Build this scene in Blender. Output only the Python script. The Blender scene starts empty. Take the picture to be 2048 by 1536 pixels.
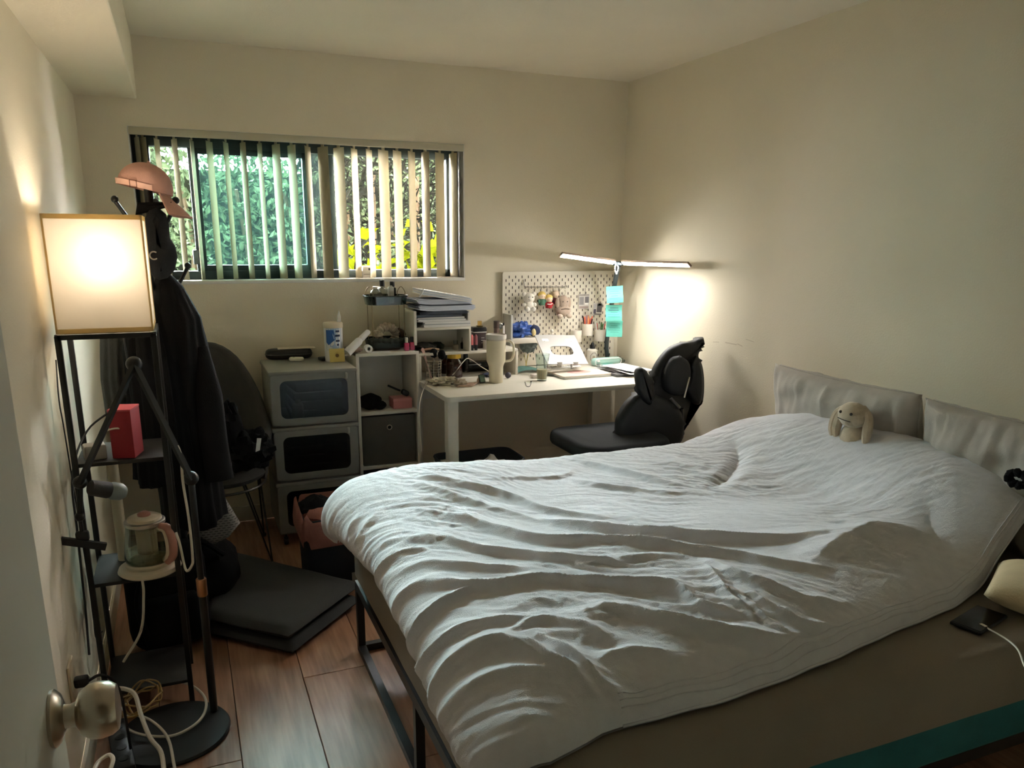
import bpy, bmesh, math, random
import numpy as np
from mathutils import Vector, Matrix, noise as mnoise

scene = bpy.context.scene
# ------------------------------------------------------------------ camera
FL, CX, CY, EYE = 1545.0, 1014.33851, 875.450965, 1.5
YAW, PIT, ROL = 0.394935890, -0.252853444, 0.00800585234
_f = np.array([math.sin(YAW)*math.cos(PIT), math.cos(YAW)*math.cos(PIT), math.sin(PIT)])
_r = np.array([math.cos(YAW), -math.sin(YAW), 0.0]); _u = np.cross(_r, _f)
_c, _s = math.cos(ROL), math.sin(ROL)
_r, _u = _c*_r + _s*_u, -_s*_r + _c*_u
cam_d = bpy.data.cameras.new('camera'); cam = bpy.data.objects.new('camera', cam_d)
scene.collection.objects.link(cam); scene.camera = cam
cam_d.sensor_width = 36.0; cam_d.lens = FL/2048*36.0
cam_d.shift_x = (1024-CX)/2048; cam_d.shift_y = (CY-768)/2048
cam_d.clip_start = 0.02; cam_d.clip_end = 200
cam.matrix_world = Matrix(((_r[0], _u[0], -_f[0], 0), (_r[1], _u[1], -_f[1], 0), (_r[2], _u[2], -_f[2], EYE), (0, 0, 0, 1)))

def at(x, y, X=None, Y=None, Z=None):
    """the place in the room that a measured point of the photograph shows, on a known real plane"""
    d = _f + _r*(x-CX)/FL - _u*(y-CY)/FL
    t = X/d[0] if X is not None else Y/d[1] if Y is not None else (Z-EYE)/d[2]
    return np.array([d[0]*t, d[1]*t, EYE + d[2]*t])

# ------------------------------------------------------------------ world, sun, daylight, exposure
scene.view_settings.view_transform = 'Standard'; scene.view_settings.look = 'None'
scene.view_settings.gamma = 1.0; scene.view_settings.use_curve_mapping = False
scene.view_settings.exposure = 1.97
scene.cycles.use_denoising = True
scene.cycles.max_bounces = 8; scene.cycles.diffuse_bounces = 4; scene.cycles.glossy_bounces = 3; scene.cycles.transparent_max_bounces = 16
scene.cycles.use_adaptive_sampling = True; scene.cycles.adaptive_threshold = 0.075
scene.cycles.sample_clamp_indirect = 6.0
W = bpy.data.worlds.new('world'); scene.world = W; W.use_nodes = True
_n = W.node_tree.nodes; _l = W.node_tree.links; _n.clear()
_o = _n.new('ShaderNodeOutputWorld'); _b = _n.new('ShaderNodeBackground'); _sky = _n.new('ShaderNodeTexSky')
_sky.sky_type = 'HOSEK_WILKIE'; _sky.turbidity = 6.0; _sky.ground_albedo = 0.3
_sky.sun_direction = Vector((0.75, -0.35, 0.75)).normalized()
_mx = _n.new('ShaderNodeMix'); _mx.data_type = 'RGBA'; _mx.inputs[0].default_value = 0.9; _mx.inputs[7].default_value = (1.0, 0.955, 0.975, 1)
_l.new(_sky.outputs[0], _mx.inputs[6]); _l.new(_mx.outputs[2], _b.inputs[0]); _l.new(_b.outputs[0], _o.inputs[0])
_b.inputs[1].default_value = 75.0
sun_d = bpy.data.lights.new('sun', 'SUN'); sun_d.energy = 3.0; sun_d.angle = 0.02; sun_d.color = (1.0, 0.95, 0.85)
sun = bpy.data.objects.new('sun', sun_d); scene.collection.objects.link(sun)
sun.rotation_euler = Vector((0.75, -0.35, 0.75)).to_track_quat('Z', 'Y').to_euler()
port_d = bpy.data.lights.new('window_portal', 'AREA'); port_d.shape = 'RECTANGLE'; port_d.size = 1.62; port_d.size_y = 0.7
port = bpy.data.objects.new('window_portal', port_d); scene.collection.objects.link(port)
port.location = (0.66, 4.36, 1.63); port.rotation_euler = (math.radians(-90), 0, 0); port_d.cycles.is_portal = True

# ------------------------------------------------------------------ materials
MATS = {}
def hexl(r, g, b):
    return tuple(((c/255)/12.92 if c/255 <= 0.04045 else ((c/255+0.055)/1.055)**2.4) for c in (r, g, b))
def mat(name, rgb, rough=0.6, metal=0.0, var=0.0, vscale=20.0, bump=0.0, bscale=200.0, spec=0.5, trans=0.0, emit=None, estr=0.0, sheen=0.0, coat=0.0):
    if name in MATS: return MATS[name]
    m = bpy.data.materials.new(name); m.use_nodes = True; MATS[name] = m
    nt = m.node_tree; p = nt.nodes['Principled BSDF']
    col = (*hexl(*rgb), 1)
    p.inputs['Base Color'].default_value = col; p.inputs['Roughness'].default_value = rough
    p.inputs['Metallic'].default_value = metal; p.inputs['Specular IOR Level'].default_value = spec
    p.inputs['Transmission Weight'].default_value = trans; p.inputs['Sheen Weight'].default_value = sheen
    p.inputs['Coat Weight'].default_value = coat
    if emit: p.inputs['Emission Color'].default_value = (*emit, 1); p.inputs['Emission Strength'].default_value = estr
    if var or bump: tc = nt.nodes.new('ShaderNodeTexCoord')
    if var:
        t = nt.nodes.new('ShaderNodeTexNoise'); t.inputs['Scale'].default_value = vscale; t.inputs['Detail'].default_value = 4
        nt.links.new(tc.outputs['Object'], t.inputs['Vector'])
        h = nt.nodes.new('ShaderNodeHueSaturation'); h.inputs['Color'].default_value = col
        r = nt.nodes.new('ShaderNodeMapRange'); r.inputs[1].default_value = 0.3; r.inputs[2].default_value = 0.7
        r.inputs[3].default_value = 1-var; r.inputs[4].default_value = 1+var
        nt.links.new(t.outputs[0], r.inputs[0]); nt.links.new(r.outputs[0], h.inputs['Value']); nt.links.new(h.outputs[0], p.inputs['Base Color'])
    if bump:
        t2 = nt.nodes.new('ShaderNodeTexNoise'); t2.inputs['Scale'].default_value = bscale; t2.inputs['Detail'].default_value = 3
        nt.links.new(tc.outputs['Object'], t2.inputs['Vector'])
        bm = nt.nodes.new('ShaderNodeBump'); bm.inputs['Strength'].default_value = bump; bm.inputs['Distance'].default_value = 0.004
        nt.links.new(t2.outputs[0], bm.inputs['Height']); nt.links.new(bm.outputs[0], p.inputs['Normal'])
    return m
def glassy(name, rgb, tint=0.12, rough=0.03, haze=0.0, hazergb=(200, 220, 220)):
    """thin clear glass or plastic: see-through with a fresnel gloss, optionally hazy"""
    if name in MATS: return MATS[name]
    m = bpy.data.materials.new(name); m.use_nodes = True; MATS[name] = m; nt = m.node_tree; nt.nodes.clear()
    o = nt.nodes.new('ShaderNodeOutputMaterial'); tr = nt.nodes.new('ShaderNodeBsdfTransparent'); gl = nt.nodes.new('ShaderNodeBsdfGlossy')
    fr = nt.nodes.new('ShaderNodeMath'); fr.operation = 'POWER'; lw = nt.nodes.new('ShaderNodeLayerWeight'); lw.inputs[0].default_value = 0.5; nt.links.new(lw.outputs['Facing'], fr.inputs[0]); fr.inputs[1].default_value = 4.0; mx = nt.nodes.new('ShaderNodeMixShader'); ad = nt.nodes.new('ShaderNodeMath'); ad.operation = 'ADD'
    ad.inputs[1].default_value = 0.03+tint*0.15
    tr.inputs[0].default_value = (*hexl(*rgb), 1); gl.inputs[1].default_value = rough
    nt.links.new(fr.outputs[0], ad.inputs[0]); nt.links.new(ad.outputs[0], mx.inputs[0])
    src = tr.outputs[0]
    if haze:
        df = nt.nodes.new('ShaderNodeBsdfTranslucent'); df.inputs[0].default_value = (*hexl(*hazergb), 1)
        m2 = nt.nodes.new('ShaderNodeMixShader'); m2.inputs[0].default_value = haze
        nt.links.new(src, m2.inputs[1]); nt.links.new(df.outputs[0], m2.inputs[2]); src = m2.outputs[0]
    nt.links.new(src, mx.inputs[1]); nt.links.new(gl.outputs[0], mx.inputs[2]); nt.links.new(mx.outputs[0], o.inputs[0])
    return m
def translucent(name, rgb, amount=0.5, var=0.0, vscale=60):
    if name in MATS: return MATS[name]
    m = bpy.data.materials.new(name); m.use_nodes = True; MATS[name] = m; nt = m.node_tree; nt.nodes.clear()
    o = nt.nodes.new('ShaderNodeOutputMaterial'); d = nt.nodes.new('ShaderNodeBsdfDiffuse'); t = nt.nodes.new('ShaderNodeBsdfTranslucent'); mx = nt.nodes.new('ShaderNodeMixShader')
    for b in (d, t): b.inputs[0].default_value = (*hexl(*rgb), 1)
    if var:
        oi = nt.nodes.new('ShaderNodeTexCoord'); tn = nt.nodes.new('ShaderNodeTexNoise'); tn.inputs['Scale'].default_value = vscale
        h = nt.nodes.new('ShaderNodeHueSaturation'); h.inputs['Color'].default_value = (*hexl(*rgb), 1)
        r = nt.nodes.new('ShaderNodeMapRange'); r.inputs[1].default_value = .3; r.inputs[2].default_value = .7; r.inputs[3].default_value = 1-var; r.inputs[4].default_value = 1+var
        nt.links.new(oi.outputs['Object'], tn.inputs[0]); nt.links.new(tn.outputs[0], r.inputs[0]); nt.links.new(r.outputs[0], h.inputs['Value'])
        for b in (d, t): nt.links.new(h.outputs[0], b.inputs[0])
    mx.inputs[0].default_value = amount
    nt.links.new(d.outputs[0], mx.inputs[1]); nt.links.new(t.outputs[0], mx.inputs[2]); nt.links.new(mx.outputs[0], o.inputs[0])
    return m
def emitter(name, rgb, strength):
    return mat(name, (255, 255, 255), emit=rgb, estr=strength)

# ------------------------------------------------------------------ mesh builder
COL = scene.collection
def rotm(rx=0, ry=0, rz=0):
    return np.array((Matrix.Rotation(rz, 3, 'Z') @ Matrix.Rotation(ry, 3, 'Y') @ Matrix.Rotation(rx, 3, 'X')))
def frame_of(d):
    d = np.array(d, float); d /= np.linalg.norm(d)
    a = np.array([0, 0, 1.0]) if abs(d[2]) < 0.9 else np.array([1.0, 0, 0])
    u = np.cross(a, d); u /= np.linalg.norm(u)
    return u, np.cross(d, u)
def smooth_path(pts, n=8):
    P = [np.array(p, float) for p in pts]; P = [2*P[0]-P[1]] + P + [2*P[-1]-P[-2]]; out = []
    for i in range(1, len(P)-2):
        for k in range(n):
            t = k/n; a, b, c, d = P[i-1:i+3]
            out.append(0.5*((2*b) + (c-a)*t + (2*a-5*b+4*c-d)*t*t + (3*b-a-3*c+d)*t**3))
    out.append(P[-2]); return out
class MB:
    def __init__(s): s.v = []; s.f = []
    def add(s, v, f):
        k = len(s.v); s.v.extend([tuple(map(float, p)) for p in v]); s.f.extend([tuple(i+k for i in q) for q in f]); return s
    def box(s, c, d, R=None, b=0.0, seg=2):
        bm = bmesh.new(); bmesh.ops.create_cube(bm, size=1.0)
        for v in bm.verts: v.co = Vector((v.co.x*d[0], v.co.y*d[1], v.co.z*d[2]))
        if b > 0: bmesh.ops.bevel(bm, geom=list(bm.edges), offset=min(b, min(d)*0.49), segments=seg, affect='EDGES', profile=0.5)
        bm.verts.ensure_lookup_table(); V = np.array([v.co[:] for v in bm.verts]); F = [[v.index for v in f.verts] for f in bm.faces]; bm.free()
        if R is not None: V = V @ np.array(R).T
        return s.add(V + np.array(c, float), F)
    def span(s, x0, x1, y0, y1, z0, z1, b=0.0):
        return s.box(((x0+x1)/2, (y0+y1)/2, (z0+z1)/2), (abs(x1-x0), abs(y1-y0), abs(z1-z0)), None, b)
    def tube(s, path, r, n=8, closed=False, cap=True):
        P = [np.array(p, float) for p in path]; m = len(P); rr = r if hasattr(r, '__len__') else [r]*m
        V = []; u = None
        for i in range(m):
            a = P[i-1] if (i > 0 or closed) else P[i]; b = P[(i+1) % m] if (i < m-1 or closed) else P[i]
            d = b-a; L = np.linalg.norm(d); d = d/L if L > 1e-9 else np.array([0, 0, 1.0])
            if u is None: u, w = frame_of(d)
            else:
                u = u - d*np.dot(u, d); u /= max(1e-9, np.linalg.norm(u)); w = np.cross(d, u)
            for k in range(n):
                t = 2*math.pi*k/n; V.append(P[i] + (u*math.cos(t) + w*math.sin(t))*rr[i])
        F = []
        for i in range(m if closed else m-1):
            j = (i+1) % m
            for k in range(n): F.append((i*n+k, i*n+(k+1) % n, j*n+(k+1) % n, j*n+k))
        if cap and not closed: F.append(tuple(range(n-1, -1, -1))); F.append(tuple((m-1)*n+k for k in range(n)))
        return s.add(V, F)
    def rod(s, a, b, r, n=10): return s.tube([a, b], r, n)
    def bar(s, a, b, w, h):
        """rectangular bar from a to b, w across, h in the other direction"""
        a = np.array(a, float); b = np.array(b, float); u, v = frame_of(b-a); V = []
        for p in (a, b):
            for i, j in ((-1, -1), (1, -1), (1, 1), (-1, 1)): V.append(p + u*i*w/2 + v*j*h/2)
        return s.add(V, [(3, 2, 1, 0), (4, 5, 6, 7)] + [(k, (k+1) % 4, 4+(k+1) % 4, 4+k) for k in range(4)])
    def lathe(s, prof, c=(0, 0, 0), n=24, R=None, sx=1.0, sy=1.0):
        V = []; F = []; m = len(prof)
        for r, z in prof:
            for k in range(n):
                t = 2*math.pi*k/n; V.append((max(r, 1e-5)*math.cos(t)*sx, max(r, 1e-5)*math.sin(t)*sy, z))
        for i in range(m-1):
            for k in range(n): F.append((i*n+k, i*n+(k+1) % n, (i+1)*n+(k+1) % n, (i+1)*n+k))
        if prof[0][0] > 1e-4: F.append(tuple(range(n-1, -1, -1)))
        if prof[-1][0] > 1e-4: F.append(tuple((m-1)*n+k for k in range(n)))
        V = np.array(V)
        if R is not None: V = V @ np.array(R).T
        return s.add(V + np.array(c, float), F)
    def ball(s, c, r, n=16, m=10, R=None, wob=0.0, seed=0, wf=3.0):
        r = r if hasattr(r, '__len__') else (r, r, r); V = []; F = []
        for i in range(m+1):
            ph = math.pi*i/m
            for k in range(n):
                t = 2*math.pi*k/n; d = np.array([math.sin(ph)*math.cos(t), math.sin(ph)*math.sin(t), math.cos(ph)])
                q = 1 + (wob*mnoise.noise(Vector(d*wf) + Vector((seed*7.3, seed*1.7, seed))) if wob else 0)
                V.append(d*np.array(r)*q)
        for i in range(m):
            for k in range(n): F.append((i*n+k, (i+1)*n+k, (i+1)*n+(k+1) % n, i*n+(k+1) % n))
        V = np.array(V)
        if R is not None: V = V @ np.array(R).T
        return s.add(V + np.array(c, float), F)
    def slab(s, poly, o, U, V, t, b=0.0, seg=3, curve=None):
        """outline poly (u,v) in the plane o+uU+vV, thickness t along UxV, rounded rim"""
        U = np.array(U, float); V = np.array(V, float); N = np.cross(U, V); N /= np.linalg.norm(N); o = np.array(o, float)
        bm = bmesh.new(); vs = [bm.verts.new((p[0], p[1], -t/2)) for p in poly]; f = bm.faces.new(vs)
        r = bmesh.ops.extrude_face_region(bm, geom=[f])
        for g in r['geom']:
            if isinstance(g, bmesh.types.BMVert): g.co.z += t
        if b > 0:
            E = [e for e in bm.edges if abs(e.verts[0].co.z - e.verts[1].co.z) < 1e-6]
            bmesh.ops.bevel(bm, geom=E, offset=min(b, t*0.49), segments=seg, affect='EDGES', profile=0.5)
        bmesh.ops.triangulate(bm, faces=[f for f in bm.faces if len(f.verts) > 4])
        bmesh.ops.recalc_face_normals(bm, faces=list(bm.faces)); bm.verts.ensure_lookup_table()
        W_ = [o + U*v.co.x + V*v.co.y + N*(v.co.z + (curve(v.co.x, v.co.y) if curve else 0)) for v in bm.verts]
        F = [[v.index for v in f.verts] for f in bm.faces]; bm.free(); return s.add(W_, F)
    def ring(s, outer, inner, o, U, V, t):
        """flat plate with a hole: two outlines with the same number of points"""
        U = np.array(U, float); V = np.array(V, float); N = np.cross(U, V); N /= np.linalg.norm(N); o = np.array(o, float); n = len(outer); W_ = []
        for z in (-t/2, t/2):
            for L in (outer, inner): W_ += [o + U*p[0] + V*p[1] + N*z for p in L]
        F = []
        for k in range(n):
            j = (k+1) % n
            F += [(k, n+k, n+j, j), (2*n+k, 2*n+j, 3*n+j, 3*n+k), (k, j, 2*n+j, 2*n+k), (n+k, 3*n+k, 3*n+j, n+j)]
        return s.add(W_, F)
    def grid(s, G, closed_u=False):
        """G: array (a,b,3)"""
        a, b = len(G), len(G[0]); V = [p for row in G for p in row]; F = []
        for i in range(a-1):
            for k in range(b if closed_u else b-1):
                j = (k+1) % b; F.append((i*b+k, i*b+j, (i+1)*b+j, (i+1)*b+k))
        return s.add(V, F)
    def cushion(s, c, w, h, t, R=None, n=22, wr=0.0, seed=1, e=2.6, pinch=0.06):
        """pillow: w along local x, h along local y, t thick; pinched corners, seam all round"""
        for side in (1, -1):
            G = []
            for i in range(n+1):
                row = []
                for k in range(n+1):
                    u = 2*k/n-1; v = 2*i/n-1
                    q = ((1-abs(u)**e)*(1-abs(v)**e)); z = t/2*max(q, 0)**0.42
                    pu = 1-pinch*(1-v*v); pv = 1-pinch*(1-u*u)
                    x = w/2*u*pv if False else w/2*u*(1-pinch*(1-abs(v)**2)); y = h/2*v*(1-pinch*(1-abs(u)**2))
                    if wr: z += wr*q**0.5*mnoise.noise(Vector((x*9+seed, y*14, seed))) + wr*1.3*math.sqrt(max(q, 0))*mnoise.noise(Vector((x*34+seed, y*5, seed+3)))*(1-q)
                    row.append(np.array((x, y, side*z)))
                G.append(row if side > 0 else row[::-1])
            A = np.array(G)
            if R is not None: A = A @ np.array(R).T
            s.grid(A + np.array(c, float))
        return s
    def build(s, name, m, parent=None, smooth=True, angle=40, weld=False):
        V = np.array(s.v, float)
        if parent is None:
            off = np.array([(V[:, 0].min()+V[:, 0].max())/2, (V[:, 1].min()+V[:, 1].max())/2, V[:, 2].min()])
        else:
            off = np.array(parent.get('_off', (0, 0, 0)), float)
        me = bpy.data.meshes.new(name); me.from_pydata([tuple(p) for p in V-off], [], s.f); me.update()
        bm = bmesh.new(); bm.from_mesh(me)
        if weld: bmesh.ops.remove_doubles(bm, verts=list(bm.verts), dist=1e-5)
        bmesh.ops.recalc_face_normals(bm, faces=list(bm.faces)); bm.to_mesh(me); bm.free()
        if smooth:
            me.polygons.foreach_set('use_smooth', [True]*len(me.polygons)); me.set_sharp_from_angle(angle=math.radians(angle))
        if m is not None: me.materials.append(m)
        o = bpy.data.objects.new(name, me); COL.objects.link(o)
        if parent is None: o.location = off
        else: o.parent = parent
        o['_off'] = tuple(off); return o
def thing(name, label, cat, loc, group=None):
    o = bpy.data.objects.new(name, None); COL.objects.link(o); o.location = tuple(map(float, loc)); o.empty_display_size = 0.05
    o['_off'] = tuple(map(float, loc)); o['label'] = label; o['category'] = cat
    if group: o['group'] = group
    return o
def tag(o, label, cat, group=None, kind=None):
    o['label'] = label; o['category'] = cat
    if group: o['group'] = group
    if kind: o['kind'] = kind
    return o
def struct(o, label=None):
    o['kind'] = 'structure'
    if label: o['label'] = label
    return o
def sthing(name, label, loc):
    o = bpy.data.objects.new(name, None); COL.objects.link(o); o.location = tuple(map(float, loc)); o['_off'] = tuple(map(float, loc)); o['kind'] = 'structure'; o['label'] = label
    return o
def circle(r, n=24, c=(0, 0), sx=1, sy=1): return [(c[0]+r*sx*math.cos(2*math.pi*k/n), c[1]+r*sy*math.sin(2*math.pi*k/n)) for k in range(n)]
def rrect(w, h, r, n=5, c=(0, 0)):
    out = []
    for qx, qy, a in ((1, 1, 0), (-1, 1, 90), (-1, -1, 180), (1, -1, 270)):
        for k in range(n+1):
            t = math.radians(a + 90*k/n); out.append((c[0]+qx*(w/2-r)+r*math.cos(t), c[1]+qy*(h/2-r)+r*math.sin(t)))
    return out
XA, YA, ZA = np.array([1.0, 0, 0]), np.array([0, 1.0, 0]), np.array([0, 0, 1.0])
rnd = random.Random(7)

# common materials
WALL = mat('wall_paint', (236, 226, 203), 0.75, var=0.02, vscale=3, bump=0.25, bscale=160)
CEIL = mat('ceiling_paint', (236, 227, 207), 0.8, var=0.02, vscale=3, bump=0.2, bscale=120)
WHITE = mat('white_laminate', (226, 220, 206), 0.4, var=0.02)
PAPERW = mat('white_paper', (236, 234, 232), 0.7, var=0.03, vscale=8)
BLACKM = mat('black_metal', (26, 25, 24), 0.38, var=0.1)
BLACKP = mat('black_plastic', (24, 24, 25), 0.45, var=0.1)
BLACKC = mat('black_cloth', (15, 14, 14), 0.95, var=0.25, vscale=12, bump=0.4, bscale=300, spec=0.2)
DGREY = mat('dark_grey_fabric', (58, 57, 55), 0.9, var=0.15, vscale=30, bump=0.4, bscale=500)
CHROME = mat('brushed_steel', (200, 190, 175), 0.28, metal=1.0, var=0.05)
WIRE = mat('white_cable', (222, 214, 198), 0.5)
GREYP = mat('grey_plastic', (112, 110, 104), 0.5, var=0.06)
TEAL = mat('teal_paper', (110, 205, 190), 0.8, var=0.05)
GLASS = glassy('clear_glass', (240, 246, 244), 0.2)
# ================================================================== the room
XL, XR, YF, YN, ZC = -0.372, 2.492, 4.2, 0.12, 2.378
WX0, WX1, WZ0, WZ1 = -0.167, 1.485, 1.272, 1.990
# floor: one base and laminate planks as its pieces
struct(MB().span(XL-0.15, XR+0.15, -1.3, YF+0.14, -0.06, -0.008).build('floor', mat('floor_joint', (40, 30, 24), 0.9)), 'warm brown wood laminate floor')
FLOOR = bpy.data.objects['floor']
def plank_mat():
    m = bpy.data.materials.new('laminate_plank'); m.use_nodes = True; nt = m.node_tree; p = nt.nodes['Principled BSDF']
    tc = nt.nodes.new('ShaderNodeTexCoord'); oi = nt.nodes.new('ShaderNodeObjectInfo')
    av = nt.nodes.new('ShaderNodeVectorMath'); av.operation = 'ADD'; sc = nt.nodes.new('ShaderNodeVectorMath'); sc.operation = 'SCALE'; sc.inputs['Scale'].default_value = 13.0
    cb = nt.nodes.new('ShaderNodeCombineXYZ'); nt.links.new(oi.outputs['Random'], cb.inputs[0]); nt.links.new(oi.outputs['Random'], cb.inputs[1]); nt.links.new(cb.outputs[0], sc.inputs[0])
    nt.links.new(tc.outputs['Object'], av.inputs[0]); nt.links.new(sc.outputs[0], av.inputs[1])
    mp = nt.nodes.new('ShaderNodeMapping'); mp.inputs['Scale'].default_value = (1.0, 0.07, 1.0); nt.links.new(av.outputs[0], mp.inputs[0])
    wv = nt.nodes.new('ShaderNodeTexWave'); wv.inputs['Scale'].default_value = 9; wv.inputs['Distortion'].default_value = 5; wv.inputs['Detail'].default_value = 3; wv.inputs['Detail Scale'].default_value = 1.2; wv.wave_type = 'RINGS'
    nz = nt.nodes.new('ShaderNodeTexNoise'); nz.inputs['Scale'].default_value = 60; nz.inputs['Detail'].default_value = 5
    nt.links.new(mp.outputs[0], wv.inputs[0]); nt.links.new(mp.outputs[0], nz.inputs[0])
    mm = nt.nodes.new('ShaderNodeMix'); mm.data_type = 'FLOAT'; mm.inputs[0].default_value = 0.75; nt.links.new(wv.outputs[1], mm.inputs[2]); nt.links.new(nz.outputs[0], mm.inputs[3])
    cr = nt.nodes.new('ShaderNodeValToRGB'); cr.color_ramp.elements[0].color = (*hexl(146, 104, 78), 1); cr.color_ramp.elements[1].color = (*hexl(194, 148, 118), 1)
    cr.color_ramp.elements[0].position = 0.25; cr.color_ramp.elements[1].position = 0.7
    nt.links.new(mm.outputs[0], cr.inputs[0])
    hs = nt.nodes.new('ShaderNodeHueSaturation'); mr = nt.nodes.new('ShaderNodeMapRange'); mr.inputs[3].default_value = 0.88; mr.inputs[4].default_value = 1.1
    nt.links.new(oi.outputs['Random'], mr.inputs[0]); nt.links.new(mr.outputs[0], hs.inputs['Value']); nt.links.new(cr.outputs[0], hs.inputs['Color']); nt.links.new(hs.outputs[0], p.inputs['Base Color'])
    p.inputs['Roughness'].default_value = 0.40; p.inputs['Specular IOR Level'].default_value = 0.5
    bp = nt.nodes.new('ShaderNodeBump'); bp.inputs['Strength'].default_value = 0.25; bp.inputs['Distance'].default_value = 0.002; nt.links.new(mm.outputs[0], bp.inputs['Height']); nt.links.new(bp.outputs[0], p.inputs['Normal'])
    return m
PLANK = plank_mat()
pw, pl_ = 0.232, 1.52; seam = 0.274
pmesh = {}
ci = 0; x = seam - pw*4
while x < XR + 0.1:
    y = -1.3 - (ci*0.57) % pl_
    while y < YF + 0.1:
        y0, y1, x0, x1 = max(y, -1.3), min(y+pl_, YF+0.1), max(x, XL-0.1), min(x+pw, XR+0.1)
        if y1-y0 > 0.05 and x1-x0 > 0.03:
            key = (round(x1-x0, 3), round(y1-y0, 3)); loc = Vector(((x0+x1)/2, (y0+y1)/2, 0)) - Vector(FLOOR['_off'])
            if key not in pmesh:
                b = MB().box((0, 0, -0.005), (x1-x0-0.0022, y1-y0-0.0022, 0.01), None, 0.0012, 1)
                o = b.build('plank', PLANK, FLOOR, smooth=False); o.data.transform(Matrix.Translation(Vector(FLOOR['_off']))); pmesh[key] = o.data
            else:
                o = bpy.data.objects.new('plank', pmesh[key]); COL.objects.link(o); o.parent = FLOOR
            o.location = loc
        y += pl_
    x += pw; ci += 1

def wallmat_marks():
    m = WALL.copy(); m.name = 'wall_paint_scuffed'; nt = m.node_tree; p = nt.nodes['Principled BSDF']; src = p.inputs['Base Color'].links[0].from_socket
    tc = nt.nodes.new('ShaderNodeTexCoord'); mp = nt.nodes.new('ShaderNodeMapping'); nt.links.new(tc.outputs['Object'], mp.inputs[0])
    return m
struct(MB().span(XL-0.1, XL, YN, YF+0.14, 0, ZC+0.1).build('wall_left', WALL, smooth=False), 'cream painted wall beside the floor lamp')
wr = struct(MB().span(XR, XR+0.1, YN, YF+0.14, 0, ZC+0.1).build('wall_right', WALL, smooth=False), 'cream painted wall behind the pillows')
struct(MB().span(XL-0.1, XR+0.1, -1.3, YF+0.14, ZC, ZC+0.1).build('ceiling', CEIL, smooth=False), 'cream painted flat ceiling')
wf = MB()
wf.span(XL-0.1, WX0, YF, YF+0.14, 0, ZC+0.05); wf.span(WX1, XR+0.1, YF, YF+0.14, 0, ZC+0.05)
wf.span(WX0, WX1, YF, YF+0.14, 0, WZ0); wf.span(WX0, WX1, YF, YF+0.14, WZ1, ZC+0.05)
struct(wf.build('wall_far', WALL, smooth=False), 'cream painted wall with the window')
wn = MB(); wn.span(0.62, XR, YN-0.12, YN, 0, ZC); wn.span(XL-0.1, -0.22, YN-0.12, YN, 0, ZC); wn.span(-0.22, 0.62, YN-0.12, YN, 2.05, ZC)
struct(wn.build('wall_near', WALL, smooth=False), 'cream wall with the doorway')
hw = MB(); hw.span(XL-0.1, XR+0.1, -1.3, -1.2, 0, ZC); hw.span(XL-0.2, XL-0.1, -1.3, YN, 0, ZC); hw.span(1.2, 1.3, -1.3, YN-0.12, 0, ZC)
struct(hw.build('wall_hallway', WALL, smooth=False), 'hallway wall outside the doorway')
# boxed soffit along the left wall
struct(MB().span(XL-0.02, -0.112, YN, YF, 2.108, ZC+0.02, 0.006).build('soffit_trim_1', WALL, smooth=False), 'boxed-in soffit along the ceiling of the left wall')
BASEB = mat('baseboard_paint', (214, 205, 186), 0.5)
struct(MB().span(XR-0.012, XR, YN, YF, 0, 0.085, 0.003).build('baseboard_right', BASEB)); struct(MB().span(XL, XR, YF-0.012, YF, 0, 0.085, 0.003).build('baseboard_far', BASEB))
struct(MB().span(XL, XL+0.012, YN, YF, 0, 0.085, 0.003).build('baseboard_left', BASEB))
# scuff mark on the right wall
sc_m = mat('scuff', (214, 202, 178), 0.9)
sm = MB()
for k, (px, py, w) in enumerate(((1432, 684, 0.05), (1462, 687, 0.09), (1500, 681, 0.06), (1480, 690, 0.04))):
    p = at(px, py, X=XR); sm.box((XR-0.0004, p[1], p[2]), (0.0006, w, 0.004+0.002*(k % 2)), rotm(rx=0.1*(k-1)))
o = sm.build('scuff_mark', sc_m, wr, smooth=False)

# ------------------------------------------------------------------ window
win = sthing('window_1', 'wide dark-framed sliding window with white reveal', (0.66, 4.3, WZ0))
REV = mat('white_reveal', (236, 234, 228), 0.45)
r = MB(); r.span(WX0, WX1, YF-0.004, YF+0.14, WZ0-0.006, WZ0+0.012, 0.003); r.build('sill', REV, win)
r = MB(); r.span(WX1-0.006, WX1+0.002, YF+0.001, YF+0.14, WZ0, WZ1); r.span(WX0-0.002, WX0+0.006, YF+0.001, YF+0.14, WZ0, WZ1); r.span(WX0, WX1, YF+0.001, YF+0.14, WZ1-0.006, WZ1+0.002); r.build('reveal', REV, win, smooth=False)
ALU = mat('dark_bronze_aluminium', (38, 52, 56), 0.45, metal=0.2)
fr = MB(); y0, y1 = 4.295, 4.36
fr.span(-0.16, 1.478, y0, y1, WZ0+0.012, 1.326, 0.002); fr.span(-0.16, 1.478, y0, y1, 1.917, WZ1, 0.002); fr.span(-0.16, -0.085, y0, y1, 1.3, 1.93, 0.002); fr.span(1.411, 1.478, y0, y1, 1.3, 1.93, 0.002)
fr.build('window_frame', ALU, win, angle=30)
s1 = MB(); s1.span(0.086, 0.134, 4.30, 4.33, 1.32, 1.92, 0.002); s1.span(0.633, 0.674, 4.30, 4.33, 1.32, 1.92, 0.002); s1.span(0.1, 0.66, 4.302, 4.328, 1.32, 1.355, 0.002); s1.span(0.1, 0.66, 4.302, 4.328, 1.89, 1.92, 0.002); s1.span(0.07, 0.1, 4.29, 4.32, 1.36, 1.43, 0.003)
s1.build('sash', ALU, win, angle=30)
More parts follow.
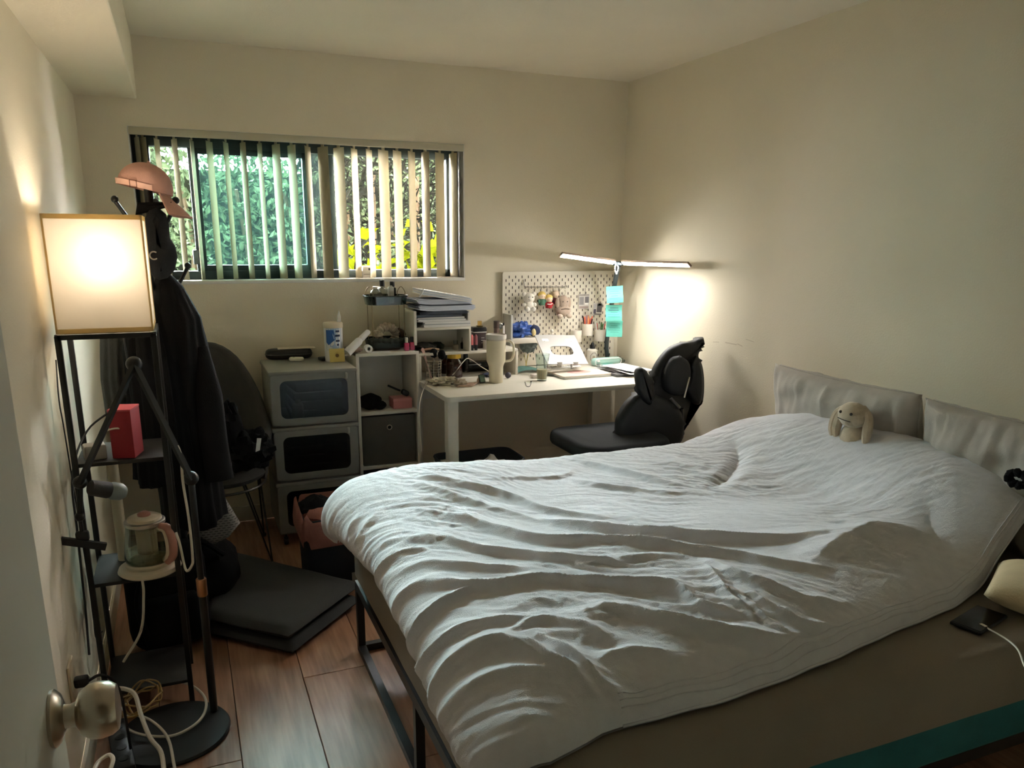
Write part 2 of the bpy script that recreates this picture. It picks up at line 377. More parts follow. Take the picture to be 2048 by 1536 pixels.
s2 = MB(); s2.span(0.775, 0.80, 4.335, 4.35, 1.33, 1.917, 0.002); s2.build('screen_rail', ALU, win)
MB().span(-0.09, 0.09, 4.325, 4.329, 1.32, 1.92).build('pane', glassy('window_glass', (238, 246, 244), 0.1), win, smooth=False)
MB().span(0.13, 0.64, 4.313, 4.317, 1.35, 1.895).build('pane', glassy('tinted_hazy_glass', (196, 224, 222), 0.1, 0.05, 0.0035, (150, 205, 205)), win, smooth=False)  # tinted pane with a thin translucent haze mixed in
MB().span(0.674, 0.78, 4.340, 4.343, 1.33, 1.917).build('pane', glassy('insect_screen', (205, 218, 216), 0.05, 0.3, 0.003, (170, 205, 210)), win, smooth=False)
# ------------------------------------------------------------------ vertical blind
blind = thing('vertical_blind', 'off-white vertical blind hanging in the window, slats turned open', 'blind', (0.66, 4.22, WZ0))
SLAT = translucent('blind_vinyl', (168, 160, 136), 0.08)
hr = MB(); hr.span(-0.162, 1.482, 4.196, 4.212, 1.953, 1.988, 0.003); hr.span(-0.155, 1.478, 4.212, 4.27, 1.968, 1.986, 0.003)
hr.build('head_rail', mat('rail_beige', (196, 190, 168), 0.5), blind)
SL = [(-0.144, 104), (-0.106, 109), (-0.046, 76), (0.03, 106), (0.109, 79), (0.187, 68), (0.263, 72), (0.342, 103), (0.422, 98), (0.5, 109), (0.576, 108), (0.656, 63), (0.732, 116), (0.813, 116), (0.893, 57), (0.971, 57), (1.047, 40), (1.122, 46), (1.201, 50), (1.277, 101), (1.358, 40), (1.434, 100)]
for cx, th in SL:
    a = math.radians(th); d = np.array([math.cos(a), math.sin(a), 0]); nn = np.array([-d[1], d[0], 0]); G = []
    cx = max(cx, WX0+0.035)
    for z in (1.287, 1.6, 1.945):
        row = [np.array([cx, 4.245, z]) + d*(0.089*t) + nn*0.008*(1-(2*t)**2) for t in np.linspace(-0.5, 0.5, 7)]
        back = [p - nn*0.0012 for p in row[::-1]]; G.append(row+back)
    b = MB().grid(np.array(G), closed_u=True); b.box((cx, 4.245, 1.953), (0.02, 0.006, 0.018), rotm(rz=a))
    b.build('slat', SLAT, blind, angle=60)
# ------------------------------------------------------------------ outside
GND = mat('garden_soil', (54, 48, 38), 0.95, var=0.3, vscale=6)
struct(MB().span(-6, 9, 4.35, 14, 0.4, 0.55).build('ground', GND, smooth=False), 'bare garden soil outside the window')
def leaf_mass(n, fx, w, l, seed):
    R = np.random.RandomState(seed); c = fx(R, n); nrm = R.normal(size=(n, 3)); nrm[:, 2] += 0.35; nrm /= np.linalg.norm(nrm, axis=1)[:, None]
    a = R.normal(size=(n, 3)); u = np.cross(nrm, a); u /= np.linalg.norm(u, axis=1)[:, None]; v = np.cross(nrm, u); s = (0.7+0.6*R.rand(n))[:, None]
    tip = c + u*l*s; base = c - u*l*s*0.6; sd1 = c + v*w*s + nrm*w*0.5*s; sd2 = c - v*w*s + nrm*w*0.5*s
    V = np.stack([base, sd1, tip, sd2], 1).reshape(-1, 3); F = [(4*i, 4*i+1, 4*i+2) for i in range(n)] + [(4*i, 4*i+2, 4*i+3) for i in range(n)]
    return V, F
def hedge_pts(R, n):
    x = R.uniform(-2.2, 5.6, n); y = 7.1 + 0.8*R.rand(n)**1.3; top = 2.27 + 0.16*np.sin(x*2.0+0.8) + 0.1*np.sin(x*5.1) + np.where(x > 1.15, 0.62, 0) + np.where(x < -0.1, 0.45, 0) + np.where((x > 0.9) & (x < 1.15), 0.2, 0)
    z = 0.55 + (top-0.55)*R.rand(n)**0.8; return np.stack([x, y + 0.08*np.sin(z*7+x*5), z], 1)
hg = thing('hedge', 'tall leafy green hedge outside behind the window glass', 'hedge', (1.6, 7.6, 0.55))
hm = MB(); V, F = leaf_mass(21000, hedge_pts, 0.019, 0.05, 3); hm.v = [tuple(p) for p in V]; hm.f = F
o = hm.build('foliage', translucent('hedge_leaf', (72, 86, 66), 0.12, 0.5, 9), hg, smooth=False); o['kind'] = 'stuff'
bc = MB()
for k in range(14):
    x = -1.8 + k*0.47; bc.tube(smooth_path([(x, 7.7, 0.55), (x+0.05, 7.65, 1.2), (x-0.1+0.2*rnd.random(), 7.55, 1.9)], 4), [0.03]*5 + [0.02]*4, 6)
bc.build('stem', mat('bark', (96, 84, 68), 0.9), hg)
bc = MB(); bc.span(-2.3, -0.1, 7.9, 8.2, 0.55, 2.6); bc.span(-0.1, 1.2, 7.9, 8.2, 0.55, 2.08); bc.span(1.2, 5.7, 7.9, 8.2, 0.55, 2.7); bc.build('shade_backing', mat('hedge_shade', (28, 34, 24), 0.95, var=0.5, vscale=14), hg, smooth=False)  # solid backing blocks, the shade inside the hedge put into their dark colour
br = MB(); pts = [(-0.6, 7.5, 2.2), (0.0, 7.45, 2.36), (0.5, 7.4, 2.37), (1.2, 7.4, 2.48)]; br.tube(smooth_path(pts, 5), 0.015, 6); br.tube(smooth_path([(0.1, 7.43, 2.36), (0.45, 7.4, 2.47), (0.8, 7.4, 2.46)], 5), 0.009, 6)
br.build('branch', MATS['bark'], hg)
def spiky_pts(R, n):
    x = R.uniform(0.75, 2.4, n); return np.stack([x, 5.15+0.3*R.rand(n), 0.7+1.5*R.rand(n)], 1)
sh = thing('spiky_shrub', 'grey-green narrow-leaved shrub outside the open half of the window', 'shrub', (1.5, 5.3, 0.55))
hm = MB(); V, F = leaf_mass(2600, spiky_pts, 0.011, 0.085, 5); hm.v = [tuple(p) for p in V]; hm.f = F
o = hm.build('foliage', translucent('narrow_leaf', (33, 35, 31), 0.12, 0.45, 7), sh, smooth=False); o['kind'] = 'stuff'
bc = MB()
for k in range(5): bc.tube([(0.9+k*0.32, 5.35, 0.55), (0.95+k*0.3, 5.35, 1.9)], 0.014, 6)
bc.build('stem', MATS['bark'], sh)
def lime_pts(R, n):
    k = R.randint(0, 4, n); cx = np.array([1.0, 1.22, 1.45, 1.62])[k]; cz = np.array([1.28, 1.18, 1.30, 1.2])[k]
    return np.stack([cx+0.13*R.normal(size=n), 4.85+0.07*R.normal(size=n), cz+0.14*R.normal(size=n)], 1)
lp = thing('lime_plant', 'bright lime-green broad-leaved plant just outside the window', 'plant', (1.3, 4.85, 0.55))
hm = MB(); V, F = leaf_mass(190, lime_pts, 0.03, 0.075, 8); hm.v = [tuple(p) for p in V]; hm.f = F
o = hm.build('foliage', translucent('lime_leaf', (84, 94, 14), 0.2, 0.3, 9), lp, smooth=False); o['kind'] = 'stuff'
bc = MB()
for cx in (1.0, 1.22, 1.45, 1.62): bc.tube([(cx, 4.85, 0.55), (cx+0.02, 4.85, 1.3)], 0.008, 6)
bc.build('stem', mat('green_stem', (120, 130, 60), 0.8), lp)
# added, unseen: upper wall, balcony slab and tree crown put in to shade the hedge
STUC = mat('shade_wall_stucco', (150, 140, 122), 0.9, var=0.05, bump=0.3, bscale=60)
up_ = MB(); up_.span(-5, 8, YF+0.02, YF+0.14, ZC+0.12, 9.0); up_.span(-5, XL-0.1, YF+0.02, YF+0.14, 0.4, ZC+0.12); up_.span(XR+0.1, 8, YF+0.02, YF+0.14, 0.4, ZC+0.12)
struct(up_.build('added_shade_wall', STUC, smooth=False), 'added unseen stucco outer wall above the window, shading the hedge')
struct(MB().span(-5, 8, YF+0.14, 5.55, 2.72, 2.9).build('added_shade_slab_trim_2', STUC, smooth=False), 'added unseen concrete slab above the window, shading the hedge')
def shade_crown_pts(R, n):
    return np.stack([R.uniform(-5, 9, n), 6.0+2.6*R.rand(n), 4.0+1.6*R.rand(n)], 1)
tr2 = thing('added_shade_tree', 'added unseen tree whose dark crown shades the hedge outside', 'tree', (3.9, 7.2, 0.55))
hm = MB(); V, F = leaf_mass(5200, shade_crown_pts, 0.10, 0.2, 12); hm.v = [tuple(p) for p in V]; hm.f = F
o = hm.build('crown', translucent('shade_tree_leaf', (52, 64, 40), 0.2, 0.4, 3), tr2, smooth=False); o['kind'] = 'stuff'
MB().tube(smooth_path([(3.9, 7.3, 0.55), (3.85, 7.25, 2.2), (3.6, 7.2, 4.4)], 6), [0.13]*7+[0.09]*6, 10).build('trunk', MATS['bark'], tr2)
# door with knob, standing open along the left wall
door = sthing('door_1', 'plain white door standing open at the edge of the view', (-0.2, 0.6, 0.01))
DOORM = mat('door_paint', (205, 198, 182), 0.5, bump=0.1, bscale=90)
MB().span(-0.222, -0.187, 0.19, 1.004, 0.01, 2.03, 0.002).build('door_leaf', DOORM, door, angle=30)
kb = MB(); ky, kz = 0.945, 0.945
Rk = rotm(ry=math.pi/2)
kb.lathe([(0.033, 0.0), (0.034, 0.004), (0.028, 0.010), (0.016, 0.014)], (-0.187, ky, kz), 28, Rk)
kb.build('rosette', CHROME, door)
kb = MB(); kb.lathe([(0.0150, 0.010), (0.0135, 0.020), (0.015, 0.026), (0.026, 0.031), (0.0325, 0.041), (0.034, 0.052), (0.032, 0.063), (0.027, 0.0705), (0.014, 0.073), (0.0, 0.073)], (-0.187, ky, kz), 28, Rk)
kb.build('knob', CHROME, door)
kb = MB(); kb.span(-0.2215, -0.1875, 1.0035, 1.0052, kz-0.03, kz+0.03); kb.build('latch_plate', CHROME, door)
# ================================================================== bed
BX0, BX1, BY0, BY1 = 0.50, 2.475, 1.06, 2.62
bed = thing('bed_frame', 'low black tubular metal bed frame under the grey mattress', 'bed frame', (1.48, 1.84, 0))
STEEL = mat('charcoal_steel', (46, 46, 46), 0.4, metal=0.3, var=0.05)
def bedpart(n, *bars):
    b = MB()
    for p, q, w, h in bars: b.bar(p, q, w, h)
    b.build(n, STEEL, bed, angle=30)
t = 0.026; zt = 0.27
for xx in (0.505, 1.45, 2.45):
    for yy in (1.12, 1.835, 2.61): bedpart('leg', ((xx, yy, 0.0), (xx, yy, zt), t, t))
bedpart('foot_rail', ((0.505, 1.12, 0.013), (0.505, 2.61, 0.013), t, t))
bedpart('foot_rail', ((2.45, 1.12, 0.013), (2.45, 2.61, 0.013), t, t))
bedpart('floor_rail', ((0.505, 2.61, 0.013), (2.45, 2.61, 0.013), t, t))
bedpart('floor_rail', ((0.505, 1.12, 0.013), (2.45, 1.12, 0.013), t, t))
bedpart('side_rail', ((0.505, 1.10, zt), (2.46, 1.10, zt), 0.03, 0.035)); bedpart('side_rail', ((0.505, 2.61, zt), (2.46, 2.61, zt), 0.03, 0.035))
bedpart('end_rail', ((0.505, 1.1, zt), (0.505, 2.61, zt), 0.03, 0.035)); bedpart('end_rail', ((2.455, 1.1, zt), (2.455, 2.61, zt), 0.03, 0.035))
for k in range(9): bedpart('slat', ((0.62+k*0.215, 1.1, zt+0.012), (0.62+k*0.215, 2.61, zt+0.012), 0.07, 0.012))
mt = thing('mattress', 'thick mattress in a dark grey-brown fitted sheet with a teal underside', 'mattress', (1.48, 1.84, 0.29))
SHEET = mat('grey_brown_sheet', (136, 126, 112), 0.9, var=0.08, vscale=4, bump=0.3, bscale=260)
m1 = MB(); m1.box(((BX0+BX1)/2, (BY0+BY1)/2, 0.373), (BX1-BX0-0.012, BY1-BY0-0.012, 0.155), None, 0.02, 3); m1.build('mattress_core', mat('teal_ticking', (38, 104, 108), 0.85, var=0.08, bump=0.3, bscale=300), mt)
# fitted sheet: a shell over top and sides
def sheet_shell():
    b = MB(); n, m = 60, 48; G = []
    dz = 0.555; hx, hy = (BX1-BX0)/2, (BY1-BY0)/2; cx, cy = (BX0+BX1)/2, (BY0+BY1)/2
    for i in range(m+1):
        row = []
        for k in range(n+1):
            u, v = 2*k/n-1, 2*i/m-1; U, V = u*(hx+(0.14 if u > 0 else 0.27)), v*(hy+0.14)
            ex, ey = max(abs(U)-(hx-0.03), 0), max(abs(V)-(hy-0.03), 0)
            x = math.copysign(min(abs(U), hx-0.03) + 0.035*min(ex/0.05, 1)**0.5 if ex else abs(U), U); y = math.copysign(min(abs(V), hy-0.03) + 0.035*min(ey/0.05, 1)**0.5 if ey else abs(V), V)
            e = max(ex, ey); z = dz - (0.03*min(e/0.05, 1)**2 + max(e-0.05, 0)*0.9)
            z += 0.004*mnoise.noise(Vector((x*5, y*5, 1)))
            row.append((cx+x, cy+y, z))
        G.append(row)
    return b.grid(np.array(G))
sheet_shell().build('fitted_sheet', SHEET, mt, angle=80)

# ------------------------------------------------------------------ duvet
FOLDS = [ # (points in plan, height, width toward the window side, width toward the near side)
 ([(0.71,2.46),(0.82,2.38),(0.93,2.26),(1.02,2.10),(1.14,1.97)], .026, .075, .030),
 ([(0.97,2.00),(1.07,1.90),(1.25,1.75),(1.42,1.66),(1.63,1.57)], .036, .085, .032),
 ([(0.65,2.44),(0.76,2.29),(0.83,2.16),(0.95,2.01)], .018, .055, .028),
 ([(0.64,2.20),(0.72,2.10),(0.81,1.97),(0.90,1.84),(1.01,1.79),(1.19,1.66),(1.30,1.56),(1.39,1.47),(1.47,1.43)], .034, .080, .030),
 ([(0.51,2.09),(0.60,1.99),(0.67,1.89),(0.77,1.80),(0.86,1.72),(0.96,1.66),(1.15,1.60)], .026, .065, .028),
 ([(0.51,1.86),(0.59,1.80),(0.67,1.75),(0.75,1.70)], .020, .045, .025),
 ([(0.45,1.78),(0.51,1.76),(0.55,1.71),(0.61,1.65),(0.71,1.62),(0.77,1.61),(0.92,1.53),(1.04,1.45),(1.06,1.36),(1.10,1.31)], .032, .065, .022),
 ([(0.35,1.55),(0.42,1.59),(0.48,1.60),(0.56,1.64),(0.61,1.65)], .030, .060, .020),
 ([(0.38,1.49),(0.43,1.52),(0.49,1.48),(0.57,1.48),(0.69,1.45)], .022, .050, .025),
 ([(0.41,1.38),(0.49,1.39),(0.57,1.38),(0.62,1.30),(0.67,1.24)], .028, .070, .035),
 ([(1.36,2.52),(1.44,2.38),(1.53,2.17)], .020, .060, .025), ([(1.24,2.34),(1.34,2.22),(1.48,2.10)], .018, .050, .025), ([(0.93,2.42),(1.20,2.40),(1.28,2.44)], .008, .050, .02),
 ([(0.36,1.92),(0.44,2.17),(0.52,2.29)], .022, .035, .025), ([(0.37,1.78),(0.45,1.98),(0.56,1.94)], .022, .035, .025), ([(0.36,2.04),(0.42,2.23),(0.49,2.34)], .02, .035, .025), ([(0.36,1.65),(0.42,1.79),(0.45,1.79)], .02, .03, .022),
 ([(1.47,1.45),(1.62,1.50),(1.77,1.54),(1.87,1.50),(1.95,1.46)], .022, .100, .060),
 ([(1.23,1.54),(1.24,1.46),(1.29,1.38),(1.36,1.30),(1.46,1.27)], .024, .045, .030),
 ([(1.17,1.44),(1.18,1.29),(1.20,1.22),(1.23,1.18)], .022, .035, .025), ([(0.87,1.41),(1.01,1.28),(1.15,1.21),(1.33,1.17)], .036, .070, .035),
 ([(1.21,1.40),(1.25,1.27),(1.30,1.23),(1.38,1.20)], .022, .035, .025), ([(1.20,1.52),(1.15,1.36),(1.16,1.28)], .018, .035, .025),
 ([(0.53,1.41),(0.61,1.35),(0.65,1.27),(0.68,1.22),(0.69,1.17)], .030, .055, .035), ([(0.65,1.39),(0.69,1.31),(0.71,1.23),(0.75,1.16)], .026, .045, .03),
 ([(0.77,1.43),(0.86,1.41),(0.93,1.35),(1.03,1.29)], .026, .055, .035), ([(0.58,1.41),(0.65,1.44),(0.72,1.43),(0.77,1.37),(0.79,1.33)], .018, .035, .022),
 ([(0.74,1.27),(0.80,1.27),(0.91,1.22)], .020, .045, .03), ([(0.44,1.33),(0.54,1.29),(0.66,1.24)], .018, .05, .03),
 ([(2.02,2.45),(1.96,2.33),(1.81,2.20),(1.69,2.12)], -.028, .06, .055), ([(2.08,1.62),(2.0,1.52),(1.92,1.42),(1.83,1.30)], -.012, .07, .07),
]
LOFT, ZB = 0.085, 0.562
NU, NV = 420, 330
def interp(pts, t): return np.interp(t, [p[0] for p in pts], [p[1] for p in pts])
A0, A1 = 0.30, 2.36
near = [(0.28, 1.19), (0.40, 1.13), (0.55, 1.10), (0.68, 1.135), (0.94, 1.14), (1.37, 1.19), (1.80, 1.27), (2.28, 1.40), (2.5, 1.46)]
far = [(0.28, 2.62), (0.6, 2.78), (1.2, 2.84), (2.0, 2.80), (2.5, 2.74)]
head = [(1.0, 2.36), (1.3, 2.38), (1.45, 2.38), (1.75, 2.38), (2.05, 2.38), (2.3, 2.42), (2.6, 2.46), (3.0, 2.46)]
uu, vv = np.meshgrid(np.linspace(0, 1, NU), np.linspace(0, 1, NV))
foot = interp([(0.0, 0.40), (0.3, 0.44), (0.6, 0.45), (0.85, 0.42), (1.0, 0.38)], vv)
aa = foot + (2.3-foot)*uu
for _ in range(3):
    bb = interp(near, aa) + (interp(far, aa)-interp(near, aa))*vv; aa = foot + (interp(head, bb)-foot)*uu
# hem ripple
bb += 0.005*np.sin(aa*9+1)*(1-vv)**6 + 0.0015*np.sin(aa*37)*(1-vv)**8
def n3(x, y, z=0.0):
    out = np.empty(x.shape); f = out.ravel(); X = x.ravel(); Y = y.ravel()
    for i in range(f.size): f[i] = mnoise.noise((X[i], Y[i], z))
    return out
dl, dr, dn, df = (aa-foot), (interp(head, bb)-aa), (bb-interp(near, aa)), (interp(far, aa)-bb)
def rim(d, w): return np.sqrt(np.clip(1-(1-np.clip(d/w, 0, 1))**2, 0, 1))
H = LOFT*rim(dn, 0.30)*rim(df, 0.16)*rim(dr, 0.10)*rim(dl, 0.22)
H += 0.022*rim(dn, 0.05)*rim(df, 0.05)*rim(dr, 0.05)*rim(dl, 0.05)
env = np.clip(np.minimum.reduce([dl/0.03+0.25, dr/0.05, dn/0.04, df/0.04]), 0, 1)
big = n3(aa*2.1+3, bb*2.1, 1.0)*0.014 + n3(aa*4.6, bb*4.6+7, 2.0)*0.007
# lump by the head on the window side, and a smaller swell near the middle
H += 0.03*np.exp(-(((aa-2.15)/0.26)**2 + ((bb-2.50)/0.24)**2)) + 0.012*np.exp(-(((aa-1.95)/0.22)**2 + ((bb-1.62)/0.18)**2)) + 0.028*np.exp(-(((aa-0.75)/0.4)**2 + ((bb-2.55)/0.2)**2))
H += 0.025*np.exp(-(((aa-1.75)/0.25)**2 + ((bb-1.50)/0.12)**2)) - 0.02*np.exp(-(((aa-1.75)/0.3)**2 + ((bb-2.0)/0.2)**2))
fold = np.zeros_like(aa)
wa = aa + 0.018*n3(aa*5, bb*5, 5.0) + 0.006*n3(aa*17, bb*17, 6.0); wb = bb + 0.018*n3(aa*5, bb*5, 8.0) + 0.006*n3(aa*17, bb*17, 9.0)
for pts, h, wf_, wn_ in FOLDS:
    P = np.array([q[:2] for q in smooth_path([(*p, 0) for p in pts], 4)]); best = np.full(aa.shape, 9.0); sg = np.zeros_like(aa); tt = np.zeros_like(aa); m = len(P)-1
    for i in range(m):
        p, q = P[i], P[i+1]; d = q-p; L2 = d@d+1e-12; t = np.clip(((wa-p[0])*d[0] + (wb-p[1])*d[1])/L2, 0, 1)
        ex, ey = wa-p[0]-t*d[0], wb-p[1]-t*d[1]; ds = np.hypot(ex, ey); k = ds < best; best = np.where(k, ds, best)
        s_ = ex*(-d[1]) + ey*d[0]; sg = np.where(k, np.sign(s_)*(1 if d[0] >= 0 else -1), sg); tt = np.where(k, (i+t)/m, tt)
    w = np.where(sg > 0, wf_, wn_); q = np.clip(1-best/w, 0, 1); fall = np.sqrt(np.clip(np.sin(np.pi*np.clip(tt*0.94+0.03, 0, 1)), 0, 1))
    prof = np.where(sg > 0, q**1.8, q**1.5); c_ = 0.85*h*prof*fall
    fold = np.where(h > 0, np.maximum(fold, c_) + 0.25*np.minimum(fold, c_), fold + c_)
# fine creases running with the main folds
ca, sa = math.cos(-0.62), math.sin(-0.62); ra, rb = aa*ca+bb*sa, -aa*sa+bb*ca
wv = n3(ra*3.2+2, rb*3.2, 3.0)*0.35
fine = 0.0065*(1-np.abs(n3(ra*5+wv*2, rb*19+wv*6, 4.0))*2.2) + 0.004*(1-np.abs(n3(ra*11+wv, rb*40+wv*9, 5.0))*2.2) + 0.0022*(1-np.abs(n3(ra*40, rb*70, 6.0))*2)
calm = np.clip(0.35 + 1.1*n3(aa*2.4+9, bb*2.4, 11.0) + 0.35, 0.15, 1.0)
hang = np.clip((0.5-aa)/0.15, 0, 1)
fine *= calm*(0.55+0.45*np.clip(n3(aa*3.3, bb*3.3, 21.0)*2+0.5, 0, 1)); drape_f = 0.022*n3(bb*15 + aa*3, aa*4, 3.0)*hang + 0.008*(1-2*np.abs(n3(bb*34+aa*9, aa*5, 13.0)))*hang
T = np.maximum(H + (big + fold + fine - 0.006)*env + drape_f*env, 0.010) ; T = np.where((uu <= 0)|(uu >= 1)|(vv <= 0)|(vv >= 1), 0.006, T)
# base surface: mattress top, rolling over the foot edge and the window-side edge
def roll(c, edge, R, sgn):
    """unrolled coordinate -> (position, drop, tilt)"""
    o = np.clip((edge-c)*sgn, 0, None); th = np.clip(o/R, 0, math.pi/2*0.93); ex = np.clip(o-R*math.pi/2*0.93, 0, None)
    return np.where(o > 0, edge-sgn*(R*np.sin(th)+ex*np.cos(th)), c), R*(1-np.cos(th))+ex*np.sin(th), th
bx, dzx, thx = roll(aa, 0.54, 0.09, 1); by, dzy, thy = roll(bb, 2.58, 0.10, -1)
nx = -np.sin(thx); ny = np.sin(thy)*np.cos(thx); nz = np.cos(thx)*np.cos(thy)
sst = lambda t: np.clip(t, 0, 1)**2*(3-2*np.clip(t, 0, 1))
bz = ZB - np.maximum(dzx, 0) - dzy + interp([(1.0, 0.08), (1.3, 0.14), (1.6, 0.165), (2.0, 0.185), (2.3, 0.16), (2.5, 0.105), (2.65, 0.05), (2.8, 0.0)], bb)*sst((aa-1.92)/0.36)
top = np.stack([bx+nx*T, by+ny*T, bz+nz*T], -1); bot = np.stack([bx, by, bz], -1) - 0.0*top
dv = MB(); nV, nU = NV, NU
V = np.concatenate([top.reshape(-1, 3), bot[::4, ::4].reshape(-1, 3)]); dv.v = [tuple(p) for p in V]
dv.f = [(i*nU+k, i*nU+k+1, (i+1)*nU+k+1, (i+1)*nU+k) for i in range(nV-1) for k in range(nU-1)]
b0 = nV*nU; br_, bc_ = bot[::4, ::4].shape[:2]
dv.f += [(b0+i*bc_+k, b0+(i+1)*bc_+k, b0+(i+1)*bc_+k+1, b0+i*bc_+k+1) for i in range(br_-1) for k in range(bc_-1)]
def duvet_mat():
    m = mat('washed_grey_cotton', (214, 213, 218), 0.85, var=0.04, vscale=30, bump=0.35, bscale=420, sheen=0.1)
    nt = m.node_tree; p = nt.nodes['Principled BSDF']; b1 = p.inputs['Normal'].links[0].from_node
    tc = nt.nodes.new('ShaderNodeTexCoord'); mp = nt.nodes.new('ShaderNodeMapping'); mp.inputs['Rotation'].default_value = (0, 0, 0.62); mp.inputs['Scale'].default_value = (0.45, 1.0, 0.7)
    nz = nt.nodes.new('ShaderNodeTexNoise'); nz.inputs['Scale'].default_value = 38; nz.inputs['Detail'].default_value = 6; nz.inputs['Roughness'].default_value = 0.62; nz.inputs['Distortion'].default_value = 0.6
    b2 = nt.nodes.new('ShaderNodeBump'); b2.inputs['Strength'].default_value = 0.55; b2.inputs['Distance'].default_value = 0.006
    nt.links.new(tc.outputs['Object'], mp.inputs[0]); nt.links.new(mp.outputs[0], nz.inputs[0]); nt.links.new(nz.outputs[0], b2.inputs['Height']); nt.links.new(b2.outputs[0], b1.inputs['Normal'])
    return m
duvet = thing('duvet', 'rumpled light grey cotton duvet spread over the bed', 'duvet', (1.4, 1.9, ZB))
dv.build('duvet_cover', duvet_mat(), duvet, angle=180)
hemp = [top[0, k] for k in range(0, NU, 6)]
for j, r_ in ((0, 0.0035), (2, 0.0016), (4, 0.0016), (6, 0.0016)):
    off = j
    hb = MB(); hb.tube([top[j, k] + np.array([0, -0.0003, 0.0006]) for k in range(70, NU-6, 3)], r_, 5); hb.build('hem_cord' if off == 0 else 'stitch_line', MATS['washed_grey_cotton'], duvet, angle=180)

# ------------------------------------------------------------------ pillows, toys on the bed
PIL = mat('grey_pillowcase', (182, 174, 164), 0.88, var=0.06, vscale=20, bump=0.35, bscale=350)
def pillow(label, cy, w, cz, tilt, seed, yaw=0.0, x=2.335):
    R = rotm(rz=yaw) @ rotm(ry=tilt) @ np.array([[0, 0, -1], [-1, 0, 0], [0, 1.0, 0]])
    t_ = thing('pillow', label, 'pillow', (x, cy, 0.56), 'grey pillows leaning on the wall')
    MB().cushion((x, cy, cz), w, 0.46, 0.20, R, 56, 0.030, seed).build('pillowcase', PIL, t_, angle=180, weld=True)
    # seam piping round the rim
    pts = []
    for k in range(60):
        a = 2*math.pi*k/60; u = max(-1, min(1, 1.35*math.cos(a))); v = max(-1, min(1, 1.35*math.sin(a)))
        pts.append(np.array((x, cy, cz)) + R @ np.array((w/2*u*(1-0.06*(1-v*v)), 0.23*v*(1-0.06*(1-u*u)), 0)))
    MB().tube(pts, 0.0035, 5, True).build('piping', PIL, t_)
pillow('grey pillow leaning on the wall behind the plush rabbit', 2.225, 0.73, 0.765, -0.20, 3, 0.0, 2.365)
pillow('grey pillow leaning on the wall, the one nearer the camera', 1.485, 0.73, 0.755, -0.16, 8, 0.0, 2.36)
# plush rabbit
rb = thing('plush_rabbit', 'small beige plush rabbit with drooping ears tucked behind the duvet', 'plush toy', (2.19, 2.03, 0.66))
BEIGE = mat('beige_plush', (196, 178, 152), 0.95, var=0.12, vscale=40, bump=0.6, bscale=260, sheen=0.4)
hx = at(1706, 830, X=2.19); hx_ = np.array(hx)
MB().ball(hx_, (0.045, 0.056, 0.047), 20, 14, None, 0.06, 2).build('head', BEIGE, rb)
MB().ball(hx_ + [0.0, -0.03, -0.012], (0.034, 0.03, 0.026), 14, 10).build('muzzle', BEIGE, rb)
MB().ball(hx_ + [0.02, 0.0, -0.10], (0.05, 0.055, 0.075), 16, 12, None, 0.05, 4).build('body', BEIGE, rb)
for s_, dd in ((1, 0.05), (1, 0.032)):
    MB().tube(smooth_path([hx_ + [0.0, 0.025, 0.03], hx_ + [-0.01, dd+0.012, -0.005], hx_ + [-0.015, dd+0.022, -0.06], hx_ + [-0.012, dd+0.018, -0.105]], 5), [0.010, 0.012, 0.013, 0.014, 0.015, 0.016, 0.017, 0.017, 0.017, 0.017, 0.016, 0.015, 0.013, 0.011, 0.008, 0.004], 8).build('ear', BEIGE, rb)
MB().tube(smooth_path([hx_ + [0.01, -0.03, 0.035], hx_ + [0.01, -0.06, 0.0], hx_ + [0.0, -0.07, -0.06], hx_ + [0.0, -0.068, -0.11]], 5), [0.010, 0.012, 0.013, 0.014, 0.015, 0.016, 0.017, 0.017, 0.017, 0.017, 0.016, 0.015, 0.013, 0.011, 0.008, 0.004], 8).build('ear', BEIGE, rb)
DK = mat('dark_thread', (52, 42, 36), 0.8)
for dy in (0.018, -0.030): MB().ball(hx_ + [-0.042, dy, 0.012], 0.0055, 8, 6).build('eye', DK, rb)
MB().tube(smooth_path([hx_ + [-0.040, 0.03, -0.012], hx_ + [-0.0455, 0.0, -0.014], hx_ + [-0.041, -0.03, -0.016]], 5), 0.0016, 5).build('mouth_stitch', DK, rb)
# dark thing on the pillow, beige cushion, phone and cable
p = at(2036, 958, X=2.20)
pk = thing('black_scrunchie', 'black fabric scrunchie lying against the nearest pillow', 'scrunchie', p)
MB().tube([p + np.array([0.004*math.sin(7*a), 0.028*math.cos(a), 0.018*math.sin(a)+0.004*math.cos(9*a)]) for a in np.linspace(0, 2*math.pi, 40, endpoint=False)], 0.011, 8, True).build('fabric_ring', BLACKC, pk)
p = at(2070, 1200, Z=0.60)
cu = thing('beige_cushion', 'pale beige round cushion at the bedside edge beyond the duvet hem', 'cushion', (p[0]+0.05, p[1]-0.0, 0.56))
MB().cushion((p[0]+0.05, p[1], 0.615), 0.26, 0.26, 0.12, rotm(rz=0.5), 24, 0.006, 5, 2.0, 0.02).build('cover', mat('pale_beige_knit', (206, 186, 150), 0.95, var=0.05, bump=0.4, bscale=200), cu, angle=180, weld=True)
p = at(1958, 1238, Z=0.566)
ph = thing('black_phone', 'black phone charging on the dark sheet beside the duvet hem', 'phone', (p[0], p[1], 0.559))
Rp = rotm(rz=0.25)
MB().box((p[0], p[1], 0.564), (0.155, 0.075, 0.009), Rp, 0.003).build('body', BLACKP, ph); MB().box((p[0], p[1], 0.5689), (0.148, 0.069, 0.001), Rp).build('screen', mat('dark_screen', (10, 11, 13), 0.12), ph)
e = at(1968, 1253, Z=0.567)
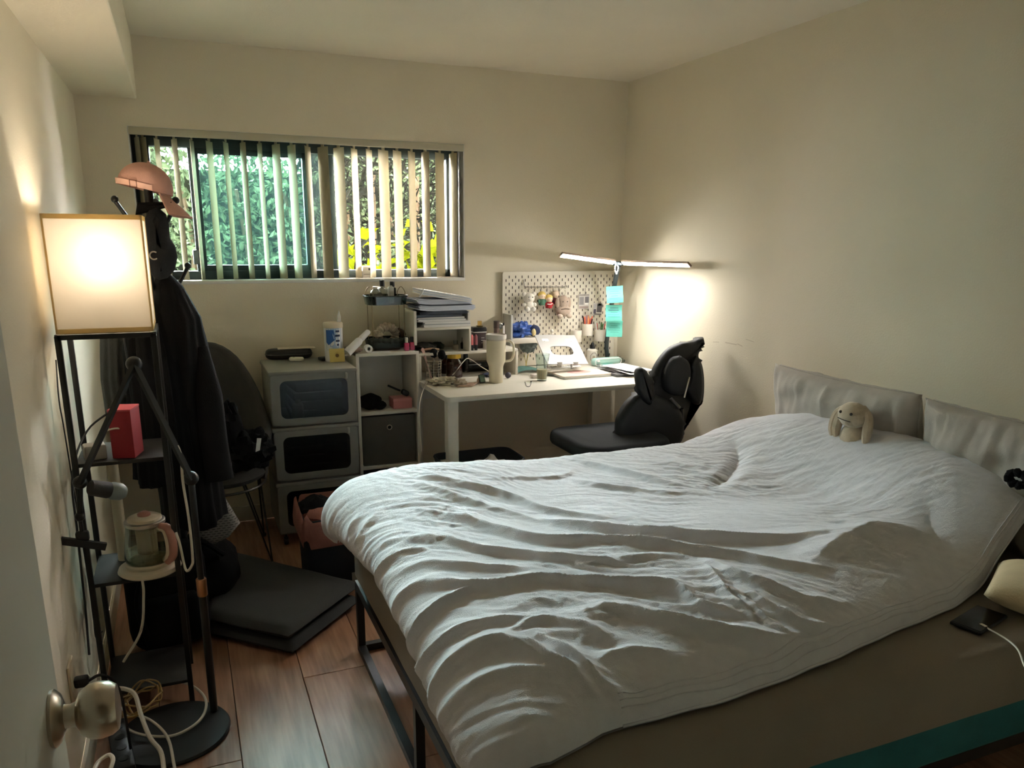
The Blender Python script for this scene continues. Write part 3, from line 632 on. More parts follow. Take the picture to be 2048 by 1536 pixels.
c1 = [e, at(1985, 1262, Z=0.567), at(2015, 1280, Z=0.563), at(2036, 1300, Z=0.562), at(2050, 1335, Z=0.561), at(2080, 1400, Z=0.558)]
cb = thing('charging_cable', 'thin white charging cable running from the phone across the sheet', 'cable', e)
MB().tube(smooth_path(c1, 6), 0.0022, 6).build('wire', WIRE, cb); MB().bar(at(1961, 1249, Z=0.567), at(1972, 1255, Z=0.567), 0.009, 0.006).build('plug', WIRE, cb)
# ================================================================== shelf lamp by the left wall
LX0, LX1, LY0, LY1 = -0.335, -0.088, 2.50, 2.75
lamp = thing('shelf_floor_lamp', 'lit floor lamp with square cream shade on a black shelf tower', 'floor lamp', ((LX0+LX1)/2, (LY0+LY1)/2, 0))
SHADE = translucent('shade_linen', (246, 240, 230), 0.42)
def shade_wall(a, b):
    m = MB(); a = np.array(a); b = np.array(b); n = np.cross(b-a, ZA); n /= np.linalg.norm(n); t_ = n*0.0008
    m.add([a-t_, b-t_, b-t_+ZA*0.327, a-t_+ZA*0.327, a+t_, b+t_, b+t_+ZA*0.327, a+t_+ZA*0.327], [(0, 1, 2, 3), (7, 6, 5, 4), (0, 4, 5, 1), (3, 2, 6, 7), (0, 3, 7, 4), (1, 5, 6, 2)]); return m
zs = 1.228; C4 = [(LX0, LY0, zs), (LX1, LY0, zs), (LX1, LY1, zs), (LX0, LY1, zs)]
sh_ = MB()
for k in range(4): w_ = shade_wall(C4[k], C4[(k+1) % 4]); sh_.add(w_.v, w_.f)
so = sh_.build('lamp_shade', SHADE, lamp, smooth=False)
TRM = translucent('shade_trim', (240, 222, 178), 0.6)
tr = MB()
for z in (zs+0.006, zs+0.321):
    for k in range(4): tr.bar((*C4[k][:2], z), (*C4[(k+1) % 4][:2], z), 0.003, 0.013)
for k in range(4): tr.bar((*C4[k][:2], zs), (*C4[k][:2], zs+0.327), 0.005, 0.005)
tr.build('shade_trim', TRM, so, smooth=False)
cx, cy = (LX0+LX1)/2, (LY0+LY1)/2
BULB = emitter('warm_bulb', (1.0, 0.92, 0.80), 3.5)
MB().ball((cx+0.01, LY0+0.085, 1.385), (0.026, 0.026, 0.034), 16, 10).build('bulb', BULB, lamp)
MB().lathe([(0.014, 0), (0.014, 0.05), (0.02, 0.055), (0.02, 0.06)], (cx+0.01, LY0+0.085, 1.292), 12).rod((cx+0.01, LY0+0.085, 1.225), (cx+0.01, LY0+0.085, 1.295), 0.006).build('socket', BLACKP, lamp)
ld = bpy.data.lights.new('bulb_light', 'POINT'); ld.energy = 1.0; ld.color = (1.0, 0.89, 0.75); ld.shadow_soft_size = 0.035
lo = bpy.data.objects.new('bulb_light', ld); COL.objects.link(lo); lo.location = (cx+0.01, LY0+0.085, 1.44)
for px, py in ((LX0, LY0), (LX1, LY0), (LX1, LY1), (LX0, LY1)):
    MB().span(px-0.008 if px < cx else px-0.008, px+0.008, py-0.008, py+0.008, 0, 1.222, 0.001).build('post', BLACKM, lamp, angle=30)
for z in (1.218,):
    b = MB()
    for k in range(4): b.bar((*C4[k][:2], z), (*C4[(k+1) % 4][:2], z), 0.016, 0.014)
    b.bar((LX0, LY0+0.085, z), (LX1, LY0+0.085, z), 0.012, 0.008)
    b.build('top_rail', BLACKM, lamp, angle=30)
for z in (0.845, 0.46, 0.08): MB().span(LX0, LX1, LY0, LY1, z-0.012, z, 0.002).build('shelf', mat('black_board', (34, 31, 29), 0.5, var=0.1), lamp)
cd = MB().tube(smooth_path([(cx+0.03, LY1-0.05, 1.215), (cx+0.03, LY1-0.05, 1.05), (cx-0.02, LY1-0.06, 0.97), (LX0+0.02, LY1-0.06, 0.90), (LX0-0.018, LY0+0.06, 0.8), (LX0-0.016, LY0-0.02, 0.62), (LX0-0.02, LY0-0.04, 0.4), (LX0-0.012, LY0-0.14, 0.30)], 6), 0.0035, 6); cd.build('cord', BLACKP, lamp)
# red box of sachets and the small things on the upper shelf
def shelf_at(px, py, z): return at(px, py, Z=z)
rbx = thing('red_box', 'red cardboard box standing on the upper shelf of the lamp tower', 'box', (-0.195, 2.56, 0.845))
RED = mat('red_card', (158, 34, 44), 0.6, var=0.06); R = rotm(rz=-0.25)
MB().box((-0.195, 2.56, 0.918), (0.065, 0.085, 0.145), R, 0.002).build('carton', RED, rbx, angle=30); MB().box((-0.195, 2.56, 0.993), (0.066, 0.086, 0.006), R, 0.001).build('flap', mat('red_card_light', (196, 78, 86), 0.6), rbx, angle=30)
pb = thing('power_bank', 'grey-white power adapter with cable on the upper shelf', 'adapter', (-0.29, 2.55, 0.845))
MB().box((-0.285, 2.55, 0.868), (0.06, 0.05, 0.046), rotm(rz=0.2), 0.006).build('body', mat('warm_grey_plastic', (168, 160, 148), 0.5), pb)
MB().tube(smooth_path([(-0.285, 2.55, 0.89), (-0.26, 2.53, 0.925), (-0.22, 2.52, 0.94), (-0.19, 2.53, 0.93)], 5), 0.003, 6).build('cable', WIRE, pb)
rl = thing('paper_roll', 'upright cream paper roll on the middle shelf behind the kettle', 'paper roll', (-0.255, 2.66, 0.46))
MB().lathe([(0.0, 0), (0.017, 0), (0.017, 0.36), (0.0, 0.36)], (-0.255, 2.68, 0.46), 16).build('roll', mat('cream_paper', (214, 200, 174), 0.8), rl)
# electric kettle on its base
kx, ky_, kz_ = -0.172, 2.555, 0.462
kt = thing('glass_kettle', 'glass electric kettle with cream lid and pink handle on the lamp shelf', 'kettle', (kx, ky_, kz_))
CREAM = mat('cream_plastic', (226, 210, 184), 0.4); PINK = mat('dusty_pink_plastic', (198, 140, 122), 0.4)
MB().lathe([(0.0, 0), (0.088, 0), (0.094, 0.006), (0.090, 0.016), (0.078, 0.020), (0.0, 0.020)], (kx, ky_, kz_), 36).build('base', CREAM, kt)
MB().lathe([(0.0, 0.021), (0.068, 0.021), (0.071, 0.030), (0.068, 0.036), (0.0, 0.036)], (kx, ky_, kz_), 32).build('bottom_ring', CREAM, kt)
MB().lathe([(0.066, 0.036), (0.070, 0.05), (0.066, 0.09), (0.058, 0.14), (0.056, 0.158), (0.0545, 0.158), (0.0565, 0.14), (0.0645, 0.09), (0.0685, 0.05), (0.0645, 0.036)], (kx, ky_, kz_), 32).build('glass_jug', glassy('kettle_glass', (242, 246, 240), 0.3), kt)
MB().lathe([(0.0, 0.038), (0.063, 0.038), (0.066, 0.052), (0.064, 0.070), (0.0, 0.070)], (kx, ky_, kz_), 28).build('water', glassy('water', (236, 240, 232), 0.25), kt)
MB().lathe([(0.0, 0.062), (0.030, 0.062), (0.031, 0.140), (0.0, 0.140)], (kx, ky_, kz_), 24).build('infuser', mat('mesh_steel', (190, 164, 128), 0.4, metal=0.8, bump=0.5, bscale=900), kt)
MB().lathe([(0.056, 0.156), (0.060, 0.158), (0.060, 0.168), (0.056, 0.171), (0.0, 0.171)], (kx, ky_, kz_), 32).build('steel_rim', CHROME, kt)
MB().lathe([(0.051, 0.171), (0.050, 0.178), (0.040, 0.183), (0.0, 0.185)], (kx, ky_, kz_), 32).build('lid', CREAM, kt)
MB().lathe([(0.019, 0.184), (0.020, 0.190), (0.012, 0.196), (0.0, 0.197)], (kx, ky_, kz_), 20).build('lid_knob', PINK, kt)
hd = np.array([0.78, -0.62, 0]); c0 = np.array([kx, ky_, kz_])
MB().tube(smooth_path([c0+hd*0.056+ZA*0.155, c0+hd*0.085+ZA*0.15, c0+hd*0.098+ZA*0.11, c0+hd*0.094+ZA*0.06, c0+hd*0.070+ZA*0.035], 6), [0.011]*4+[0.013]*17+[0.011]*4, 10).build('handle', PINK, kt)
MB().tube(smooth_path([c0+hd*0.050+ZA*0.150, c0+hd*0.074+ZA*0.14, c0+hd*0.082+ZA*0.10, c0+hd*0.078+ZA*0.06, c0+hd*0.062+ZA*0.04], 6), [0.010]*25, 10).build('handle_inner', CREAM, kt)
MB().box(c0-hd*0.058+ZA*0.15, (0.03, 0.02, 0.016), rotm(rz=math.atan2(hd[1], hd[0])), 0.005).build('spout', mat('pale_teal_glass', (150, 176, 168), 0.2), kt)
MB().tube(smooth_path([c0+np.array([-0.02, -0.085, 0.005]), c0+np.array([-0.02, -0.105, -0.04]), c0+np.array([-0.04, -0.10, -0.16]), c0+np.array([-0.10, -0.09, -0.26])], 6), 0.0042, 7).build('cord', WIRE, kt)
# ------------------------------------------------------------------ microphone boom stand
bs = thing('boom_stand', 'black floor boom stand with round base holding a microphone and phone clamp', 'stand', (-0.10, 2.34, 0))
bc_ = at(347, 1462, Z=0.012)
MB().lathe([(0.0, 0), (0.165, 0), (0.167, 0.006), (0.162, 0.012), (0.02, 0.018), (0.0, 0.018)], (bc_[0], bc_[1], 0), 48).build('base', mat('black_cast_iron', (30, 30, 31), 0.6, var=0.1), bs)
pa = at(428, 1420, Z=0.016); pt = np.array([pa[0], pa[1], 0.80])
MB().rod(pa, (pa[0], pa[1], 0.42), 0.0125, 14).build('lower_pole', BLACKM, bs)
MB().lathe([(0.0145, 0), (0.0155, 0.002), (0.0155, 0.055), (0.0145, 0.057)], (pa[0], pa[1], 0.42), 16).build('copper_ring', mat('copper', (196, 140, 100), 0.3, metal=0.9), bs)
MB().rod((pa[0], pa[1], 0.42), pt, 0.010, 14).build('upper_pole', BLACKM, bs)
j1 = at(268, 728, Y=2.40); j2 = at(160, 965, Y=2.36)
MB().ball(pt, 0.022, 12, 8).build('joint', BLACKP, bs); MB().ball(j1, 0.022, 12, 8).build('joint', BLACKP, bs)
off = np.array([0.0, 0.016, 0])
for o_a in (off, -off):
    for p_a, p_b in ((pt, j1), (j1, j2)): MB().tube([p_a+o_a, p_b+o_a], 0.009, 4).build('boom_arm', BLACKM, bs, angle=30)
sp = MB()
for a_, b_ in ((pt, j1), (j1, j2)):
    pth = []; L = np.linalg.norm(b_-a_); u_, v_ = frame_of(b_-a_)
    for k in range(70): q = k/69*0.35+0.1; pth.append(a_+(b_-a_)*q + (u_*math.cos(k*1.3)+v_*math.sin(k*1.3))*0.004)
    sp.tube(pth, 0.0012, 4)
sp.build('spring', CHROME, bs)
MB().ball(j2, 0.019, 12, 8).rod(j2, j2+np.array([-0.012, 0, -0.10]), 0.008).ball(j2+np.array([-0.012, 0, -0.10]), 0.014, 10, 8).rod(j2+np.array([-0.012, 0, -0.10]), at(165, 1075, Y=2.36), 0.006).build('drop_arm', BLACKM, bs)
ca_, cb_ = at(82, 1076, Y=2.34), at(212, 1093, Y=2.36)
MB().bar(ca_, cb_, 0.016, 0.02).build('clamp_bar', BLACKP, bs); MB().box(ca_, (0.008, 0.03, 0.03), None, 0.002).build('clamp_jaw', BLACKP, bs); MB().box(at(165, 1072, Y=2.36), (0.035, 0.02, 0.03), None, 0.006).build('clamp_mount', BLACKP, bs)
mc = thing('microphone', 'dark microphone with pale blue-grey end lying on the boom arm', 'microphone', j2)
ma, mb_ = at(178, 975, Y=2.36), at(252, 985, Y=2.40)
MB().tube([ma+(mb_-ma)*t_ for t_ in (0, 0.04, 0.5, 0.56)], [0.017, 0.022, 0.024, 0.022], 18).build('body', mat('dark_mesh', (52, 48, 46), 0.6, bump=0.5, bscale=700), mc)
MB().tube([ma+(mb_-ma)*t_ for t_ in (0.55, 0.62, 0.85, 0.97, 1.0)], [0.022, 0.026, 0.025, 0.017, 0.006], 18).build('head', mat('pale_blue_grey', (138, 148, 146), 0.5), mc)
kc = thing('clipped_cord', 'white cord clipped along the boom stand pole', 'cable', pt)
MB().tube(smooth_path([at(342, 870, Y=2.42), at(360, 905, Y=2.40), at(366, 965, Y=2.36), at(378, 1040, Y=2.36), at(385, 1110, Y=2.36), at(384, 1130, Y=2.36), at(372, 1140, Y=2.38), at(360, 1090, Y=2.40), at(352, 1065, Y=2.42)], 6), 0.004, 6).build('wire', WIRE, kc)
# ------------------------------------------------------------------ coat rack with garments
cr = thing('coat_rack', 'black metal coat rack loaded with dark coats and hats', 'coat rack', (-0.075, 3.02, 0))
RKX, RKY = -0.075, 3.02
MB().rod((RKX, RKY, 0.02), (RKX, RKY, 1.66), 0.014, 14).build('pole', BLACKM, cr)
for k in range(4):
    a = math.pi/4+k*math.pi/2; d = np.array([math.cos(a), math.sin(a), 0])
    MB().tube(smooth_path([(RKX, RKY, 0.12), np.array([RKX, RKY, 0.06])+d*0.12, np.array([RKX, RKY, 0.012])+d*0.23], 5), 0.010, 8).build('foot', BLACKM, cr)
for k in range(6):
    a = k*math.pi/3+0.35; d = np.array([math.cos(a), math.sin(a), 0]); c0_ = np.array([RKX, RKY, 1.52 if k % 2 else 1.30])
    MB().tube(smooth_path([c0_, c0_+d*0.06+ZA*0.02, c0_+d*0.11+ZA*0.09], 5), 0.007, 8).ball(c0_+d*0.11+ZA*0.095, 0.012, 10, 8).build('hook', BLACKM, cr)
def drape(name, label, cat, secs, m, folds=9, amp=0.15, seed=0, group=None, n=72):
    """hanging garment: list of (z, cx, cy, rx, ry)"""
    b = MB(); R = random.Random(seed); ph = [R.random()*6.3 for _ in range(4)]; G = []; S = [np.array(s_) for s_ in secs]; rows = []
    for i in range(len(S)-1):
        for k in range(8): rows.append(S[i]+(S[i+1]-S[i])*(k/8))
    rows.append(S[-1]); N = len(rows)
    for i, (z, x, y, rx, ry) in enumerate(rows):
        f = min(1.0, i/N*2.2); row = []
        for k in range(n):
            a = 2*math.pi*k/n; q = 1 + f*amp*(math.sin(folds*a+ph[0]+z*1.5)*0.6 + 0.4*math.sin((folds*2+1)*a+ph[1]-z*2)) + 0.07*mnoise.noise(Vector((math.cos(a)*2, math.sin(a)*2, z*5+seed)))
            row.append((x+rx*q*math.cos(a), y+ry*q*math.sin(a), z + 0.012*math.sin(3*a+ph[2])*(i == N-1)))
        G.append(row)
    b.grid(np.array(G), closed_u=True); t_ = thing(name, label, cat, (secs[-1][1], secs[-1][2], secs[-1][0]), group)
    b.build('cloth', m, t_, angle=70); return t_
COATM = mat('charcoal_wool', (26, 24, 24), 0.95, var=0.2, vscale=9, bump=0.4, bscale=260, spec=0.2)
c1_ = drape('long_coat', 'long charcoal coat on the rack, its shoulder sloping below the window', 'coat', [(1.37, -0.05, 2.99, 0.02, 0.03), (1.33, -0.045, 2.99, 0.05, 0.06), (1.22, -0.03, 2.98, 0.085, 0.10), (1.12, -0.04, 2.97, 0.105, 0.12), (0.95, -0.05, 2.98, 0.105, 0.12), (0.72, -0.04, 3.0, 0.105, 0.12), (0.46, -0.03, 3.0, 0.11, 0.12)], COATM, 7, 0.10, 3, 'garments on the coat rack')
MB().tube(smooth_path([(0.04, 2.92, 1.12), (0.055, 2.90, 0.95), (0.06, 2.90, 0.78), (0.07, 2.89, 0.64)], 6), [0.030+0.018*min(1, k/6) for k in range(19)], 14).build('sleeve', COATM, c1_)
c2_ = drape('black_jacket', 'black jacket hanging nearest the lamp on the coat rack', 'jacket', [(1.28, -0.12, 2.93, 0.02, 0.03), (1.24, -0.12, 2.93, 0.06, 0.06), (1.12, -0.115, 2.90, 0.085, 0.08), (0.9, -0.11, 2.90, 0.09, 0.09), (0.66, -0.11, 2.90, 0.10, 0.09)], BLACKC, 9, 0.12, 5, 'garments on the coat rack')
c3_ = drape('grey_cardigan', 'grey knit cardigan at the wall side of the coat rack', 'cardigan', [(1.17, -0.21, 3.08, 0.015, 0.02), (1.15, -0.235, 3.08, 0.045, 0.05), (1.0, -0.245, 3.08, 0.05, 0.06), (0.84, -0.24, 3.08, 0.055, 0.06)], mat('grey_knit', (70, 68, 64), 0.95, var=0.12, bump=0.5, bscale=300), 6, 0.1, 9, 'garments on the coat rack')
# black cap with a pale C mark, hung on the rack
cap0 = at(322, 500, Y=2.93)
bc2 = thing('black_baseball_hat', 'black cap with a pale letter C hanging under the pink cap', 'cap', cap0, 'hats on the coat rack')
prof = [at(px, py, Y=2.93) for px, py in ((312, 412), (332, 428), (338, 450), (340, 475), (352, 495), (355, 515), (350, 540), (335, 556), (318, 560), (296, 545), (285, 500), (286, 450), (296, 420))]
pc = [(q[0]-cap0[0], q[2]-cap0[2]) for q in prof]
MB().slab(pc[::-1], cap0, XA, ZA, 0.10, 0.045, 4).build('crown', mat('black_felt', (30, 30, 33), 0.95, var=0.1, bump=0.3, bscale=300), bc2, angle=80)
cc = at(308, 511, Y=2.876); arc = [cc + np.array([0.0125*math.cos(a), 0, 0.0125*math.sin(a)]) for a in np.linspace(math.radians(50), math.radians(310), 18)]
MB().tube(arc, 0.0026, 6).build('letter_mark', mat('pale_grey_embroidery', (176, 168, 158), 0.8), bc2)
MB().slab([(-0.06, -0.01), (0.05, 0.02), (0.055, 0.035), (-0.05, 0.03)], at(310, 425, Y=2.93), XA, ZA, 0.05, 0.01).build('strap', BLACKC, bc2)
# pink cap on top
pcap = thing('pink_baseball_hat', 'dusty pink baseball cap perched on top of the coat rack', 'cap', at(295, 390, Y=2.97), 'hats on the coat rack')
PKC = mat('dusty_pink_cotton', (206, 158, 142), 0.85, var=0.06, vscale=30, bump=0.3, bscale=400)
c_ = at(290, 380, Y=2.97); Rt = rotm(ry=0.22, rz=0.0)
G = []
for i in range(11):
    ph_ = i/10*math.pi/2; row = []
    for k in range(32):
        a = 2*math.pi*k/32; r0 = math.sin(ph_); zz = math.cos(ph_)**0.9; flat = 1.0-0.10*math.cos(6*a)*0.12*r0
        row.append(np.array((0.088*r0*flat*math.cos(a), 0.080*r0*flat*math.sin(a), 0.088*zz)))
    G.append(row)
MB().grid(np.array(G) @ Rt.T + c_, closed_u=True).build('crown', PKC, pcap, angle=60)
G = []
for i in range(7):
    row = []
    for k in range(13):
        t_ = (k/12-0.5)*1.9; r0 = 0.080+0.075*i/6*math.cos(t_*0.75)**0.6; row.append(np.array((r0*math.cos(t_)*1.0, r0*math.sin(t_)*0.95, -0.004-0.05*(i/6)-0.012*math.sin(t_)**2*i/6)))
    G.append(row)
A = np.array(G) @ Rt.T + c_; bm_ = MB().grid(A); A2 = A-ZA*0.004; bm_.grid(A2[::-1])
rim_ = list(A[0])+[A[i][-1] for i in range(1, 7)]+list(A[-1][::-1])+[A[i][0] for i in range(5, 0, -1)]
bm_.tube(rim_, 0.003, 6, True).build('brim', PKC, pcap, angle=60)
bk = [np.array((0.0905*math.cos(a), 0.0825*math.sin(a), 0.008)) @ Rt.T + c_ for a in np.linspace(math.radians(165), math.radians(285), 14)]
sb = MB(); sb.grid(np.array([[p_-ZA*0.009 for p_ in bk], [p_+ZA*0.009 for p_ in bk]])); so_ = sb.build('back_strap', mat('pale_pink_strap', (232, 186, 166), 0.8), pcap)
q = bk[9]; MB().tube([q+np.array([0.010, -0.003, 0.011]), q+np.array([0.010, -0.003, -0.011]), q+np.array([-0.010, -0.003, -0.011]), q+np.array([-0.010, -0.003, 0.011])], 0.0016, 5, True).build('buckle', mat('brown_metal', (120, 70, 50), 0.4), so_)
MB().ball(np.array((0, 0, 0.089)) @ Rt.T + c_, 0.006, 8, 6).build('button', PKC, pcap)
# woven black and white tote behind
def weave_mat():
    m = bpy.data.materials.new('black_white_weave'); m.use_nodes = True; nt = m.node_tree; p_ = nt.nodes['Principled BSDF']
    tc = nt.nodes.new('ShaderNodeTexCoord'); ck = nt.nodes.new('ShaderNodeTexBrick'); ck.inputs['Scale'].default_value = 26; ck.inputs['Color1'].default_value = (0.02, 0.02, 0.02, 1); ck.inputs['Color2'].default_value = (0.03, 0.03, 0.03, 1); ck.inputs['Mortar'].default_value = (0.30, 0.28, 0.26, 1); ck.inputs['Mortar Size'].default_value = 0.10; ck.inputs['Brick Width'].default_value = 0.5
    sx = nt.nodes.new('ShaderNodeSeparateXYZ'); cbn = nt.nodes.new('ShaderNodeCombineXYZ'); nt.links.new(tc.outputs['Object'], sx.inputs[0]); nt.links.new(sx.outputs[0], cbn.inputs[0]); nt.links.new(sx.outputs[2], cbn.inputs[1])
    nt.links.new(cbn.outputs[0], ck.inputs[0]); nt.links.new(ck.outputs[0], p_.inputs['Base Color']); p_.inputs['Roughness'].default_value = 0.8; return m
to = thing('woven_tote', 'black and white woven tote bag hanging below the coats', 'tote bag', at(440, 1090, Y=3.1))
o_ = at(435, 1030, Y=3.1); pol = [(q[0]-o_[0], q[2]-o_[2]) for q in (at(px, py, Y=3.1) for px, py in ((392, 1018), (432, 1012), (436, 975), (444, 985), (480, 1045), (458, 1072), (425, 1088), (395, 1085)))]
MB().slab(pol[::-1], o_, XA, ZA, 0.07, 0.03, 3).build('bag_body', weave_mat(), to, angle=60)
MB().tube(smooth_path([at(436, 980, Y=3.1), at(428, 930, Y=3.08), at(420, 900, Y=3.06)], 5), 0.006, 6).build('handle', BLACKC, to)
# black backpack and bag on the floor under the rack
bp = thing('black_backpack', 'black backpack slumped on the floor behind the boom stand', 'backpack', (-0.16, 2.93, 0))
MB().box((-0.15, 2.94, 0.20), (0.28, 0.19, 0.39), rotm(rx=-0.12, rz=0.15), 0.075, 5).build('main_bag', BLACKC, bp)
MB().box((-0.135, 2.835, 0.14), (0.20, 0.06, 0.19), rotm(rx=-0.12, rz=0.15), 0.028, 4).build('front_pocket', BLACKC, bp)
MB().tube(smooth_path([(-0.22, 2.85, 0.32), (-0.24, 2.78, 0.24), (-0.22, 2.79, 0.10)], 6), 0.012, 6).build('strap', BLACKC, bp)
MB().tube(smooth_path([(-0.04, 2.85, 0.31), (-0.02, 2.78, 0.22), (-0.04, 2.80, 0.08)], 6), 0.012, 6).build('strap', BLACKC, bp)
db = thing('black_holdall', 'black holdall lying on the floor under the long coats', 'holdall', (0.0, 3.15, 0))
MB().ball((-0.02, 3.2, 0.16), (0.14, 0.16, 0.17), 24, 16, None, 0.18, 7, 2.2).build('bag_body', BLACKC, db); MB().tube(smooth_path([(-0.1, 3.08, 0.28), (-0.03, 3.03, 0.36), (0.06, 3.08, 0.27)], 6), 0.011, 6).build('handle', BLACKC, db)
# ------------------------------------------------------------------ grey armchair with wire legs in the corner
ac = thing('grey_armchair', 'dark grey upholstered armchair with thin wire legs in the corner', 'armchair', (0.16, 3.72, 0))
UPH = mat('grey_upholstery', (60, 56, 51), 0.92, var=0.1, vscale=25, bump=0.35, bscale=400)
# shell: back and arms as one wrapped band
G = []
for i in range(9):
    row = []; v = i/8
    for k in range(25):
        a = math.radians(-28 + 236*k/24); hgt = 0.645 + 0.355*max(0.0, math.sin(a))**1.6 if v > 0 else 0
        zz = 0.40 + (0.20 + 0.38*max(0.0, math.sin(a*1.0))**1.3)*v; fl = 1+0.14*v
        row.append((0.092+0.215*fl*math.cos(a), 3.74+0.25*fl*math.sin(a), zz))
    G.append(row)
A = np.array(G); ctr = np.array([0.092, 3.74, 0]); d_ = A-ctr; d_[..., 2] = 0; d_ /= np.linalg.norm(d_, axis=-1)[..., None]
sb_ = MB(); full = np.concatenate([A, (A-d_*0.045)[::-1], A[:1]]); sb_.grid(full)
sb_.add([tuple(p_) for p_ in full[:-1, 0]], [tuple(range(len(full)-1))]); sb_.add([tuple(p_) for p_ in full[:-1, -1]], [tuple(range(len(full)-1))])
sb_.build('backrest', UPH, ac, angle=75)
rm = MB(); rm.tube(smooth_path([tuple(p_) for p_ in (A[-1]-d_[-1]*0.022)[::3]], 4), 0.024, 10); rm.build('rolled_rim', UPH, ac)
MB().ball((0.092, 3.70, 0.435), (0.21, 0.23, 0.055), 28, 12).build('seat', UPH, ac)
WL = mat('dull_wire', (70, 66, 60), 0.4, metal=0.7)
for sx_, sy_ in ((1, -1), (-1, -1), (1, 1), (-1, 1)):
    f_ = np.array([0.092+sx_*0.19, 3.72+sy_*0.2, 0.012])
    MB().tube([(0.092+sx_*0.09, 3.72+sy_*0.17, 0.40), f_, (0.092+sx_*0.17, 3.72+sy_*0.06, 0.40)], 0.005, 7).ball(f_, (0.012, 0.012, 0.012), 8, 6).build('leg', WL, ac)
MB().tube([(0.092+0.2*math.cos(a), 3.70+0.22*math.sin(a), 0.385) for a in np.linspace(0, 2*math.pi, 36, endpoint=False)], 0.006, 6, True).build('seat_ring', WL, ac)
gj = thing('thrown_garment', 'black garment with a white care tag thrown over the armchair arm', 'garment', (0.20, 3.48, 0.55))
MB().ball((0.215, 3.50, 0.58), (0.10, 0.10, 0.085), 30, 18, None, 0.45, 4, 3.2).build('cloth', BLACKC, gj)
MB().ball((0.14, 3.50, 0.68), (0.055, 0.07, 0.12), 24, 16, None, 0.35, 6, 3).build('sleeve', BLACKC, gj)
tp = at(515, 890, Y=3.385)
MB().slab([(-0.010, -0.03), (0.008, -0.024), (0.018, 0.028), (0.0, 0.03)], tp, XA, ZA, 0.002).build('care_tag', PAPERW, gj, smooth=False)
# ------------------------------------------------------------------ folded grey foam mat on the floor
FM = mat('grey_foam_cover', (56, 56, 54), 0.8, var=0.08, vscale=6, bump=0.25, bscale=250)
fm = thing('folded_floor_mat', 'folded dark grey padded floor mat lying beside the bed foot', 'floor mat', (0.28, 3.05, 0))
def mat_slab(z0, z1, pts, seed):
    b = MB(); n = 26; P4 = [np.array(p_) for p_ in pts]; Gt = []; Gb = []
    for i in range(n+1):
        rt_ = []; rb_ = []
        for k in range(n+1):
            u, v = k/n, i/n; p_ = (P4[0]*(1-u)+P4[1]*u)*(1-v) + (P4[3]*(1-u)+P4[2]*u)*v
            e = min(u, 1-u, v, 1-v); r_ = min(1, e/0.06)**0.5; w_ = 0.006*mnoise.noise(Vector((p_[0]*6, p_[1]*6, seed)))
            rt_.append((p_[0], p_[1], (z0+z1)/2+(z1-z0)/2*r_+w_)); rb_.append((p_[0], p_[1], (z0+z1)/2-(z1-z0)/2*r_))
        Gt.append(rt_); Gb.append(rb_[::-1])
    return b.grid(np.array(Gt)).grid(np.array(Gb))
t1, t2 = at(400, 1120, Z=0.105), at(440, 1092, Z=0.105); t3, t4 = at(722, 1160, Z=0.105), at(576, 1262, Z=0.105)
near_l = at(408, 1225, Z=0.105)
mat_slab(0.056, 0.108, [near_l[:2], t4[:2], t3[:2], t2[:2]], 2).build('upper_panel', FM, fm, angle=70, weld=True)
mat_slab(0.002, 0.054, [near_l[:2]+[0.0, -0.01], t4[:2]+[0.01, -0.015], t3[:2]+[-0.01, -0.03], t2[:2]], 5).build('lower_panel', FM, fm, angle=70, weld=True)
# ------------------------------------------------------------------ laundry hamper with pinkish cloth
lh = thing('laundry_hamper', 'dark navy laundry hamper with a pink-brown cloth liner folded over its rim', 'hamper', (0.53, 3.33, 0))
hc = np.array([0.535, 3.30, 0]); NAVY = mat('navy_fabric', (30, 32, 38), 0.9, var=0.1, bump=0.3, bscale=300)
G = [[(hc[0]+q[0]*s_, hc[1]+q[1]*s_, z) for q in rrect(0.27, 0.27, 0.03, 4)] for z, s_ in ((0.005, 0.96), (0.02, 1.0), (0.20, 1.03), (0.33, 1.06), (0.33, 1.02), (0.03, 0.95))]
MB().grid(np.array(G), closed_u=True).add([G[0][k] for k in range(len(G[0]))], [tuple(range(len(G[0])))]).build('bin', NAVY, lh, angle=50)
ROSE = mat('pink_brown_cloth', (150, 96, 84), 0.9, var=0.15, vscale=15, bump=0.4, bscale=200)
G = []
for j, (z, s_) in enumerate(((0.18, 0.90), (0.30, 0.99), (0.345, 1.06), (0.335, 1.13), (0.27, 1.16), (0.23, 1.15))):
    row = rrect(0.27, 0.27, 0.03, 8); G.append([(hc[0]+q[0]*s_*(1+0.03*math.sin(k*1.3+j)), hc[1]+q[1]*s_*(1+0.03*math.cos(k*1.7)), z+0.02*math.sin(k*0.9)*(j > 0)) for k, q in enumerate(row)])
MB().grid(np.array(G), closed_u=True).build('liner', ROSE, lh, angle=80)
MB().box((0.605, 3.148, 0.05), (0.05, 0.003, 0.05), None).build('label_tag', mat('grey_tag', (140, 138, 128), 0.7), lh, smooth=False)
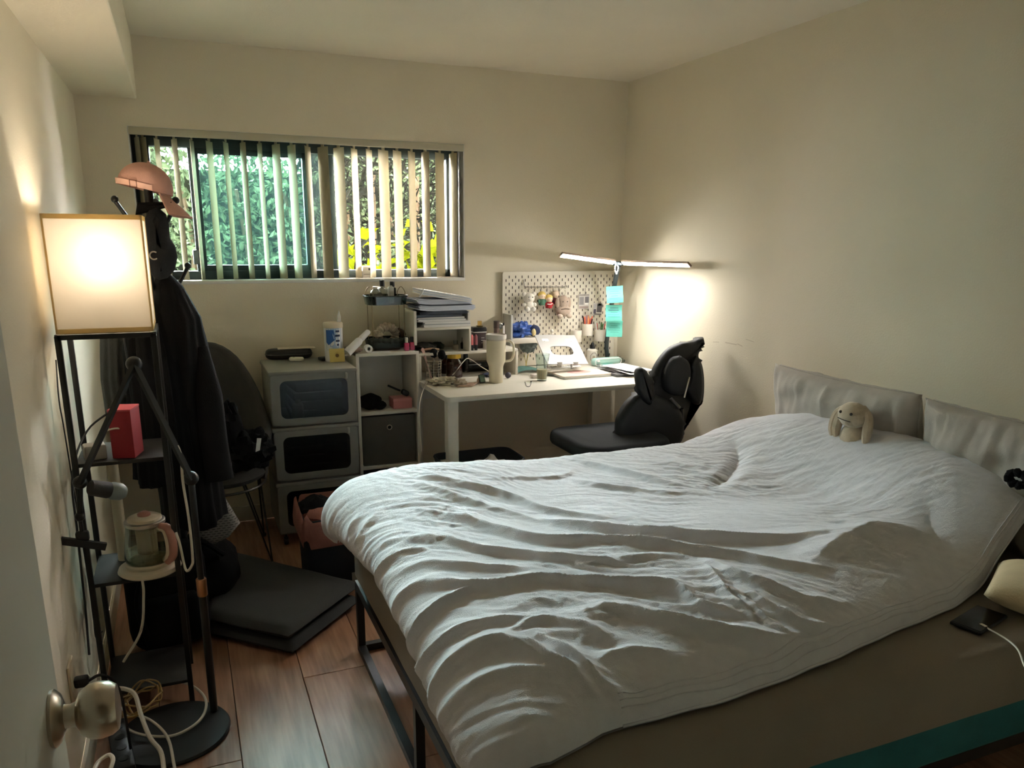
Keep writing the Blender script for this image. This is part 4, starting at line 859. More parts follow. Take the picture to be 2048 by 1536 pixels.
for k, (dx, dy, lab, m_) in enumerate(((0.06, 0.0, 'rose-brown folded garment poking out of the laundry hamper', ROSE), (-0.06, 0.04, 'dark garment bundled inside the laundry hamper', BLACKC))):
    g = thing('folded_garment', lab, 'garment', (hc[0]+dx, hc[1]+dy, 0.27))
    if k == 0: MB().box((hc[0]+dx, hc[1]+dy, 0.355), (0.11, 0.13, 0.05), rotm(ry=-0.5, rz=0.4), 0.018, 3).ball((hc[0]-0.03, hc[1]-0.02, 0.31), (0.10, 0.10, 0.045), 20, 12, None, 0.3, 3).build('cloth', m_, g)
    else: MB().ball((hc[0]+dx, hc[1]+dy, 0.33), (0.075, 0.085, 0.05), 20, 12, None, 0.3, 9).build('cloth', m_, g)
# ------------------------------------------------------------------ cables, power strip, outlet near the door
ol = thing('wall_outlet', 'cream outlet plate with a black plug low on the left wall', 'outlet', (XL, 2.24, 0.28))
oc = at(141, 1362, X=XL)
MB().box((XL+0.004, oc[1], oc[2]), (0.008, 0.075, 0.115), None, 0.003).build('cover_plate', CREAM, ol); MB().box((XL+0.025, oc[1]+0.005, oc[2]-0.01), (0.035, 0.028, 0.028), None, 0.006).build('plug', BLACKP, ol)
MB().tube(smooth_path([(XL+0.04, oc[1], oc[2]-0.01), (XL+0.075, oc[1]+0.01, oc[2]-0.005), (XL+0.11, oc[1]+0.03, oc[2]-0.07), (XL+0.12, oc[1]+0.02, 0.07)], 6), 0.004, 6).build('cord', BLACKP, ol)
for k, (px, py, Y_) in enumerate(((72, 0, 0), (0, 0, 0))): pass
ps = thing('power_strip', 'black power strip on the floor beside the boom stand base', 'power strip', at(262, 1495, Z=0))
pp = at(258, 1498, Z=0.035)
MB().box((pp[0]-0.02, pp[1]-0.0, 0.042), (0.055, 0.26, 0.045), rotm(rz=0.15), 0.008).build('body', BLACKP, ps)
for k in range(4): MB().lathe([(0.014, 0), (0.014, 0.002), (0.011, 0.002)], (pp[0]-0.02-0.15*(-0.09+k*0.055), pp[1]-0.085+k*0.055, 0.064), 14).build('socket', mat('dark_socket', (12, 12, 12), 0.4), ps)
ps2 = lambda *a: smooth_path([at(x, y, Z=z) for x, y, z in a], 7)
w1 = thing('thick_white_cable', 'thick cream cable curving over the power strip near the door knob', 'cable', at(275, 1385, Z=0.1))
MB().tube(ps2((215, 1376, 0.16), (250, 1378, 0.15), (270, 1390, 0.13), (282, 1430, 0.10), (300, 1475, 0.08), (322, 1505, 0.07), (330, 1560, 0.07)), 0.0065, 8).build('wire', WIRE, w1)
w2 = thing('looped_white_cable', 'thin white cable making a wide loop over the stand base', 'cable', at(340, 1400, Z=0.03))
MB().tube(ps2((225, 1470, 0.03), (232, 1440, 0.04), (262, 1395, 0.05), (320, 1366, 0.04), (370, 1366, 0.035), (405, 1388, 0.03), (412, 1415, 0.03), (395, 1445, 0.028), (350, 1470, 0.028), (300, 1472, 0.028), (262, 1462, 0.03), (245, 1445, 0.03), (262, 1430, 0.03), (300, 1440, 0.05), (335, 1475, 0.05), (350, 1540, 0.05)), 0.0045, 7).build('wire', WIRE, w2)
GOLD = mat('tan_cable', (168, 134, 78), 0.45)
w3 = thing('tan_cable_coil', 'tangled tan and gold cable coil beside the stand base', 'cable', at(290, 1425, Z=0.03))
cpt = at(288, 1422, Z=0.05); R = random.Random(5); pts = []
for k in range(34): a = k*0.75; r_ = 0.045+0.02*R.random(); pts.append(cpt + np.array([r_*math.cos(a), r_*math.sin(a)*1.3, 0.02+0.045*R.random()]))
MB().tube(smooth_path(pts, 5), 0.0028, 6).build('wire', GOLD, w3)
w4 = thing('corner_white_cable', 'short loop of white cable at the bottom edge beside the door', 'cable', at(205, 1520, Z=0.2))
MB().tube(ps2((180, 1560, 0.30), (196, 1525, 0.30), (218, 1510, 0.30), (226, 1520, 0.30), (218, 1545, 0.29), (205, 1575, 0.25)), 0.005, 7).build('wire', WIRE, w4)
w5 = thing('wall_cable', 'thin dark cable hanging down the left wall behind the lamp tower', 'cable', at(190, 1250, X=XL+0.01))
MB().tube(smooth_path([at(112, 720, X=XL+0.006), at(118, 800, X=XL+0.006), at(130, 870, X=XL+0.006), at(172, 1130, X=XL+0.006), at(186, 1230, X=XL+0.008), at(192, 1275, X=XL+0.008), at(205, 1262, X=XL+0.01)], 6), 0.0022, 6).build('wire', BLACKP, w5)
# ================================================================== stackable storage boxes with clear doors
CLEAR = glassy('smoky_clear_plastic', (150, 148, 142), 0.0, 0.25, 0.12, (90, 88, 84))
SX0, SX1, SY0, SY1 = 0.345, 0.752, 3.74, 4.14
zz = [(0.612, 0.882), (0.338, 0.608), (0.064, 0.334)]
labs = ['grey plastic storage box with clear door, top of the stack beside the cube shelf', 'grey plastic storage box with clear door, middle of the stack', 'grey plastic storage box with clear door, bottom of the stack on casters']
GB = mat('storage_grey', (128, 126, 118), 0.5, var=0.05); GIN = mat('storage_inner', (60, 58, 54), 0.7)
for (z0, z1), lb in zip(zz, labs):
    s_ = thing('storage_box', lb, 'storage box', ((SX0+SX1)/2, (SY0+SY1)/2, z0), 'stacked storage boxes')
    b = MB(); b.span(SX0, SX0+0.018, SY0, SY1, z0, z1-0.02, 0.004); b.span(SX1-0.018, SX1, SY0, SY1, z0, z1-0.02, 0.004); b.span(SX0, SX1, SY1-0.012, SY1, z0, z1-0.02, 0.003); b.span(SX0, SX1, SY0, SY1, z0, z0+0.016, 0.004); b.build('body', GB, s_, angle=30)
    b = MB(); b.span(SX0-0.006, SX1+0.006, SY0-0.008, SY1, z1-0.022, z1, 0.008); b.build('lid', mat('storage_lid', (128, 126, 118), 0.45, var=0.05), s_, angle=30)
    cxs, czs = (SX0+SX1)/2, (z0+z1)/2-0.004; o_ = rrect(SX1-SX0-0.006, z1-z0-0.03, 0.012, 5); i_ = rrect(SX1-SX0-0.085, z1-z0-0.085, 0.03, 5)
    d = MB().ring(o_, i_, (cxs, SY0-0.001, czs), XA, ZA, 0.014).build('door', GB, s_, angle=30)
    MB().slab(rrect(SX1-SX0-0.08, z1-z0-0.08, 0.03, 5), (cxs, SY0+0.001, czs), XA, ZA, 0.002).build('clear_panel', CLEAR, d, smooth=False)
    MB().box((cxs+0.155, SY0-0.011, z1-0.035), (0.012, 0.012, 0.03), None, 0.003).build('door_catch', mat('pale_catch', (170, 168, 158), 0.5), d)
    if z0 < 0.1:
        for ax in (SX0+0.03, SX1-0.03):
            for ay in (SY0+0.03, SY1-0.03): MB().lathe([(0.0, 0), (0.02, 0), (0.022, 0.01), (0.02, 0.02), (0, 0.02)], (ax-0.01, ay, 0.022), 14, rotm(ry=math.pi/2)).rod((ax, ay, 0.02), (ax, ay, z0+0.004), 0.006).build('caster', BLACKP, s_)
# things inside
for lb, c, d_, m_ in (('folded black clothes filling the top storage box', (0.57, 3.92, 0.72), (0.26, 0.26, 0.18), BLACKC), ('folded black clothes filling the middle storage box', (0.55, 3.92, 0.45), (0.32, 0.28, 0.19), BLACKC)):
    g = thing('folded_clothes', lb, 'clothes', (c[0], c[1], c[2]-d_[2]/2))
    for k in range(4): MB().box((c[0], c[1], c[2]-d_[2]/2+d_[2]/8+k*d_[2]/4), (d_[0]-0.01*k, d_[1], d_[2]/4-0.002), rotm(rz=0.04*(k-1)), 0.012, 2).build('garment_layer', m_, g)
g = thing('white_bottle', 'white bottle standing inside the top storage box', 'bottle', (0.465, 3.79, 0.63)); gc = at(597, 828, Y=3.79)
MB().slab(rrect(0.055, 0.085, 0.012), (gc[0]-0.002, 3.79, 0.672), XA, ZA, 0.035, 0.012).build('body', PAPERW, g); MB().lathe([(0.012, 0), (0.012, 0.018), (0, 0.018)], (gc[0], 3.79, 0.715), 14).build('cap', mat('beige_cap', (190, 180, 160), 0.5), g)
g = thing('cream_box', 'pale cream carton inside the bottom storage box', 'carton', (0.46, 3.80, 0.08)); MB().span(0.40, 0.50, 3.77, 3.95, 0.082, 0.24, 0.004).build('carton', mat('cream_card', (206, 188, 150), 0.8), g); MB().span(0.402, 0.498, 3.775, 3.945, 0.239, 0.243).build('lid_flap', CREAM, g)
ZT = 0.882
# ------------------------------------------------------------------ on the top storage box
bc3 = thing('black_case', 'black zipped headset case on the storage boxes', 'case', (0.435, 3.90, ZT))
c_ = at(577, 705, Z=ZT+0.035)
MB().slab(rrect(0.235, 0.11, 0.05, 8), (c_[0]+0.005, c_[1]+0.03, ZT+0.026), XA, YA, 0.05, 0.02, 4).build('shell', mat('black_eva', (28, 27, 27), 0.55, var=0.1), bc3, angle=60)
MB().tube([(c_[0]+0.005+p_[0], c_[1]+0.03+p_[1], ZT+0.026) for p_ in rrect(0.237, 0.112, 0.05, 8)], 0.002, 5, True).build('zip', mat('zip_grey', (80, 78, 74), 0.5), bc3)
pn = thing('paper_sheet', 'cream paper strip resting on the black headset case', 'paper', (c_[0]+0.04, c_[1]+0.03, ZT+0.052)); MB().box((c_[0]+0.045, c_[1]+0.03, ZT+0.0535), (0.19, 0.07, 0.002), rotm(rz=-0.05)).build('sheet', mat('cream_sheet', (218, 208, 188), 0.8), pn, smooth=False)
wc = thing('wipes_canister', 'white disinfecting wipes canister with blue label and a wipe pulled up', 'canister', (0.61, 4.02, ZT)); q = at(643, 700, Z=ZT); wx, wy = q[0]-0.002, 3.99
MB().lathe([(0.0, 0), (0.046, 0), (0.047, 0.01), (0.047, 0.175), (0.0, 0.175)], (wx, wy, ZT), 32).build('can', PAPERW, wc)
def part_lathe(r, z0, z1, a0, a1, c, n=16):
    return MB().grid(np.array([[(c[0]+r*math.cos(a), c[1]+r*math.sin(a), z) for a in np.linspace(a0, a1, n)] for z in (z0, z1)]))
BLU = mat('label_blue', (48, 98, 170), 0.5); LBL = mat('label_light_blue', (176, 196, 222), 0.5); INK = mat('ink_navy', (38, 48, 84), 0.6)
def can_patch(pts, r, m_, n_='label'):
    """flat print wrapped on the can: polygon in (angle,z)"""
    V_ = []
    for i in range(len(pts)):
        a_, b_ = pts[i], pts[(i+1) % len(pts)]
        for k in range(6): t_ = k/6; V_.append(((a_[0]*(1-t_)+b_[0]*t_), a_[1]*(1-t_)+b_[1]*t_))
    ca_ = sum(p_[0] for p_ in V_)/len(V_); cz_ = sum(p_[1] for p_ in V_)/len(V_); f3 = lambda a, z: (wx+r*math.cos(a), wy+r*math.sin(a), ZT+z)
    vs = [f3(*p_) for p_ in V_] + [f3(ca_+(p_[0]-ca_)*0.5, cz_+(p_[1]-cz_)*0.5) for p_ in V_] + [f3(ca_, cz_)]; n = len(V_)
    fs = [(k, (k+1) % n, n+(k+1) % n, n+k) for k in range(n)] + [(n+k, n+(k+1) % n, 2*n) for k in range(n)]
    MB().add(vs, fs).build(n_, m_, wc)
a0 = math.radians(-100)
can_patch([(a0-0.85, 0.06), (a0+0.5, 0.06), (a0+0.9, 0.03), (a0+0.9, 0.17), (a0-0.85, 0.17)], 0.0474, LBL)
can_patch([(a0-0.85, 0.10), (a0-0.55, 0.085), (a0+0.2, 0.115), (a0+0.05, 0.162), (a0-0.85, 0.162)], 0.0477, BLU)
for k, (z_, w_) in enumerate(((0.150, 0.22), (0.128, 0.28), (0.102, 0.22), (0.082, 0.12))): can_patch([(a0+0.45-w_, z_), (a0+0.45+w_, z_), (a0+0.45+w_, z_+0.010), (a0+0.45-w_, z_+0.010)], 0.048, INK, 'label_print')
MB().lathe([(0.049, 0.170), (0.050, 0.172), (0.050, 0.192), (0.046, 0.197), (0.0, 0.197)], (wx, wy, ZT), 32).build('lid', CREAM, wc)
MB().slab([(-0.008, 0), (0.012, 0), (0.012, 0.03), (0.004, 0.06), (-0.006, 0.035)], (wx+0.03, wy, ZT+0.195), XA, ZA, 0.012, 0.004).build('wipe', PAPERW, wc)
st = thing('sticky_pad', 'yellow sticky note pad leaning on the wipes canister', 'sticky note', (wx, wy-0.06, ZT)); q = at(643, 700, Y=wy-0.052)
MB().box((wx+0.004, wy-0.056, ZT+0.035), (0.075, 0.006, 0.068), rotm(rx=-0.2)).build('pad', mat('pale_yellow', (222, 200, 120), 0.8), st, smooth=False); MB().lathe([(0.004, 0), (0.009, 0), (0.009, 0.0008), (0.004, 0.0008)], (wx+0.004, wy-0.0605, ZT+0.035), 14, rotm(rx=math.pi/2-0.2)).build('print_mark', mat('olive_print', (120, 92, 40), 0.7), st)
vp = thing('white_remote', 'small white oval remote lying at the front of the storage boxes', 'remote', at(592, 718, Z=ZT)); q = at(593, 719, Z=ZT+0.008)
MB().slab(rrect(0.075, 0.036, 0.0175, 8), (q[0], q[1], ZT+0.0105), rotm(rz=-0.35) @ XA, rotm(rz=-0.35) @ YA, 0.02, 0.009, 4).build('body', mat('ivory_plastic', (226, 220, 206), 0.35), vp, angle=60)
MB().box((q[0]-0.012, q[1]+0.004, ZT+0.021), (0.010, 0.010, 0.002), rotm(rz=-0.35)).build('button', GREYP, vp)
pf = thing('black_wallet', 'small black wallet lying on the storage boxes beside the tissue packet', 'wallet', at(655, 716, Z=ZT)); q = at(655, 717, Z=ZT+0.008)
MB().box((q[0], q[1], ZT+0.009), (0.085, 0.055, 0.016), rotm(rz=0.25), 0.005, 3).build('leather', mat('black_leather', (24, 24, 26), 0.5, bump=0.3, bscale=400), pf)
tk = thing('tissue_packet', 'little white packet at the corner of the storage boxes', 'packet', at(690, 713, Z=ZT)); q = at(688, 712, Z=ZT+0.004)
MB().box((q[0], q[1], ZT+0.005), (0.06, 0.035, 0.009), rotm(rz=0.12), 0.003).build('packet', PAPERW, tk); MB().ball((q[0], q[1], ZT+0.0098), (0.006, 0.006, 0.001), 10, 6).build('print_mark', GREYP, tk)

# ================================================================== white cube shelf
CXA, CXB, CYA, CYB = 0.788, 1.120, 3.90, 4.19
cs = thing('cube_shelf', 'narrow white three-cube shelf unit against the far wall', 'shelf unit', ((CXA+CXB)/2, 4.05, 0))
tk_ = 0.016
for n_, a_ in (('side_panel', (CXA, CXA+tk_, CYA, CYB, 0, 0.924)), ('side_panel', (CXB-tk_, CXB, CYA, CYB, 0, 0.924)), ('top_board', (CXA, CXB, CYA-0.002, CYB, 0.908, 0.924)), ('shelf_board', (CXA+tk_, CXB-tk_, CYA, CYB, 0.598, 0.614)), ('shelf_board', (CXA+tk_, CXB-tk_, CYA, CYB, 0.305, 0.321)), ('bottom_board', (CXA+tk_, CXB-tk_, CYA, CYB, 0.0, 0.03)), ('back_panel', (CXA+tk_, CXB-tk_, CYB-0.006, CYB, 0.03, 0.908))):
    MB().span(*a_, 0.001).build(n_, WHITE, cs, angle=30)
gb = thing('fabric_bin', 'charcoal fabric storage bin with round eyelet in the cube shelf', 'storage bin', (0.954, 4.0, 0.321))
MB().span(CXA+0.022, CXB-0.022, CYA+0.012, CYB-0.02, 0.322, 0.588, 0.006).build('bin', mat('charcoal_felt', (92, 89, 82), 0.92, var=0.06, bump=0.3, bscale=350), gb, angle=40)
MB().tube([(0.954+0.012*math.cos(a), CYA+0.010, 0.525+0.012*math.sin(a)) for a in np.linspace(0, 2*math.pi, 20, endpoint=False)], 0.003, 6, True).build('eyelet', CHROME, gb); MB().lathe([(0, 0), (0.011, 0), (0.011, 0.002), (0, 0.002)], (0.954, CYA+0.0115, 0.525), 16, rotm(rx=math.pi/2)).build('eyelet_hole', mat('hole_black', (10, 10, 10), 0.9), gb)
nb = thing('navy_bin', 'dark navy box in the lowest cube of the shelf', 'storage bin', (0.954, 4.0, 0.03)); MB().span(CXA+0.02, CXB-0.02, CYA+0.01, CYB-0.02, 0.031, 0.285, 0.006).build('bin', NAVY, nb, angle=40); MB().span(CXA+0.018, CXB-0.018, CYA+0.008, CYB-0.02, 0.262, 0.288, 0.004).build('lid', NAVY, nb, angle=40)
bh = thing('black_beanie', 'black knitted cap lying in the upper cube of the shelf', 'cap', (0.875, 3.97, 0.614)); MB().ball((0.872, 3.985, 0.655), (0.062, 0.06, 0.042), 24, 14, None, 0.14, 4, 2).build('crown', BLACKC, bh); MB().ball((0.915, 3.965, 0.638), (0.04, 0.045, 0.022), 18, 10, None, 0.12, 2).build('brim', BLACKC, bh)
pkb = thing('pink_box', 'pink cardboard box in the upper cube of the shelf', 'box', (1.05, 3.99, 0.614)); MB().span(0.985, 1.088, 3.935, 4.03, 0.6145, 0.668, 0.003).build('box', mat('rose_card', (204, 130, 128), 0.7), pkb, angle=30); MB().span(0.984, 1.089, 3.934, 4.031, 0.655, 0.670, 0.002).build('lid', mat('rose_card_lid', (212, 142, 138), 0.7), pkb, angle=30)
bk_ = thing('dark_brush', 'dark tangled hair brush lying on the pink box', 'hair brush', (1.06, 3.98, 0.67)); MB().box((1.063, 3.985, 0.69), (0.04, 0.05, 0.03), rotm(ry=0.5), 0.012, 3).build('brush_head', BLACKP, bk_); MB().tube([(1.04, 4.0, 0.70), (0.99, 4.06, 0.72)], 0.006, 8).build('handle', BLACKP, bk_)
# ------------------------------------------------------------------ on the cube shelf: two-tier wire tray
ZK = 0.924
tt_ = thing('wire_tray_stand', 'two-tier black wire vanity tray on the cube shelf', 'tray', (0.98, 4.03, ZK)); TX, TY = 0.985, 4.04
WM = mat('dark_green_metal', (52, 58, 54), 0.4, metal=0.5); GLT = glassy('smoked_green_glass', (150, 170, 164), 0.4)
for z_, nm in ((ZK+0.012, 'lower_tray'), (ZK+0.235, 'upper_tray')):
    g = [[(TX+x_*s_, TY+y_*s_, z_+h_) for x_, y_ in rrect(0.225, 0.16, 0.06, 8)] for s_, h_ in ((0.92, 0.0), (1.0, 0.045), (0.985, 0.045), (0.905, 0.004))]
    MB().grid(np.array(g), closed_u=True).add(g[0], [tuple(range(len(g[0])))]).build(nm, GLT if z_ > 1 else WM, tt_, angle=50)
    MB().tube([(TX+x_, TY+y_, z_+0.045) for x_, y_ in rrect(0.225, 0.16, 0.06, 8)], 0.0028, 6, True).build('rim', WM, tt_)
for sx_ in (-1, 1):
    for sy_ in (-1, 1): MB().rod((TX+sx_*0.085, TY+sy_*0.055, ZK), (TX+sx_*0.085, TY+sy_*0.055, ZK+0.24), 0.0022, 6).build('upright', mat('champagne_wire', (150, 136, 104), 0.35, metal=0.8), tt_)
    pts = [(TX+sx_*0.085+0.0, TY-0.022+0.0, ZK+0.28), (TX+sx_*0.085, TY-0.022, ZK+0.30), (TX+sx_*0.085, TY, ZK+0.325), (TX+sx_*0.085, TY+0.022, ZK+0.30), (TX+sx_*0.085, TY+0.022, ZK+0.28)]
    MB().tube(smooth_path([(p_[0]+(p_[1]-TY)*0.9*1.0, TY, p_[2]) for p_ in pts], 5), 0.0022, 6).build('tray_handle', MATS['champagne_wire'], tt_)
ZU = ZK+0.24
def bottle(name, label, cat, x, y, z, prof, m_, cap=None, capm=None, n=18, liquid=None, group=None):
    b = thing(name, label, cat, (x, y, z), group); MB().lathe(prof, (x, y, z), n).build('body', m_, b)
    if cap: MB().lathe(cap, (x, y, z), n).build('cap', capm, b)
    if liquid: MB().lathe(liquid[0], (x, y, z), n).build('liquid', liquid[1], b)
    return b
def rect_bottle(name, label, cat, x, y, z, w, d, h, m_, cw, ch, capm, group=None):
    b = thing(name, label, cat, (x, y, z), group); MB().box((x, y, z+h/2), (w, d, h), None, min(w, d)*0.18).build('body', m_, b, angle=40)
    MB().lathe([(cw*0.8, h), (cw, h+0.002), (cw, h+ch), (0, h+ch)], (x, y, z), 16).build('cap', capm, b); return b
PG = glassy('perfume_glass', (214, 222, 220), 0.5); BC = mat('black_cap', (22, 24, 26), 0.3)
bottle('perfume_bottle', 'round clear glass perfume bottle at the front of the upper tray', 'perfume', TX-0.055, TY-0.02, ZU, [(0, 0), (0.03, 0), (0.036, 0.02), (0.036, 0.045), (0.022, 0.068), (0.012, 0.074), (0.012, 0.08), (0, 0.08)], PG, [(0.016, 0.08), (0.016, 0.088), (0, 0.088)], CHROME)
bottle('perfume_bottle', 'tall clear perfume bottle with black cap in the upper tray', 'perfume', TX-0.015, TY+0.0, ZU, [(0, 0), (0.026, 0), (0.026, 0.076), (0.012, 0.084), (0.012, 0.088), (0, 0.088)], PG, [(0.013, 0.088), (0.0135, 0.12), (0, 0.12)], BC)
rect_bottle('perfume_bottle', 'slim silver-white perfume bottle in the upper tray', 'perfume', TX+0.028, TY-0.01, ZU, 0.03, 0.02, 0.085, mat('silver_white', (200, 196, 184), 0.35), 0.008, 0.006, CHROME)
rect_bottle('perfume_bottle', 'black square perfume bottle with black cap in the upper tray', 'perfume', TX+0.045, TY+0.025, ZU, 0.034, 0.03, 0.08, mat('black_glass', (26, 28, 30), 0.15), 0.013, 0.03, BC)
rect_bottle('glass_vial', 'low clear glass jar at the paper side of the upper tray', 'jar', TX+0.085, TY-0.02, ZU, 0.04, 0.035, 0.032, PG, 0.014, 0.006, CHROME)
sn = thing('fabric_scrunchie', 'ruffled beige patterned scrunchie in the lower tray', 'scrunchie', (TX-0.01, TY-0.03, ZK+0.03))
SCR = mat('mottled_beige', (176, 160, 140), 0.9, var=0.35, vscale=60, bump=0.6, bscale=120)
MB().tube([(TX-0.005+0.052*math.cos(a), TY-0.03+0.02*math.cos(a), ZK+0.075+0.045*math.sin(a)) for a in np.linspace(0, 2*math.pi, 60, endpoint=False)], [0.021+0.005*math.sin(17*k) for k in range(60)], 12, True).build('fabric_ring', SCR, sn)
hc_ = thing('hair_claw', 'brown glossy hair claw in the lower tray', 'hair clip', (TX+0.07, TY, ZK+0.03)); MB().ball((TX+0.07, TY+0.01, ZK+0.08), (0.04, 0.02, 0.026), 16, 10, rotm(ry=0.4), 0.1, 3).build('claw', mat('tortoiseshell', (86, 66, 52), 0.2, var=0.4, vscale=60), hc_)
for k in range(5): MB().tube([(TX+0.045+k*0.013, TY-0.008, ZK+0.085-k*0.004), (TX+0.047+k*0.013, TY-0.018, ZK+0.066-k*0.004)], 0.003, 6).build('tooth', MATS['tortoiseshell'], hc_)
dn_ = thing('dark_scrunchie', 'dark green scrunchie along the front of the lower tray', 'scrunchie', (TX, TY-0.06, ZK+0.02)); MB().tube(smooth_path([(TX-0.10, TY-0.055, ZK+0.05), (TX-0.05, TY-0.075, ZK+0.055), (TX+0.02, TY-0.08, ZK+0.05), (TX+0.085, TY-0.06, ZK+0.052)], 8), [0.014+0.003*math.sin(k*1.9) for k in range(25)], 9).build('fabric_ring', mat('dark_moss', (54, 56, 48), 0.9, var=0.3, vscale=50), dn_)
HPK = mat('hot_pink_polish', (228, 54, 110), 0.25)
for k, lb in enumerate(('hot pink nail polish bottle, the one with the pale cap standing in front', 'hot pink nail polish bottle beside the shelf panel')):
    q = at(813+k*13, 699, Z=ZK); y_ = min(q[1], 4.1); qx = at(813+k*13, 690, Y=3.93)[0]
    b = thing('nail_polish', lb, 'nail polish', (qx, 3.93+k*0.02, ZK), 'pink nail polish bottles'); MB().box((qx, 3.93+k*0.02, ZK+0.021), (0.024, 0.024, 0.042), None, 0.004).build('bottle', HPK, b)
    MB().box((qx, 3.93+k*0.02, ZK+0.0205), (0.028, 0.028, 0.045), None, 0.005).build('glass_shell', GLASS, b); MB().lathe([(0.008, 0.043), (0.0085, 0.07), (0, 0.07)], (qx, 3.93+k*0.02, ZK), 14).build('cap', mat('pearl_cap', (206, 198, 184), 0.3) if k == 0 else BC, b)
tb = thing('white_tube', 'white cosmetic tube leaning diagonally on the cube shelf', 'tube', (0.80, 3.95, ZK))
ta, tb_ = at(694, 706, Y=3.93), at(738, 662, Y=3.97)
MB().tube([ta+(tb_-ta)*t_ for t_ in (0, 0.05, 0.55, 0.62, 0.64, 0.97, 1.0)], [0.021, 0.022, 0.02, 0.014, 0.016, 0.014, 0.010], 16).build('tube_body', PAPERW, tb)
ru = thing('tape_roll', 'small cream roll lying on the cube shelf', 'roll', (0.84, 3.93, ZK)); q = at(737, 690, Y=3.93)
MB().lathe([(0.009, -0.02), (0.019, -0.02), (0.019, 0.02), (0.009, 0.02), (0.009, -0.02)], (q[0], 3.94, ZK+0.0195), 22, rotm(rx=math.pi/2)).build('roll', PAPERW, ru)
rm_ = thing('pink_wrapper', 'crumpled pale wrapper at the shelf corner under the tube', 'wrapper', (0.78, 3.93, ZK)); q = at(704, 690, Y=3.95); MB().ball((q[0]+0.02, 3.965, ZK+0.014), (0.035, 0.03, 0.0145), 18, 10, None, 0.3, 4).build('film', mat('pale_pink_film', (200, 170, 160), 0.4), rm_)
pl_2 = thing('paper_slip', 'flat white paper slip on the front of the cube shelf', 'paper', (0.92, 3.92, ZK)); MB().span(0.87, 0.97, 3.90, 3.945, ZK+0.0005, ZK+0.002).build('sheet', PAPERW, pl_2, smooth=False)
# monitor thing on the window sill
sb3 = thing('sill_box', 'small white indoor sensor box on the window sill behind the slats', 'sensor', (1.0, 4.262, WZ0+0.012)); q = at(736, 545, Y=4.285); MB().box((q[0], 4.287, WZ0+0.012+0.032), (0.062, 0.018, 0.064), None, 0.005).build('body', PAPERW, sb3); MB().box((q[0]+0.008, 4.277, WZ0+0.058), (0.012, 0.002, 0.012)).build('display', BLACKP, sb3); MB().box((q[0]-0.003, 4.278, WZ0+0.030), (0.045, 0.001, 0.003)).build('text_line', GREYP, sb3)

# ================================================================== desk
DX0, DX1, DY0, DY1, ZD = 1.124, 2.44, 3.452, 4.185, 0.760
dk = thing('desk', 'white rectangular desk with rounded corners along the far wall', 'desk', ((DX0+DX1)/2, 3.9, 0))
MB().slab(rrect(DX1-DX0, DY1-DY0, 0.025, 5), ((DX0+DX1)/2, (DY0+DY1)/2, ZD-0.0125), XA, YA, 0.025, 0.002, 2).build('desk_top', WHITE, dk, angle=30)
for lx in (DX0+0.015, DX1-0.075-0.09):
    MB().span(lx, lx+0.055, DY0+0.03, DY0+0.085, 0.0, ZD-0.025, 0.003).build('leg', WHITE, dk, angle=30); MB().span(lx, lx+0.055, DY1-0.085, DY1-0.03, 0.0, ZD-0.025, 0.003).build('leg', WHITE, dk, angle=30)
MB().span(DX0+0.07, DX1-0.16, DY1-0.07, DY1-0.05, 0.62, 0.70, 0.002).build('rear_apron', WHITE, dk, angle=30)
# desktop organiser shelf
OX0, OX1, OY0, OY1 = 1.118, 1.70, 3.93, 4.14
og = thing('desk_organiser', 'white desktop shelf organiser at the window end of the desk', 'organiser', (1.33, 4.03, ZD))
xd = at(940, 675, Y=OY0)[0]; zl = 0.905; zu = 1.040
for n_, a_ in (('side_panel', (OX0-0.012, OX0+0.002, OY0, OY1, ZD+0.19, 1.128)), ('lower_shelf', (OX0, OX1, OY0, OY1, zl-0.014, zl)), ('upper_shelf', (OX0, xd+0.006, OY0, OY1, zu-0.014, zu)), ('divider', (xd-0.006, xd+0.006, OY0, OY1, zl, zu-0.014)), ('side_panel', (xd-0.004, xd+0.008, OY0+0.02, OY1, zu, 1.118)), ('end_panel', (OX1-0.014, OX1, OY0, OY1, ZD, zl-0.014)), ('back_panel', (OX0+0.002, xd, OY1-0.008, OY1, zl, zu-0.014)), ('end_panel', (DX0+0.004, DX0+0.018, OY0, OY1, ZD, zl-0.014))): MB().span(*a_, 0.001).build(n_, WHITE, og, angle=30)
# paper stacks
ppm = [PAPERW, mat('bluish_paper', (206, 212, 226), 0.7), mat('grey_paper', (178, 180, 184), 0.7), mat('slate_folder', (70, 76, 88), 0.6)]
zc = zu+0.001; R = random.Random(11)
stack = [('paper_stack', 'thick ream of white paper at the base of the stack on the organiser', 0.028, 0, 0.02, 0.0), ('paper_stack', 'second ream of white paper on the organiser, under the grey folders', 0.022, 0, -0.01, 0.01), ('folder', 'slate grey folder above the reams, its end curling over the tray', 0.014, 3, -0.03, 0.02), ('folder', 'dark grey folder in the middle of the paper stack', 0.016, 3, 0.0, -0.03), ('paper_stack', 'bluish white paper sheaf resting on the dark folders', 0.026, 1, 0.015, 0.06), ('folder', 'thin dark slate folder near the top of the paper stack', 0.006, 3, 0.0, 0.03), ('paper_stack', 'loose grey-white paper sheaf fanned out below the topmost magazine', 0.026, 1, 0.0, 0.10)]
xc = (OX0+xd)/2+0.005
